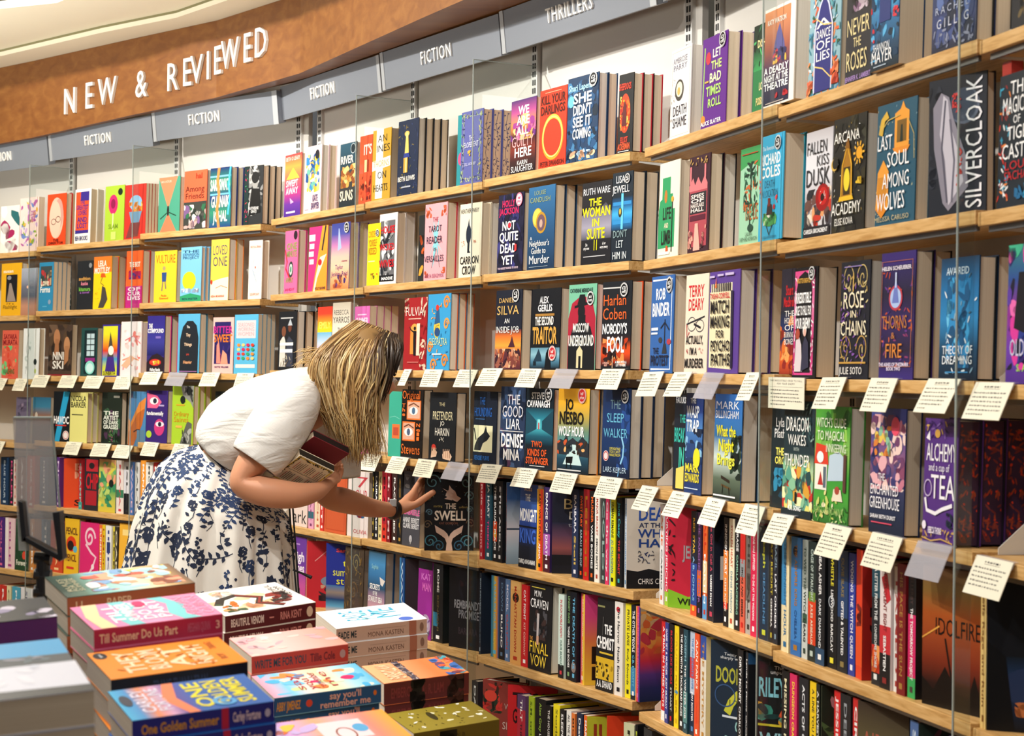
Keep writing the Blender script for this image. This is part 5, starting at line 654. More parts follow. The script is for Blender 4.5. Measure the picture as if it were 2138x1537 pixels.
# ================================================================ fifth shelf (mostly spine out)
PREV.clear()
So(5, 0, 16, 955, '1f3a5c', 'BLUE HOUR', 'bcd'); So(5, 17, 27, 955, '20242c', 'KILLER', 'e0508a'); So(5, 28, 35, 960, 'e8d8d0', 'RED', 'c83030'); So(5, 36, 54, 955, '7a4a38', 'ASH', 'eee'); So(5, 56, 80, 952, 'b8482a', 'DUNE SEA', 'eee'); So(5, 82, 100, 955, '34486a', 'NORTH', 'ddd')
So(5, 118, 124, 955, '5a2f7a', 'NOIR', 'e8d0f0')
Ca(5, 125, 133, 162, 958, 'd84a24', 'orange red book with pale vertical spine lettering', [J('EM|MEL', .3, .6, .95, .9, 'e8a080'), J('SW', .3, .04, .95, .16, '2a1a18')], 'EMMA SW', 'f0d8c8', 'e8602a')
So(5, 162, 169, 960, 'b82a34', 'CHAMP', '8ad0c8', art=[R(.85, 0, 1, 1, '3a9a94')])
Fo(5, 175, 204, 958, 1, '2c2a30', 'black book with big red capitals', [R(.1, .75, .95, .98, 'b82a34'), J('CHIP', .1, .42, .98, .7, 'c8202c'), R(.1, .1, .9, .38, 'a8242e'), E(.5, .86, .2, .06, '2a2024')], t=.03)
Fo(5, 205, 240, 960, 1, '7aa86a', 'green and yellow landscape book with a black round sticker', [G(0, 1, 'd8c040', 'c8c050', '5aa05a', '3a7a5a', 'c0c860', 'd89a6a'), B(401, 0, .1, 1, .95, 40, .16, 'e0d050', '6ab06a', 'e8a07a', '3a8a60', 'b8d070'), E(.75, .55, .14, .075, '1a2420')], t=.03)
So(5, 241, 256, 962, 'e4d8d4', 'MAYA', 'c8404a', art=[R(.55, 0, .7, 1, '3a7a5a')]); So(5, 257, 270, 965, 'dcdce4', 'ISLA', '333', art=[R(.6, 0, 1, 1, '1d1d24')]); So(5, 271, 279, 965, '3a70b8', 'WAVE', 'f0c0d0'); So(5, 280, 290, 966, 'dcdcdc', 'SALT', '444'); So(5, 291, 303, 962, 'ee9a34', 'MANGO', 'fff'); So(5, 304, 318, 966, 'e8e8e4', 'MOON', '333'); So(5, 320, 328, 966, 'b8302a', 'FOX', 'fff'); So(5, 330, 346, 966, '1f2a40', 'VEIL', '9ab0d0'); So(5, 348, 372, 966, '2a3f5a', 'RIVERS', 'eee'); So(5, 374, 396, 968, 'c8a048', 'GOLDEN', '422'); So(5, 398, 422, 968, '8a2030', 'EMBER', 'fdd'); So(5, 424, 450, 970, '384a3a', 'MOSS', 'ded'); So(5, 452, 480, 970, 'd8d0c0', 'BONE', '443')
Fo(5, 604, 641, 985, 1, 'e4d0c8', 'pale book with black letters behind the black cord', [J('ark', .2, .06, .95, .3, '1a1a1c', 0), B(403, .1, .4, .9, .9, 14, .15, 'd8a0a0', 'c8b8b0')], t=.03)
So(5, 643, 654, 985, 'e0a0c0', 'LILAC', '7a3a6a', art=[R(.7, 0, .82, 1, '2a6a7a')]); So(5, 655, 668, 985, 'ead4b8', 'PEACH', 'c05a3a'); So(5, 668, 676, 985, 'c8342c', 'RUST', 'fff')
Fo(5, 677, 722, 990, 1, 'c85a34', 'rust red book with a stamp edge border', [frame(.08, .03, 'b84a2a'), J('POST', .2, .5, .8, .66, 'f0d8c0')], t=.03)
Fo(5, 725, 768, 985, 1, 'e0d4d2', 'pale grey book with red letters between white cards', [J('7|OUR', .35, .56, .95, .92, 'c0404a', 0), B(404, .4, .3, .9, .5, 10, .1, '2a3a5a', 'c83a4a', '3a6a9a'), J('OLIVIA', .3, .06, .95, .12, 'c03a44', 0)], t=.026, kind='pb')
So(5, 775, 779, 985, '1a1a1c', 'PLOT', 'e8c84a'); So(5, 780, 787, 985, '24242a', 'LAURA PEARCE', 'fff'); So(5, 788, 795, 985, 'e8d89a', 'VALENCE', '1c1c1c'); So(5, 796, 806, 985, 'b82434', 'FLASH', '2a1016', art=[R(.75, 0, 1, 1, 'd8382a')]); So(5, 807, 814, 985, '7a1a24', 'M. LA M', 'f0d8d8'); So(5, 815, 826, 988, '3f2a26', 'PLACE BURIED', 'fff'); So(5, 827, 838, 988, '1b1b1e', 'CRY', 'b8903a')
Fo(5, 840, 876, 985, 1, '4a4a52', 'grey photograph book with pink and white capitals under her hand', [B(407, .05, .4, .95, .95, 24, .14, '6a6a70', '3a3a40', '8a8a90', '2a2a30'), J('GABRIELE', .02, .42, .98, .49, 'e86aa8'), J('ANNE BEREST|CLAIRE BEREST', .04, .24, .96, .38, 'e8e8ec'), E(.5, .1, .08, .05, 'c8c8d0'), R(.48, .03, .52, .1, 'aaa')], t=.026, kind='pb')
# the book she is pulling out
SWELL = [V(411, 0, 0, 1, 1, 50, .012, '8a9aa0', 'c8b890', '4a6a7a')] + [curl(x, y, r, c, .022, s) for x, y, r, c, s in ((.16, .9, .16, '5a8a9a', 1), (.84, .9, .16, '5a8a9a', -1), (.08, .7, .1, '6a7a6a', 1), (.92, .72, .1, '5a8a9a', -1), (.12, .12, .14, '4a8aa0', 1), (.88, .12, .14, '4a8aa0', -1), (.3, .06, .12, '3a6a8a', -1), (.7, .06, .12, '3a6a8a', 1), (.06, .34, .09, '6a5a48', 1), (.94, .36, .09, '6a5a48', -1), (.1, .5, .07, '5a7a8a', -1), (.92, .54, .07, '5a7a8a', 1))] + [
    P([(.36, .82), (.46, .79), (.42, .72), (.52, .68), (.66, .64), (.74, .69), (.66, .72), (.62, .78), (.5, .84), (.5, .8), (.44, .78)], 'dcc4b8'), P([(.5, .86), (.6, .77), (.48, .76)], 'dcc4b8'), P([(.56, .66), (.4, .68), (.5, .72)], 'dcc4b8'),
    J('THE', .42, .55, .64, .62, 'efe4d4'), J('SWELL', .2, .4, .84, .52, 'efe4d4'), J('KAT GORDON', .3, .345, .68, .375, '8a5a48', 0), T('startling', .18, .57, .36, .6, 'a89a5a', 0), T('spellbinding', .7, .56, .9, .59, 'a89a5a', 0),
    P([(.44, 0), (.58, 0), (.555, .1), (.58, .16), (.66, .2), (.76, .24), (.79, .335), (.7, .3), (.6, .265), (.53, .22), (.5, .17), (.47, .22), (.4, .265), (.3, .3), (.21, .335), (.24, .24), (.34, .2), (.42, .16), (.455, .1)], 'd8beb0')]
Ca(5, 877, 882, 986, 990, '15181e', 'black book with a white dove and whale tail that the woman is touching', SWELL, 'THE SWELL', 'fff', '15181e', w=.158, t=.032, q=-.004, bay='B2', yaw=60)
So(5, 999, 1011, 1000, 'a8202c', 'Ride or Hunt', 'e8c8c8', kind='hb'); So(5, 1012, 1025, 1003, '1f4a5c', 'JA HART|TIDENS', 'f0f0f0', 'e8408a', kind='hb'); So(5, 1027, 1037, 1005, '17171b', 'THE BURIAL PLACE', 'fff', art=[R(.5, .1, .75, .9, 'd8502a'), E(.66, .5, .05, .3, 'e8b03a')]); So(5, 1038, 1049, 1005, '16181c', 'STIG|ABELL', 'ddd')
Ca(5, 1052, 1058, 1081, 1008, '7a8694', 'grey-blue book with a misty beach', [G(0, 1, '6a8090', '9aa8b4', 'c0b8bc', '8a94a0', '24406a', '1c3050'), R(0, .42, .8, .44, '2a3848'), J('NEWT', .6, .3, .95, .38, 'c83a2a')], 'ONE FOR SORROW', 'd8402a', '5a7088')
Fo(5, 1083, 1119, 1012, 1, '244a8c', 'royal blue book with dripping white and blue capitals', [G(0, 1, '14161e', '1a2030', '24408c', '3a5aa0', '3050a0'), J('THE', .3, .8, .6, .88, 'f0f4fa'), J('MIDNIGHT', .02, .56, .98, .7, 'fff'), J('KING', .04, .3, .98, .46, '3f6ad0'), R(0, .48, 1, .5, '101420'), J('TARIQ ASHKANANI', .03, .05, .97, .1, 'f4f4f4'), T('Kiss', .25, .92, .7, .98, 'c8b0a0')], t=.026, kind='pb')
So(5, 1120, 1132, 1022, 'e89a2a', 'LAST WILD DAYS|ANNA', '1c1c1c', 'fff', art=[Gx(0, 1, 0, 1, 'f0c83a', 'e8902a', 'd8401c', 'c82a2a')], kind='hb'); So(5, 1134, 1148, 1018, '3a2a5a', 'DANCE OF DEATH', 'fff', art=[R(.55, 0, .8, 1, 'a85ab0'), R(.8, 0, 1, 1, '4a1a2a')], kind='hb')
Ca(5, 1149, 1153, 1190, 1020, '1d2030', 'dark book with a red sunset over a clock tower', [G(0, .6, '12141c', '1a1a24', '8a4a4a', '5a3a50', '20243a'), P([(.4, .14), (.5, .14), (.5, .5), (.45, .58), (.4, .5)], '15151c'), R(0, .1, 1, .22, '14141a'), J('BALE', .2, .76, .98, .88, 'b8a070', 0), J('DAN', .3, .64, .9, .73, 'c8c0b0', 0), T('the', .3, .55, .6, .6, '8a8a90', 0)], '', 'fff', t=.01)
So(5, 1191, 1204, 1022, '243050', 'BARBARA|Stell', 'e8e8f0', 'd8b85a', kind='hb'); So(5, 1205, 1215, 1024, '15161a', 'SWEET FURY|SARAH BISHOP', 'd8501c', '9ab0b8', kind='hb'); So(5, 1216, 1228, 1022, 'c0201f', 'LEDGE', 'a8701c', art=[R(0, 0, .45, 1, '8a1a20')], kind='hb'); So(5, 1229, 1240, 1026, '1a1a1c', 'MURDER|VASE BODIES', 'e86a2a', 'f4f4f4', kind='hb'); So(5, 1241, 1251, 1030, 'ece8e0', 'MAJOR BRICKET|SIMON BRETT', 'b04a34', '2a2a2a', kind='hb')
So(5, 1252, 1263, 1034, '3a3f40', 'COLD', '8fb0a8', kind='hb'); So(5, 1264, 1271, 1036, 'd83a6a', 'Go the way', 'f4e8ec', kind='pb'); So(5, 1272, 1284, 1038, 'e0e01c', 'HUMAN REMAINS|JO CALLAGHAN', '1c1c14', '4a7a8a', art=[R(0, .0, 1, .2, '8ac8c8')], kind='hb'); So(5, 1286, 1297, 1040, '15171b', 'Jane Casey|THE SECRET', '3aa0a8', 'c83a3a', kind='hb')
Ca(5, 1298, 1309, 1372, 1042, 'd4cdc2', 'pale grey book with bold blue capitals and a blue stag', [P([(0, 0), (1, 0), (1, .2), (.8, .22), (.6, .19), (.4, .22), (.2, .19), (0, .21)], '12151c'), J('DEATH', .2, .76, 1, .9, '2c52a8'), J('AT THE', .22, .68, .66, .73, '1f2f58'), J('WHITE|HART', .2, .46, .95, .66, '24448c'), V(421, .2, .28, .5, .42, 16, .04, '5a5a60', '2a3a6a'), P([(.74, .22), (.98, .24), (.98, .34), (.84, .34)], '2a58b8'), L([(.8, .36), (.86, .44), (.96, .46)], .03, '16213a'), J('CHRIS CHIBNALL', .2, .05, .98, .11, 'f0f0f0', 0)], 'DEATH AT THE WHITE HART', '3a80c0', 'c8d4e0', bay='B3')
So(5, 1376, 1384, 1050, 'e8e8ea', 'JANE|CAMBO', 'e06a2a', '555', kind='pb', bay='C1'); So(5, 1385, 1393, 1048, 'd8204a', 'BURYING JERICHO', 'f4e8e8', art=[R(.86, 0, 1, 1, '9ac83a')], kind='hb', bay='C1')
Ca(5, 1394, 1396, 1439, 1052, 'b8243a', 'crimson and black book with torn lime green foot', [P([(.55, 1), (1, 1), (1, .2), (.7, .2)], '15151a'), P([(0, 0), (1, 0), (1, .1), (.7, .16), (.4, .12), (0, .18)], '7ab02a'), J('BURY', .5, .66, 1, .78, '8a8288'), J('JERICHO', .3, .5, 1, .62, '9a9298'), J('WILLIAM', .2, .04, .98, .1, '1c2014'), V(423, .0, .2, .14, .9, 14, .06, '2a1a1c')], '', 'fff', '20161c')
So(5, 1441, 1454, 1062, '1c2030', 'RED STAR|A.B. JONAS', 'e8b83a', '8ac0e8', art=[R(.5, 0, .9, 1, '24408c'), R(.9, 0, 1, 1, 'd8502a')], kind='hb'); So(5, 1456, 1464, 1066, '3a2440', 'THE PARCHED HOUR', '8a5a9a', art=[R(.55, 0, .8, 1, 'd8602a'), R(.8, 0, 1, 1, '16161a')], kind='hb'); So(5, 1465, 1474, 1068, 'd8602a', 'ALL|MARTIN', 'c8301c', 'fff', art=[R(.45, 0, .75, 1, 'e8d0a0'), R(.78, 0, 1, 1, '5a9ad0')], kind='pb'); So(5, 1475, 1489, 1070, '181c2c', 'The Girl in Cell A|VASEEM KHAN', 'c0405a', 'fff', kind='hb')
Ca(5, 1490, 1491, 1504, 1074, '1d2434', 'dark book with a red dot on a white square', [R(.1, .4, .9, .62, 'e8dcd4'), E(.5, .5, .25, .08, 'd0301f')], '', 'fff')
So(5, 1508, 1518, 1076, '15161a', 'INNOCENT GUILT|REMI KONE', 'fff', 'e8e0d0', art=[R(.3, 0, .78, 1, 'e8843a'), R(.78, .1, .84, .9, 'e8402a')], kind='hb'); So(5, 1519, 1530, 1082, 'e8e0c4', 'STOLEN HEART|DENIS HIRSON', 'c0482a', '6a8a9a', kind='hb'); So(5, 1531, 1542, 1086, '15171c', 'MIRAGE|CAMILLA LACKBERG', 'f4f4f4', '8ac0a8', kind='hb'); So(5, 1543, 1553, 1090, 'd8604a', 'JOHN LAWTON|SMOKE AND EMBERS', 'c8201c', '30201c', art=[R(0, 0, .34, 1, 'c82a24'), R(.34, 0, .5, 1, '8a9094')], kind='hb'); So(5, 1554, 1566, 1094, 'a8a29c', 'THE FALL', '3a3430', art=[R(.1, 0, .7, 1, '6a645e'), R(.45, .2, .6, .9, '4a443f')], kind='hb'); So(5, 1567, 1580, 1090, 'd0204c', 'NO ONE WAS SUPPOSED|TO DIE AT THIS WEDDING', 'f8e8ec', kind='hb')
So(5, 1584, 1604, 1100, '1d2a3c', 'Steph|DEADLINE', 'd8dc3a', '5a90c0', kind='hb'); So(5, 1605, 1613, 1110, '1c1820', 'LAST RESORT|GEMMA', 'c8b83a', 'eee', kind='hb'); So(5, 1614, 1628, 1110, '202430', 'BRAZIL|LAST ORDERS', '7a90a0', 'f0f0f4', kind='hb'); So(5, 1631, 1647, 1118, 'e8d9ae', 'THE MIDNIGHT HOUR', '2a6a9a', art=[R(0, .0, .6, .6, '3a8ac0'), R(0, .82, 1, 1, 'f0e4b8')], kind='hb'); So(5, 1649, 1670, 1122, '3f80c4', 'THE ASHFIRE KING|CHELSEA', 'a8742c', '24508c', art=[E(.12, .4, .04, .22, '16203a'), R(.88, 0, 1, 1, '2f6ab0')], kind='hb'); So(5, 1672, 1684, 1128, 'c4ccc8', 'TO WED THE WITCH|DEARG', '2a4038', '1a1a1a', art=[R(0, 0, .4, 1, '8a928c'), R(.62, .1, .7, .9, '3a5a48')], kind='hb')
So(5, 1685, 1702, 1132, '1f2c2a', 'CAGE OF STARLIGHT|JULES ARBEAUX', 'b8c8c0', 'e8d8c0', art=[R(.48, 0, .86, 1, 'd8401c'), R(.42, .1, .5, .9, '6a8a3a')], kind='hb'); So(5, 1703, 1722, 1140, '15191f', 'NEAL ASHER|DARK DIAMOND', 'f0f0f0', 'e0e4e8', art=[R(.86, 0, 1, 1, '2a4a6a')], kind='hb'); So(5, 1723, 1743, 1144, '14161a', 'WHISTLE|LINWOOD BARCLAY', 'e8dc3a', 'f0f0f0', art=[E(.45, .4, .05, .3, 'c8d0d8'), E(.45, .4, .04, .24, '2a2e38')], kind='hb'); So(5, 1745, 1766, 1150, '24406a', 'OLIVIE BLAKE|GIFTED & TALENTED', '8a7a4a', 'fff', art=[R(.55, 0, 1, 1, '1a2028')], kind='hb'); So(5, 1767, 1781, 1156, '2b3c98', 'WOOING THE WITCH QUEEN', 'f0f0f8', kind='hb')
Ca(5, 1782, 1801, 1816, 1150, 'b82a24', 'flame red book with dark ink blots', [B(431, .1, .3, .9, .8, 12, .1, '3a1014', '5a1418')], '', 'f0c0a0', 'e0401f', sart=[R(.46, 0, .9, 1, 'e8501f'), V(432, .4, .1, .6, .9, 5, .1, '7a1c14')])
So(5, 1817, 1836, 1170, '20242a', 'A LETTER FROM THE|LONESOME SHORE', 'e8ecec', 'd8dcdc', art=[R(0, 0, .3, 1, '1f4a5a'), V(433, .68, .05, .9, .95, 30, .1, 'e8602a', 'd8302a', 'f0a05a')], kind='hb'); So(5, 1837, 1860, 1176, 'e8dcdc', 'MALEVOLENT EIGHT|SEBASTIEN', '8a2a2a', 'fff', art=[R(.5, 0, .8, 1, 'c8303a'), R(.72, 0, 1, 1, '15151a'), L([(.1, .4), (.3, .9)], .1, 'c82a34')], kind='hb'); So(5, 1861, 1872, 1184, 'e8e6e2', 'TAMED', 'a83a30', kind='hb'); So(5, 1873, 1891, 1178, '7a1a20', 'HIS FACE IS THE SUN', 'a87a3a', kind='hb'); So(5, 1893, 1909, 1190, '1d1d20', 'ELLERBY|THE TOMORROW PROJECT', '4a3a3a', 'fff', art=[R(.35, 0, .86, 1, 'd82a6a'), R(.84, 0, 1, 1, '3aa85a')], kind='hb')
Ca(5, 1910, 1927, 2027, 1180, '8a3a1e', 'burnt orange book with black letters and a dark treeline', [G(0, 1, '1c120f', '2a1512', '7a2c18', '9a4420', 'a8521f', '8a6a34', '7a5a3a'), P([(0, 0), (1, 0), (1, .12), (.9, .28), (.8, .1), (.6, .14), (.4, .3), (.2, .12), (0, .2)], '140e0c'), L([(.4, .5), (.52, .2)], .03, '1c100c'), J('IDOLFIRE', .22, .52, 1, .64, '1a0f0c', 0), L([(0, .48), (.3, .58)], .02, 'e8a84a')], 'IDOLFIRE|GRACE CURTIS', '1c1410', 'd8762c', sart=[R(.8, 0, 1, 1, '2a1a14'), R(.5, 0, .7, 1, 'e8a04a')])
Ca(5, 2030, 2043, 2047, 1200, 'e0c078', 'mustard paperback with curly dark lettering', [], 'Bells Rage and Ruin', '8a5a24', 'e4c47c', t=.02, w=.13, bay='C3')
Ca(5, 2044, 2062, 2120, 1195, '15181f', 'night blue book with a lit cottage window', [G(0, .5, '12141a', '1a2a44', '24406a', '16202c'), E(.55, .3, .4, .14, '2a3a60'), B(441, .3, .1, .9, .2, 8, .08, 'c87a4a', '5a6aa0'), P([(.0, .0), (.3, 0), (.2, .5), (0, .6)], '0f1014')], 'J.R. DAWSON', 'fff', '1a1c2c', sart=[B(442, .1, 0, .5, 1, 20, .1, '4a3a9a', '6a4ab0', '2a2a6a'), R(.5, 0, .8, 1, '3a6ab0')], bay='C3')
flush()
# ================================================================ sixth shelf
PREV.clear()
So(6, -6, 9, 1080, '4a2a7a', 'VIOLET', 'e06a9a'); So(6, 10, 30, 1082, 'e8c8d0', 'BELLE', 'a83a8a', art=[R(0, 0, 1, .3, 'f4e8ec')])
Fo(6, 31, 58, 1085, 1, '24442c', 'dark green festive book with a red bauble', [V(501, .05, .05, .95, .95, 40, .08, '2f6a3a', '16301f', '4a8a4a'), E(.7, .3, .14, .08, 'd84a34'), T('Forever', .1, .1, .9, .2, 'f0f0e0')], t=.03)
So(6, 62, 84, 1085, 'd8904a', 'AMBER', 'fff'); So(6, 86, 103, 1085, '3a5a7a', 'TIDE', 'fff'); So(6, 105, 130, 1088, 'c84a2c', 'DAHLIA', 'f0c890')
Fo(6, 133, 163, 1084, 1, 'e8b82a', 'yellow book with a big red and black eye shape', [E(.48, .55, .34, .14, 'd8401c'), E(.44, .52, .22, .09, '2a1a18'), E(.76, .46, .14, .06, '5ab0d0'), J('PENCIL', .1, .72, .9, .84, '5a2a1c'), J('PENCIL', .14, .24, .86, .36, '7a3a1c'), R(.2, .1, .7, .14, 'd8382a')], t=.03)
Fo(6, 166, 205, 1092, 1, 'd82a70', 'magenta book with a pale looping ribbon', [curl(.5, .72, .3, 'f0c8d8', .08), L([(.3, .6), (.6, .45), (.85, .38), (.7, .2), (.5, .05)], .08, 'f0c8d8'), E(.7, .2, .08, .05, 'f4e0e8')], t=.034)
So(6, 206, 212, 1096, 'e8702a', 'SUNSHINE', 'fff'); So(6, 213, 219, 1096, 'e8c82a', 'LEMON', 'a83a1c'); So(6, 220, 232, 1098, 'e8e8ea', 'INK', '2a3a8a', art=[R(.3, .2, .5, .8, '2a3a6a')]); So(6, 233, 238, 1100, 'd8c83a', 'BEE', '222'); So(6, 239, 246, 1100, '3a342c', 'OAK', 'e8e0c0')
Fo(6, 247, 280, 1094, 1, 'edb23a', 'golden yellow book with a figure in purple', [R(.2, .8, .8, .9, 'f4d88a'), E(.5, .4, .14, .07, '7a4a34'), P([(.3, .08), (.7, .08), (.62, .36), (.38, .36)], '6a4a8a')], t=.03)
for i, (x, c) in enumerate(((284, 'c8442f'), (306, '2f5a80'), (330, 'e0d8c8'), (354, '7a9a4a'), (380, 'd88ab0'), (404, '2a2a34'), (430, 'e8a03a'), (458, '5a2a4a'), (486, '8ab8d0'))): So(6, x, x + 20, 1100, c, ('ROSE', 'FERRY', 'CHALK', 'FERN', 'PETAL', 'NIGHT', 'HONEY', 'PLUM', 'SKY')[i], 'fff' if c != 'e0d8c8' else '333')
Fo(6, 604, 637, 1115, 1, '6a3a9a', 'purple book with chunky white capitals beside the skirt', [G(0, .6, 'd0488a', 'c0509a', '6a3a9a'), J('High|Times', .1, .48, .9, .78, 'f4eaf8'), R(.1, .88, .6, .9, 'b890d8')], t=.03, kind='pb')
Ca(6, 637, 641, 667, 1130, 'c02a34', 'red book with a scratched white figure', [L([(.2, .7), (.5, .86), (.8, .7)], .02, 'e8a0a0'), E(.6, .4, .25, .08, '7a8aa0'), B(511, .3, .1, .9, .34, 8, .12, '3a2a30', 'c89a80')], '', 'fff', 'd8303c')
Ca(6, 669, 681, 717, 1132, '24308a', 'blue book with yellow serif letters over a shoreline', [G(0, .4, 'd8b8a0', '5a9ac0', '1a3a6a', '8a7a70', '3a6aa0'), J('the', .5, .68, .95, .78, 'e0dc3a', 0), J('summer', .2, .54, 1, .65, 'e0dc3a', 0), J('story', .3, .42, 1, .52, 'e0dc3a', 0), T('Sarah', .3, .88, .8, .93, 'e04a4a')], 'EARTH', '3a8ac0', 'e8e4a8', sart=[R(0, .3, 1, 1, '4aa8dc')])
Fo(6, 718, 757, 1145, 1, '4a3c30', 'brown book with a dull gold carved pattern', [V(513, .05, .03, .95, .97, 70, .07, '6a583a', '3a3028', '8a6a34'), curl(.6, .8, .2, '8a7a50', .03), curl(.5, .4, .22, '7a5a34', .03)], t=.034)
Fo(6, 767, 802, 1150, 2, '34649a', 'blue to pink book with a paper boat and a walking figure', [G(0, 1, 'e8a0b0', 'e8b0b8', 'b890a8', '2a5070', '3a78b0', '4a90c8', '3a5a70'), P([(.68, .66), (1, .62), (.86, .54), (.74, .56)], 'e8e0dc'), J('SECRETS', .1, .48, .7, .55, 'fff'), T('OF THE', .3, .4, .56, .45, 'fff'), J('STARLIT SEA', .04, .31, .86, .38, 'fff'), R(.4, .12, .46, .2, '2a1a24'), J('Sophie', .2, .76, .6, .82, '8ac8e0')], t=.033)
So(6, 832, 842, 1165, '2a6ab0', 'WAVES', 'c8e0f0', art=[Gx(0, 1, 0, 1, '3a8ac8', '1a3a6a', '2a5aa0')], kind='hb')
Ca(6, 843, 846, 870, 1168, '3a3038', 'charcoal book with a pale carved figure', [J('Z|H', .6, .64, .9, .86, 'a89aa8', 0), P([(.4, .3), (.7, .36), (.6, .2), (.8, .1), (.5, .06)], '7a7076')], '', 'fff')
Fo(6, 871, 900, 1172, 1, '9a2a94', 'bright purple book with a pale horse', [J('KAT', .2, .76, .9, .84, 'd070c8'), J('MAN', .3, .62, .95, .72, 'd868c0'), E(.6, .18, .34, .14, 'b8a0c0'), B(521, .3, .05, .9, .3, 10, .12, 'c8c0d0', '7a5a8a'), R(0, .9, 1, 1, '1a141c')], t=.026)
So(6, 902, 922, 1178, '16181c', 'ROME|BENIGNI', 'f4f4f4', '6a5a3a', art=[R(.62, .0, .8, .5, '2a7a9a')], kind='hb')
Ca(6, 924, 938, 996, 1180, '14141a', 'black book with a lime spine edge and faint grey capitals', [J('REMBRANDT', .16, .5, 1, .6, '8a8a90'), J('PROMISE', .3, .38, .95, .48, '7a7a80'), B(523, .3, .62, .8, .9, 8, .12, '2a1a20', '1c1c26'), J('BARBARA', .3, .18, .9, .26, '3a3038')], "REMBRANDT'S PROMISE", 'fff', '18201a', sart=[R(0, 0, 1, .22, '5ae03a')])
So(6, 1001, 1019, 1198, '1d2634', 'IRON INFLUENCE|BLACK SITE', '9ab0c0', '5a7080', kind='hb', q=.014); So(6, 1022, 1038, 1203, '2a6aa0', 'A PLEASURE HOUSE|LILY', '5ab8e0', 'e8c04a', art=[Gx(0, 1, 0, 1, '2a6aa0', '3a8a90', 'e0b83a', 'd8863a', '2a4a8a')], kind='hb'); So(6, 1039, 1051, 1206, '24304a', 'DAWN|BLIND', '5a7a9a', 'fff', art=[R(.86, 0, 1, 1, '15161c')], kind='hb'); So(6, 1052, 1061, 1210, '5a7aa8', 'MODEL|CURTAIN', 'dde', 'c84a3a', kind='pb'); So(6, 1063, 1085, 1214, 'e0a860', 'MANHATTAN DOWN', 'b8341c', art=[E(.2, .5, .06, .3, '2a1c14'), R(.0, .1, .1, .9, 'e8b870')], kind='hb'); So(6, 1087, 1101, 1222, 'cc2028', 'CAT FIGHT|KIT CONWAY', 'fff', 'f0c0b8', kind='hb')
Fo(6, 1103, 1150, 1216, 2, '15161a', 'black book with a knife and yellow condensed capitals', [J('M.W.', .2, .85, .56, .92, 'f4f4f4', 0), J('CRAVEN', .04, .72, .84, .82, 'f4f4f4', 0), B(531, .2, .36, .8, .7, 24, .1, '2a2a30', '3a2a2a', '1d1d24', '4a4a50'), P([(.36, .36), (.44, .36), (.46, .66), (.36, .66)], 'b8b0b0'), R(.36, .3, .46, .4, 'c89a80'), T('THE', .06, .34, .2, .38, 'c8883a'), J('FINAL', .05, .2, .9, .33, 'e8c43a', 0), J('VOW', .12, .05, .82, .18, 'f0d04a', 0), R(.1, .95, .7, .96, 'c8b84a')], t=.036)
So(6, 1165, 1177, 1242, 'cfe4dc', 'IN SUCH NOBLE DEATH|FLEUR BRADLEY', 'c83a48', '6a8a80', art=[R(.84, 0, 1, 1, '1a1a1e')], kind='hb'); So(6, 1179, 1190, 1232, '16191c', 'LINDSEY DAVIS|THERE WILL BE BODIES', '7aa06a', 'f0f0f0', kind='hb'); So(6, 1191, 1203, 1237, '141821', 'THE DEATH OF US', '6ab8e0', art=[E(.84, .5, .06, .4, '8a7a74')], kind='hb')
Ca(6, 1204, 1221, 1242, 1240, 'e86a8a', 'pink to yellow book with gold and black block capitals', [G(0, 1, 'e8c03a', 'f0a83a', 'e8784a', 'e04a80', 'd8408a'), J('KI', .2, .72, .98, .92, 'd8b84a'), J('PO', .2, .48, .98, .66, 'e0c060'), J('HA', .1, .24, .98, .42, '2a1a14'), J('DE', .1, .06, .98, .2, '2a1a14')], 'KILLER POTENTIAL|HANNAH DEITCH', 'fbe8d8', 'f0b83a', sart=[Gx(0, 1, 0, 1, 'e0408a', 'e8784a', 'f0c03a', 'f0d23a')])
Fo(6, 1244, 1281, 1240, 1, '1b1c1f', 'black book with stacked white capitals and a yellow townscape', [R(0, .12, 1, .36, 'd8b02a'), B(541, 0, .12, 1, .3, 24, .08, '1c1a14', 'e8c84a', '3a2f14', 'a8861c'), J('THE', .44, .62, .86, .72, 'fff'), J('CHEMIST', .02, .46, 1, .58, 'fff'), R(.2, .4, .95, .42, 'd8b83a'), J('A.A. DHAND', .1, .04, .95, .11, 'f4f4f4'), R(.05, .9, .45, .92, '8a8a5a'), L([(.36, .6), (.38, .8)], .03, '5a5a5a')], t=.02, kind='pb')
So(6, 1283, 1300, 1257, 'e9e5e0', 'The Harrow|Noah Eaton', '24242a', '34343c', art=[E(.08, .4, .03, .22, 'b82a3a')], kind='hb'); So(6, 1302, 1314, 1258, 'ecdf25', 'PRIVATE LIVES|Emily Edwards', '24241a', '5a5a24', kind='hb'); So(6, 1315, 1326, 1260, '1b2430', 'THE OTHER PEOPLE|C.B. EVERETT', 'f4f4f4', '6ab8d8', art=[R(.66, 0, .95, 1, '3a80b0')], kind='hb', bay='B3')
Ca(6, 1327, 1337, 1372, 1262, '7a3a70', 'sunset book fading from gold to violet with thin white letters', [G(0, 1, '1f2a50', '2c2f68', '5a3a8a', 'c8304a', 'e8643a', 'e8b04a', 'c8b08a', 'a89878'), B(551, 0, .5, 1, .95, 24, .14, 'e8a04a', 'd86a3a', 'e0c08a', 'c03a4a'), T('TH|Y|E', .7, .4, .98, .8, 'e0c8d0', 0), J('FITZ', .4, .17, .98, .25, 'e0d84a', 0)], 'THEN THINGS|BEA FITZGERALD', 'e06a9a', 'd88a6a', sart=[Gx(0, 1, 0, 1, 'e8b04a', 'e05a4a', 'd83a6a', '4a3a90', '24285c')], bay='B3')
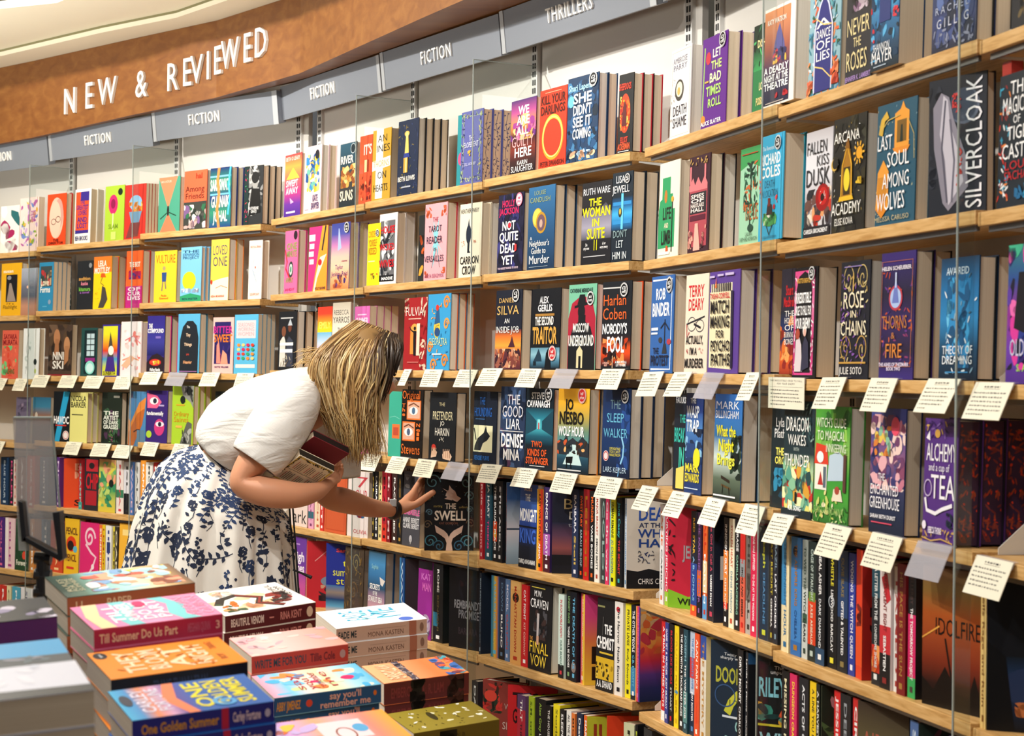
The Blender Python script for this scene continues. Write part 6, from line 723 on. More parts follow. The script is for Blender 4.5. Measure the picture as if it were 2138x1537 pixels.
So(6, 1377, 1387, 1274, 'd01f28', 'A TRIAL IN THREE ACTS', 'fff', art=[R(.9, 0, 1, 1, 'eee')], kind='hb', bay='C1'); So(6, 1388, 1395, 1278, '34408c', 'GAME SET & MURDER|JUDY MURRAY', 'e8e8f4', 'fff', kind='pb', bay='C1'); So(6, 1396, 1405, 1284, '15161c', 'BLOOD LIKE OURS|STUART', 'c8203a', 'ccc', kind='hb'); So(6, 1406, 1415, 1290, 'f0d220', 'CRUISE|KILLER', 'd8b01c', 'c8a010', art=[E(.65, .5, .02, .4, '3a90c0')], kind='hb'); So(6, 1416, 1426, 1294, '14151a', 'THE MAN WITH A THOUSAND FACES', 'fff', kind='hb'); So(6, 1427, 1436, 1298, '1f4654', 'JOSEPH|THE WINTER JOB', '8ab8c8', 'eee', art=[R(.6, 0, .9, 1, '5a8a8a')], kind='hb')
So(6, 1437, 1448, 1304, 'b8c4d8', 'THE PRESIDENT\'S WIFE|JON RICHTER', '5a8ac0', 'fff', art=[R(.25, 0, .45, 1, 'c8404a'), R(.6, 0, 1, 1, '1d2c44')], kind='hb'); So(6, 1449, 1459, 1312, 'e0522a', 'ALAN PARKS|GUNNER', 'f8ece0', 'e8402a', kind='hb'); So(6, 1460, 1472, 1316, 'd8d0c0', 'THE MYSTERY', 'b8843a', art=[R(0, 0, .22, 1, '2a4a9a')], kind='hb')
Ca(6, 1474, 1484, 1536, 1322, '1c2a3a', 'dark blue book with a lime dial and big olive capitals', [J('DOORMAN', .1, .62, 1, .76, 'a8a83a'), L([(.34, .34), (.42, .44), (.56, .52), (.76, .56), (.96, .56)], .14, 'b8b83a'), T('1 2 3 4', .36, .42, .8, .47, '1c2a2a', 0), O(.3, .5, .2, .1, .02, '34507a'), T('Twisty and|sharply written', .2, .84, .76, .9, 'd8dce0', 0), R(.25, .3, .95, .32, 'c8d0d8'), J('CHRIS', .5, .18, 1, .28, '8ab8b8'), J('PAVONE', .3, .03, 1, .13, '8ab8b8')], 'THE DOORMAN|CHRIS PAVONE', '2a2a1c', 'f0d824')
So(6, 1537, 1549, 1348, '15171c', 'DIRTY MONEY|CHARLOTTE', 'f0f0f0', 'ddd', kind='hb')
Ca(6, 1550, 1562, 1578, 1352, '191b20', 'black book with a blue topped spine and white band', [R(0, .9, 1, 1, '2a5a8a'), T('R', .5, .5, .95, .64, 'ddd'), R(.2, .86, 1, .87, '888')], 'Lynda La Plante|CRUCIFIED', 'f4f4f4', '1c222a')
Ca(6, 1580, 1580.5, 1626, 1360, '1a1d20', 'black book with tall pale blue condensed capitals', [T('The sharp twisty|unputdownable one', .2, .86, .94, .93, 'e8e8e8', 0), J('RILEY SAGER', .02, .66, .98, .82, '8ad0e0'), B(561, .02, .42, .9, .62, 24, .12, '3a8a7a', 'd8a03a', 'e8603a', '6ab0a0', '1a3a3a'), R(.02, .4, .4, .42, 'd8c83a'), J('WITH A|VIEW', .05, .06, .95, .34, '9ad0dc')], '', 'fff')
So(6, 1629, 1645, 1380, '15161a', 'MISSING HOUR', 'f0e8c0', kind='hb', bay='C2'); So(6, 1648, 1663, 1394, 'd02a60', 'DUNGEON CRAWLER CARL', 'f0d83a', kind='hb', bay='C2'); So(6, 1666, 1686, 1398, '1d2028', 'ACTS OF CUPIDITY', 'e8ecf0', kind='hb', bay='C2'); So(6, 1688, 1702, 1410, 'ecc81e', 'A LINE YOU HAVE TRACED', '2a241c', kind='hb', bay='C2'); So(6, 1703, 1711, 1414, '1c221c', 'A HARVEST OF HEARTS', 'f0f0e8', kind='hb', bay='C2')
Ca(6, 1715, 1716, 1736, 1408, '2a3428', 'dark book crowded with green leaves and pink flowers', [V(571, 0, 0, 1, 1, 60, .12, '5a7a4a', '8a9a7a', '3a4a34', 'c8586a', 'e0a0a8')], '', 'fff', bay='C2')
So(6, 1737, 1750, 1440, 'cf2024', 'JESSIE|THE LAST', 'f4e8e8', kind='hb', bay='C2'); So(6, 1752, 1774, 1432, '1c1e24', 'DEEP|HOPE', '9aa0a8', 'c8ccd0', kind='hb', bay='C2'); So(6, 1776, 1789, 1448, 'c8282a', 'CIRCULAR', 'f4f4f4', art=[R(.3, 0, 1, 1, '2a60a8')], kind='hb', bay='C2')
Ca(6, 1790, 1791, 1893, 1450, '3f3a2c', 'olive and dark red book with a round black badge', [G(.4, 1, '4a4434', '5a5238', '3a2f28'), J('AIR', .1, .62, .5, .78, 'a85a48', 0), P([(.4, .2), (.8, .2), (.84, .5), (.7, .62), (.6, .76), (.5, .6), (.36, .5)], '8a2a20'), L([(.36, .5), (.5, .62), (.6, .78), (.72, .62), (.86, .5)], .03, 'c8a03a'), E(.84, .74, .1, .07, '15161a'), T('limited|edition', .78, .71, .9, .77, 'ddd')], '', 'fff', '2a2030', bay='C2')
So(6, 1896, 1914, 1474, '4a6aa0', 'SAPPHIRE', 'cde', kind='hb', bay='C2')
Ca(6, 1915, 1918, 1962, 1480, '20302a', 'dark green book with muted flowers', [V(573, 0, .3, 1, 1, 40, .1, '3a5a4a', '6a3a4a', '2a4038', '8a7a6a')], '', 'fff', bay='C2')
So(6, 1980, 2010, 1486, '4a2f6a', 'AMETHYST', 'ccd', kind='hb', bay='C2'); So(6, 2052, 2078, 1500, '2a2a3a', 'VELVET', '9aa', kind='hb', bay='C3')
flush()
# ================================================================ lowest shelf
PREV.clear()
for i, (x0, x1, yt, c, tx, tc) in enumerate(((-2, 12, 1222, 'c8342a', 'RED', 'fff'), (13, 21, 1224, 'e8dcb0', 'OAT', '444'), (23, 40, 1226, '4aa0c0', 'POOL', 'fff'), (42, 66, 1228, 'e0e0e6', 'SNOW', '668'), (68, 90, 1230, 'd8d0cc', 'SAND', '555'), (92, 112, 1232, '7a3a5a', 'PLUM', 'fff'), (114, 140, 1234, '3a5a4a', 'IVY', 'dfd'))): So(7, x0, x1, yt, c, tx, tc)
So(7, 983, 996, 1422, '2a2a2e', 'DANCE', 'e8e8e8')
Ca(7, 1004, 1008, 1056, 1418, '8a3a34', 'dusky red book with a flower and faint white capitals', [V(601, 0, .55, .5, .98, 30, .12, '1c2420', '2f3a2c', 'c83a34', '3a2a24'), E(.2, .78, .16, .08, 'd8483a'), J('WHEN', .55, .62, 1, .7, 'b8a09a', 0), J('Sleeps', .5, .34, 1, .44, 'c8b0a8', 0)], '', 'fff', 'c83228')
Ca(7, 1059, 1060, 1100, 1430, 'c8242a', 'bright red book with black condensed capitals', [J('TESS|GERRITSEN', .1, .5, .8, .9, '2a0f12'), J('SUMMER|GUESTS', .2, .1, .9, .44, 'f4e8e4')], '', 'fff')
So(7, 1080, 1097, 1452, '5a3a6a', 'TILT|THE DAY', 'fff', '2a1a2a', art=[R(.2, 0, 1, 1, 'b8243a')], bay='B3', q=.006, w=.04); So(7, 1101, 1112, 1456, 'b0cc30', 'S.M. GOVETT', '4a6a1c'); So(7, 1114, 1137, 1460, '15181c', 'Alex Gray|LIGHTNING', '9ac04a', 'fff', kind='hb'); So(7, 1138, 1150, 1474, '16171a', 'THE HOUSE ON|NINTH', 'f0f0f0'); So(7, 1152, 1166, 1472, 'ecdc24', 'Stories Live', '6a6a20', kind='hb'); So(7, 1168, 1179, 1482, '1d1d20', 'SLEEPER BEACH', 'f4f4f4'); So(7, 1181, 1191, 1484, 'e8e8e4', 'ALL THE OTHER MOTHERS', '2a2a30'); So(7, 1193, 1200, 1490, 'e07a3a', 'BIG CHIEF', '1c1a18'); So(7, 1202, 1214, 1490, '24304a', 'Death in Milan', 'f0f0f0'); So(7, 1216, 1224, 1495, 'e06a2a', 'MARTIN NAKED', 'fff')
Ca(7, 1225, 1226, 1266, 1497, 'b0b02c', 'olive yellow book with dark red condensed capitals', [J('JULIE', .1, .7, .98, .9, '8a3018'), J('IS', .5, .4, .98, .6, '8a3018')], '', 'fff', 'e08a2a')
Ca(7, 1267, 1268, 1298, 1496, 'd8401f', 'orange red book with white hand lettering', [T('The', .5, .74, .95, .84, 'f4ece4', 0), J('MARGARET', .04, .4, .98, .66, 'f8f0ea', 0)], '', 'fff')
So(7, 1300, 1322, 1512, 'c8cca8', 'FERN', '2a2a1c', kind='hb'); So(7, 1324, 1340, 1516, '17191c', 'BLACK', 'b8c83a', kind='hb'); So(7, 1342, 1360, 1520, '2a2f34', 'GRAVE', 'aaa', kind='hb')
flush()
# ---------------------------------------------------------------- handwritten review cards on the shelf edges
M_CARD, _, _ = mat('cream_card', 'e6e1cc', .75)
M_INK, _, _ = mat('pen_ink', '23262e', .6)
def scribble(m, w, h, seed, title, tilt0):
    rg = random.Random(seed); y = -.16 * h
    n = 1
    # underlined heading, then lines of small strokes
    def stroke_line(x0, x1, y, big):
        x = x0
        while x < x1:
            ww = rg.uniform(.004, .011)
            xe = min(x1, x + ww)
            k = x
            while k < xe - .001:
                dx = rg.uniform(.0007, .0014); s = rg.uniform(.8, 1.2) * (.0030 if big else .0024)
                y0 = y + rg.uniform(-.0003, .0003); sl = rg.uniform(-.0007, .0009)
                m.add([(k, 0, y0), (k + .0008, 0, y0), (k + .0008 + sl, 0, y0 + s), (k + sl, 0, y0 + s)], [(0, 1, 2, 3)])
                if rg.random() < .55: m.add([(k, 0, y0 + s * .4), (k + dx, 0, y0 + s * .4), (k + dx, 0, y0 + s * .4 + .0008), (k, 0, y0 + s * .4 + .0008)], [(0, 1, 2, 3)])
                k += dx + .0004
            x = xe + .0022
    tl = rg.uniform(.3, .6) * w; x0 = (w - tl) / 2
    stroke_line(x0, x0 + tl, -.15 * h, True); m.add([(x0, 0, -.18 * h), (x0 + tl, 0, -.18 * h), (x0 + tl, 0, -.188 * h), (x0, 0, -.188 * h)], [(0, 1, 2, 3)])
    for i in range(rg.choice((5, 6, 6))):
        stroke_line(.07 * w, w * rg.uniform(.78, .95) if i < 5 else w * rg.uniform(.3, .6), -(.31 + .115 * i) * h, False)
CARDS = [(3, -8, 17, 0), (3, 35, 59, 0), (3, 74, 106, 0), (3, 131, 164, 0), (3, 183, 219, 0), (3, 245, 279, 0), (3, 303, 340, 0), (3, 355, 392, 1), (3, 426, 461, 0), (3, 497, 532, 0), (3, 846, 861, 0), (3, 889, 926, 0), (3, 961, 999, 0), (3, 1010, 1051, 0), (3, 1091, 1132, 0), (3, 1162, 1208, 1), (3, 1260, 1306, 0), (3, 1347, 1388, 0), (3, 1410, 1447, 0), (3, 1473, 1513, 1), (3, 1561, 1590, 0), (3, 1607, 1682, 2), (3, 1720, 1770, 0), (3, 1822, 1877, 0), (3, 1942, 2009, 0), (3, 2041, 2120, 0),
         (4, -12, 12, 0), (4, 141, 172, 0), (4, 198, 233, 0), (4, 246, 279, 0), (4, 303, 333, 0), (4, 366, 396, 0), (4, 763, 797, 0), (4, 820, 855, 0), (4, 875, 913, 0), (4, 938, 981, 1), (4, 1009, 1049, 0), (4, 1082, 1124, 0), (4, 1163, 1208, 0), (4, 1256, 1302, 0), (4, 1343, 1377, 0), (4, 1407, 1443, 0), (4, 1480, 1517, 0), (4, 1558, 1600, 0), (4, 1618, 1661, 0), (4, 1728, 1781, 0), (4, 1824, 1887, 0), (4, 1919, 1990, 1), (4, 2042, 2119, 0)]
cnt = {}
for i, (row, x0, x1, kd) in enumerate(CARDS):
    y = 780 + (0 if row == 3 else 200)
    if row == 4:
        y = 925 + max(0, x0 - 300) * .035 if x0 < 560 else 945 + (x0 - 760) * .108 if x0 < 1330 else 1010 + (x0 - 1340) * .24
    b = bay_at((x0 + x1) / 2, y, -.002); u0, _ = on_bay(b, x0, y, -.002); u1, _ = on_bay(b, x1, y, -.002)
    w = max(.045, min(.20, u1 - u0)); zs = zshelf(row) + b.dz
    rg = random.Random(i * 5 + 1); th = math.radians(90 if kd == 2 else rg.uniform(62, 70))     # slope below horizontal
    h = .060 if kd != 2 else .066
    if b.n[0] == 'C' and kd != 2: h = .067
    M = b.M @ Matrix.Translation((u0, -.0035, zshelf(row) + .0032)) @ Matrix.Rotation(math.radians(rg.uniform(-1, 1)), 4, 'Y') @ Matrix.Rotation(-(math.pi / 2 - th), 4, 'X')
    key = (row, b.n, kd == 1); cnt[key] = cnt.get(key, 0) + 1
    side = BAYW[b.n]
    side = dict(A0='far left bay', A1='second bay from left', A2='third bay', B1='fourth bay, beside the woman', B2='fifth bay', B3='THRILLERS bay', C1='bay after THRILLERS', C2='second bay after THRILLERS', C3='far right bay')[b.n]
    if kd == 1: lb = f'empty clear card holder on the {ORD[row]} shelf edge, {side}'
    elif kd == 2: lb = 'largest handwritten card, hanging straight down from the third shelf, headed in capitals'
    else: lb = f'{numword(cnt[key])} handwritten card from the left, {ORD[row]} shelf edge, {side}'
    s = thing('empty_card_holder' if kd == 1 else 'review_card', lb, 'card', M, 'handwritten cards along the shelf edges')
    if kd == 1:
        m = MB(); m.box((0, -.0012, -h), (w, -.0004, 0)); m.box((0, -.0022, -h), (w, -.0014, -h * .35)); m.build('pocket', M_HOLD, s)
    else:
        m = MB(); m.box((0, -.0012, -h), (w, 0, 0)); m.build('card', M_CARD, s)
        m = MB(); scribble(m, w, h, i + 40, '', th)
        if kd == 2:
            m = MB()
            for k, l in enumerate(('THE IRRESISTIBLE URGE TO FALL', 'FOR YOUR ENEMY')):
                v, f, tw = text2d(l, 0, .12); ww = w * (.9 if k == 0 else .5); sx = ww / tw
                m.add([((w - ww) / 2 + px * sx, 0, -.13 * h - .1 * h * k + py * .0038) for px, py in v], f)
            m.add([(.04 * w, 0, -.3 * h), (.96 * w, 0, -.3 * h), (.96 * w, 0, -.306 * h), (.04 * w, 0, -.306 * h)], [(0, 1, 2, 3)])
            q = MB(); scribble(q, w, h, 7, '', th); keep = [f for f in q.f if q.v[f[0]][2] < -.36 * h]
            m.add(q.v, keep)
        m.v = [(x, -.0014, z) for x, y_, z in m.v]
        m.build('handwriting', M_INK, s)
    m = MB(); m.box((-.001, -.0004 + .0006, -.012), (w + .001, .0012, 0)); m.box((0, .0006, .0), (w, .0085, .0008), M=Matrix.Rotation(math.pi / 2 - th, 4, 'X'))
    m.build('clip', M_HOLD, s)
# ---------------------------------------------------------------- display table with book stacks
SLOPE = Matrix.Translation((0, 2.6, .4)) @ Matrix.Rotation(math.radians(8), 4, 'X') @ Matrix.Translation((0, -2.6, -.4))   # the display top slopes towards the shopper
def tb_mat(X, Y, z, deg):
    a = math.radians(deg); e = Vector((math.cos(a), math.sin(a), 0)); x = Vector((-e.y, e.x, 0))
    # local x away from the viewer, y down, z against the spine direction
    return e, x
STK = []
def flat_book(X, Y, ztop, deg, L_, w, t, col, label, grp, front=(), spine=(), scol=None, pages=None, jit=0):
    a = math.radians(deg + jit); e = Vector((math.cos(a), math.sin(a), 0)); x = Vector((-e.y, e.x, 0))
    p = Vector((X, Y, ztop)) + e * L_
    M = Matrix(((x.x, 0, -e.x, p.x), (x.y, 0, -e.y, p.y), (0, -1, 0, p.z), (0, 0, 0, 1)))
    return book(SLOPE @ M, w, t, L_, 'pb', col, label, grp, front, spine, scol, None, pages)
def stack(name, X, Y, z, deg, n, t, col, look, front, spine, scol=None, L_=.198, w=.135, ec=None, pages=None, tops=None):
    q = SLOPE.inverted() @ Vector((X, Y, z)); X, Y, z = q
    zt = z
    for k in range(n):
        rg = random.Random(int(z * 999) + k); j = 0 if k == 0 else rg.uniform(-1.6, 1.6)
        lb = lab(look + ',', 'topmost of its table stack') if k == 0 else lab(numword(k + 1), 'copy down under the', look)
        flat_book(X + (rg.uniform(-.003, .003) if k else 0), Y + (rg.uniform(-.003, .003) if k else 0), zt, deg, L_, w, t, col, lb, 'books stacked flat on the display table', front if k == 0 else (), spine, scol, pages or M_PAGEW, j)
        zt -= t + .0006
    STK.append((X, Y, zt, deg, L_, w))
def SP(*segs):                       # spine art for a flat book: (text, from, to, colour)
    return [T(s, a, .28, b_, .72, c) for s, a, b_, c in segs]
LV = lambda *a: ('V',) + a
# covers are drawn with the head of the book on the left of the picture, spine towards the viewer
def rot(arts): return arts
def TV(s, x0, y0, x1, y1, c): return T(s, x0, y0, x1, y1, c)
stack('S1', -0.693, 2.777, 0.903, 28.6, 5, .030, '4a5a50', 'painted summer romance paperback of a reclining couple', [G(0, 1, '6a5040', 'c8a070', 'e8d8b0', 'a8d0d0', '8ac0b8', '4a6a5c', '3a4a44'), B(701, .1, .05, .98, .78, 50, .12, 'd85a4a', '8a4a3a', 'e8e4e8', 'e8a080', 'a8d8e0', 'f0d040', '7aa0c8', 'c07a5a'), J('RULES|FOR THE|SUMMER', .2, .82, .8, .95, 'c8c0a0', 0)], SP(('LI', .06, .12, 'e0b890'), ('PAPER', .3, .5, 'e0b890')), 'a85a38', L_=0.208, w=0.142)
stack('S2', -0.61, 2.604, 0.878, 28.7, 3, .030, 'e87aa0', 'pink and aqua wavy paperback', [G(0, 1, 'ea8ab0', 'ea8ab0', 'f09ac0', 'e88ab8', 'e87aa8'), P([(0, .3), (.3, .36), (.7, .3), (1, .4), (1, .28), (.6, .18), (.2, .24), (0, .16)], '7accd0'), P([(0, .6), (.4, .66), (.8, .52), (1, .6), (1, .72), (.7, .66), (.4, .78), (0, .72)], '7accd0'), P([(0, .82), (.5, .86), (1, .8), (1, .92), (.5, .97), (0, .94)], 'f4d0a0'), J('TILL|SUMMER|DO US|PART', .14, .36, .9, .8, 'f8eef4'), J('MEGHAN|QUINN', .1, .03, .9, .22, 'f0a8c8', 0), E(.8, .5, .12, .05, 'd82a6a')], SP(('Till Summer Do Us Part', .04, .64, 'f0c0a0'), ('MEGHAN QUINN', .72, .9, 'c05a74')) + [T('3', .94, .3, .98, .7, 'f0b0a0')], 'b0284a')
stack('S3', -0.55, 2.452, 0.832, 27.5, 3, .036, 'ee8a1e', 'orange paperback with white stencilled capitals and a black badge', [E(.84, .93, .12, .05, '1a1c24'), T('signed', .78, .92, .9, .94, 'ddd'), J('THEY|BLOOM|AT|NIGHT', .12, .2, .86, .84, 'f8d8b0'), T('BOY', .2, .1, .4, .15, 'b85a14'), T('TRANG', .6, .1, .86, .15, 'b85a14'), V(711, .05, .2, .95, .9, 14, .06, 'c8701a')], SP(('TRANG THANH TRAN', .3, .7, '2a3a5c'),), '12182a')
stack('S4', -0.485, 2.287, 0.808, 26.5, 3, .029, '2a62b0', 'blue paperback with chunky yellow letters and a sunset wave', [G(.5, 1, '3a5ab0', '5a4a9a', 'd8a0c8', 'e88a5a', '3a90d0', '3ab0e0'), P([(0, .52), (.5, .6), (1, .54), (1, .62), (.5, .7), (0, .6)], 'f0845a'), J('ONE|GOLDEN|SUMMER', .1, .1, .92, .5, 'f0e02c'), J('CARLEY|FORTUNE', .16, .68, .9, .88, 'e8e0f4'), E(.6, .94, .18, .04, '2a3048'), curl(.2, .3, .14, '5aa8e0', .05)], SP(('One Golden Summer', .06, .6, 'e09a2a'), ('Carley Fortune', .7, .9, 'f0d0d8')) + [R(.62, 0, .67, 1, 'c82a48'), E(.95, .5, .02, .2, 'c8b8d0')], '2f2f86', L_=0.192, w=0.131)
stack('S5', -0.555, 3.463, 0.782, 33.8, 2, .034, 'f0e8e0', 'white paperback with a red and black snake and blossoms', [B(721, .1, .3, .95, .95, 16, .14, 'f4ead8', 'f0c8a0', 'f4b890', 'e8f0ee', 'f8f4f0'), L([(.1, .3), (.3, .5), (.5, .4), (.7, .6), (.6, .8), (.4, .9)], .1, '2a2422'), L([(.1, .3), (.3, .5), (.5, .4), (.7, .6)], .04, '8a2a24'), B(722, .2, .1, .6, .36, 12, .1, '6a2420', '8a2a24', '2a2422', 'c8302a'), B(723, .1, .7, .5, .95, 10, .06, 'e0702a', '3a5a3a', 'e8a060'), T('BEAUTIFUL|VENOM', .3, .06, .9, .2, '3a3a3a', 0)], SP(('BEAUTIFUL VENOM', .06, .42, 'f0d8d0'), ('RINA KENT', .6, .84, 'd88a84')) + [R(.48, .46, .53, .54, 'd88a84'), E(.93, .5, .035, .32, 'e8c8b0')], '5c1a22', w=.185)
stack('S6', -0.471, 3.246, 0.738, 27.5, 3, .034, 'f4a090', 'coral pink paperback with a soft petal pattern', [G(0, 1, 'f49a88', 'f4b0a8', 'f6c4c0', 'f4b4b0'), B(731, 0, 0, 1, 1, 24, .1, 'f8d8d4', 'f0b8b8', 'f4c8c0', 'e8a8b0', 'c8b0b8')], SP(('WRITE ME FOR YOU', .03, .56, '3a4a5a'), ('Tillie Cole', .6, .86, '7a2a34')) + [E(.94, .5, .03, .24, 'c8a0a0'), Gx(0, .4, 0, 1, 'c8443c', 'c8443c')][:1], 'd0483f', L_=0.190, w=0.130)
stack('S7', -0.406, 3.075, 0.694, 25.4, 3, .034, '8ac8e8', 'pastel beach paperback with red script letters', [G(0, 1, '5ab8e0', 'a8d8e8', 'e8e8b0', 'f4d8c8', '7ac8e8', 'f09ab0'), B(741, 0, .05, 1, .95, 26, .12, 'f0904a', 'f4e8d0', '4ab0e0', 'e82a6a', 'f8e4d8', 'c8e0a0', '6ac0e8'), J('say|you\'ll|remember|me', .14, .36, .84, .74, 'b0283a', 0)], SP(('ABBY JIMENEZ', .02, .24, 'e8a03a'),) + [E(.32, .5, .03, .2, 'e8503a'), T('say you\'ll|remember me', .42, .12, .9, .9, 'f0b8a8'), E(.94, .6, .016, .14, 'e87a2a')], '2a5a8c')
stack('S8', -0.373, 3.826, 0.707, 24.5, 5, .033, 'f2f2f4', 'white paperback with teal brushed letters and a blue splash', [E(.14, .2, .1, .08, '4a6ac0'), J('FADE|ME', .3, .2, .84, .8, '3aa0c0', 0), L([(.3, .3), (.34, .7)], .03, 'a8d8e8'), B(751, .3, .3, .8, .8, 10, .05, '2a8ab0', '8ad0e0', 'c8e8f0')], SP(('FADE ME', .02, .22, '22343c'),) + [T('MONA KASTEN', .34, .2, .74, .52, '6a4a3c', 0), R(.36, .68, .76, .7, 'a88a7c'), R(.8, 0, .88, 1, 'a86a54'), E(.94, .5, .022, .3, '8a6a5c')], 'c8a896', L_=0.210, w=0.143)
stack('S9', -0.252, 3.584, 0.632, 25.5, 3, .046, 'f0804a', 'orange paperback with a dark braided band and blue rocks', [G(0, 1, 'f08a4a', 'ee7a44', 'f4a070', 'f4b484'), R(.0, .58, 1, .66, '4a4454'), V(761, 0, .57, 1, .67, 30, .06, 'b8a8a0', '2a2a34', '8a6a5a'), B(762, .0, .0, 1, .24, 20, .12, '3a6ab0', 'e85a3a', '2a3a6a', 'f07a5a', '4aa0b0', '6a4a6a'), T('EMBERCLAW', .12, .7, .9, .88, 'f8d0a8')], SP(('EMBERCLAW L. R. LAM', .08, .7, '8a3a3a'),) + [R(.36, 0, .44, 1, '1c1614'), B(763, .3, .0, .48, 1, 10, .08, '1c1614', '2a1c18'), B(764, .74, 0, .94, 1, 14, .08, '1c1614', '2a1a18', '4a2a24')], '6a2c2c', L_=0.188, w=0.128)
stack('S10', -0.182, 3.423, 0.565, 28, 2, .050, '8a7a24', 'olive gold paperback scattered with white petals', [G(0, 1, '7a6a1c', '8f7f2a', '9a8a30'), B(771, .05, .03, .98, .98, 22, .045, 'f4f0dc', 'f8f4e4', 'e8e0b8'), E(.6, .6, .2, .04, '3a3414'), V(772, .1, .3, .9, .95, 26, .03, '4a4218', '5a501c')], SP(('GOLDEN HOUR', .2, .6, '4a4018'),) + [B(773, .3, .1, .5, .9, 6, .1, '1c1a10')], '6a5c1c', L_=0.186, w=0.127)
stack('S11', -0.325, 2.596, 0.701, 24.3, 3, .034, 'f0a060', 'pink and orange paperback with a pale panel and blue streak', [G(0, 1, 'f0a83a', 'f08a7a', 'f4a8b0', 'f0a880', 'd8a8d8', 'a890d0'), R(.2, .25, .8, .62, 'f4d8dc'), E(.5, .3, .14, .06, '5aa8d8'), O(.36, .44, .2, .07, .02, '8a4a3a'), B(781, 0, .6, 1, 1, 12, .14, 'f4c04a', 'f0c8d0', 'c8b0e0', 'e8703a')], SP(('SUMMER FLING', .2, .7, 'f4d8c8'),), 'a83a34')
# left-hand stacks show their fore-edges
def fore_stack(z, px, py, deg, cols, look, n=3, t=.03, L_=.21, w=.115, art=(), pages=None, sp=None):
    r = ray(px, py); k = (z - ZC) / r.z; p = SLOPE.inverted() @ (r * k + Vector((0, 0, ZC))); z = p.z
    a = math.radians(deg); e = Vector((math.cos(a), math.sin(a), 0)); x = Vector((-e.y, e.x, 0))
    zt = z
    for i in range(n):
        # fore-edge towards the viewer: local x points back at the viewer
        o = Vector((p.x, p.y, zt)) - e * L_ + x * w
        M = Matrix(((-x.x, 0, e.x, o.x), (-x.y, 0, e.y, o.y), (0, -1, 0, o.z), (0, 0, 0, 1)))
        lb = lab(look + ',', 'topmost of its table stack') if i == 0 else lab(numword(i + 1), 'copy down under the', look)
        book(SLOPE @ M, w, t, L_, 'pb', cols, lb, 'books stacked flat on the display table', art if i == 0 else (), (), None, None, pages or M_PAGE)
        zt -= t + .0006
    c = Vector((p.x, p.y, 0)) - e * L_
    STK.append((c.x, c.y, zt, deg, L_, w))
M_PAGEP, _, _ = mat('purple_sprayed_edges', '5c2468', .55)
fore_stack(.904, 120, 1287, 24, '2a2a30', 'black covered paperback with purple sprayed edges', 3, .034, art=[B(791, .2, 0, 1, 1, 24, .12, '4a4a5a', 'c8c0d0', '1c1c24', '8a80a0')], pages=M_PAGEP)
fore_stack(.8945, 157, 1384, 24, '3aa0d8', 'light blue and grey paperback, fore-edge forward', 2, .036, art=[P([(.55, 0), (1, 0), (1, 1), (.6, 1)], '3f4650'), B(792, .5, .1, 1, .9, 10, .12, '5a6a74', '2f3a44', '8a8a98')])
fore_stack(.913, 197, 1440, 24, 'dfe0ee', 'white paperback with a curling dark edge, fore-edge forward', 4, .04, art=[P([(.72, 0), (1, 0), (1, 1), (.8, 1)], '1a1c22'), B(793, 0, .1, .6, .9, 10, .14, 'e8e8f4', 'd0d4e4')])
# the table itself: a low top with plinth blocks of different heights under the stacks
t = thing('display_table', 'low display table hidden beneath the stacked paperbacks', 'table', Matrix.Identity(4))
M_TBL = wood('pale_table_top', [(.3, 'a8845a'), (.7, 'c8a478')], 8, (1, 8, 8))
TZ = .235
m = MB(); m.box((-1.15, 1.85, TZ - .03), (.28, 4.0, TZ), M=SLOPE); m.build('table_top', M_TBL, t, bevel=.004)
for x, y in ((-1.1, 1.95), (.2, 1.95), (-1.1, 3.85), (.2, 3.85)):
    m = MB(); m.box((x, y, 0), (x + .05, y + .05, (SLOPE @ Vector((x, y, TZ - .034))).z)); m.build('leg', M_TBL, t)
for X, Y, zt, deg, L_, w in STK:
    M = SLOPE @ Matrix.Translation((X, Y, 0)) @ Matrix.Rotation(math.radians(deg), 4, 'Z')
    m = MB(); m.box((.03, .03, TZ), (L_ - .03, w - .03, zt - .0002), M=M); m.build('riser', M_TBL, t)
# ---------------------------------------------------------------- clear sign holder on a black clamp post
def at(px, py, d):
    r = ray(px, py); return Vector((r.x * d, d, ZC + r.z * d))
D = 2.95
t = thing('sign_holder', 'empty clear acrylic sign holder in a black bracket on a black post at the left', 'sign holder')
a0, a1 = at(28, 872, D), at(107, 872, D + .03); c0, c1 = at(40, 1150, D), at(124, 1172, D + .03)
e = (a1 - a0); e.z = 0; e.normalize(); nn = Vector((e.y, -e.x, 0))
m = MB(); m.prism([a0, a1, at(124, 1150, D + .03), c0], -nn * .004); m.build('clear_panel', M_STAND, t)
m = MB()
for p, q in ((at(28, 872, D), at(107, 872, D + .03)), (at(107, 872, D + .03), at(124, 1060, D + .03))): m.tube([p + nn * .002, q + nn * .002], .0022, 6)
m.build('panel_rim', M_EDGE, t)
m = MB()
for pts in ([(37, 1045), (47, 1048), (55, 1130), (45, 1132)], [(45, 1128), (52, 1120), (122, 1158), (124, 1172)], [(109, 1070), (124, 1068), (131, 1168), (122, 1174)]):
    m.prism([at(x, y, D - .012) for x, y in pts], (0, .03, 0))
m.build('bracket', M_BLACK, t, bevel=.001)
p0 = at(90, 1160, D + .02)
m = MB()
m.tube([(p0.x, p0.y, p0.z), (p0.x + .004, p0.y, (SLOPE @ Vector((0, 2.95, TZ))).z + .012)], .011, 12)
m.build('post', M_BLACK, t)
m = MB()
for k in range(3): m.tube([(p0.x - .0135, p0.y, p0.z - .028 * k - .004), (p0.x + .0135, p0.y, p0.z - .028 * k - .006)], .011, 10)
m.build('clamp', M_BLACK, t)
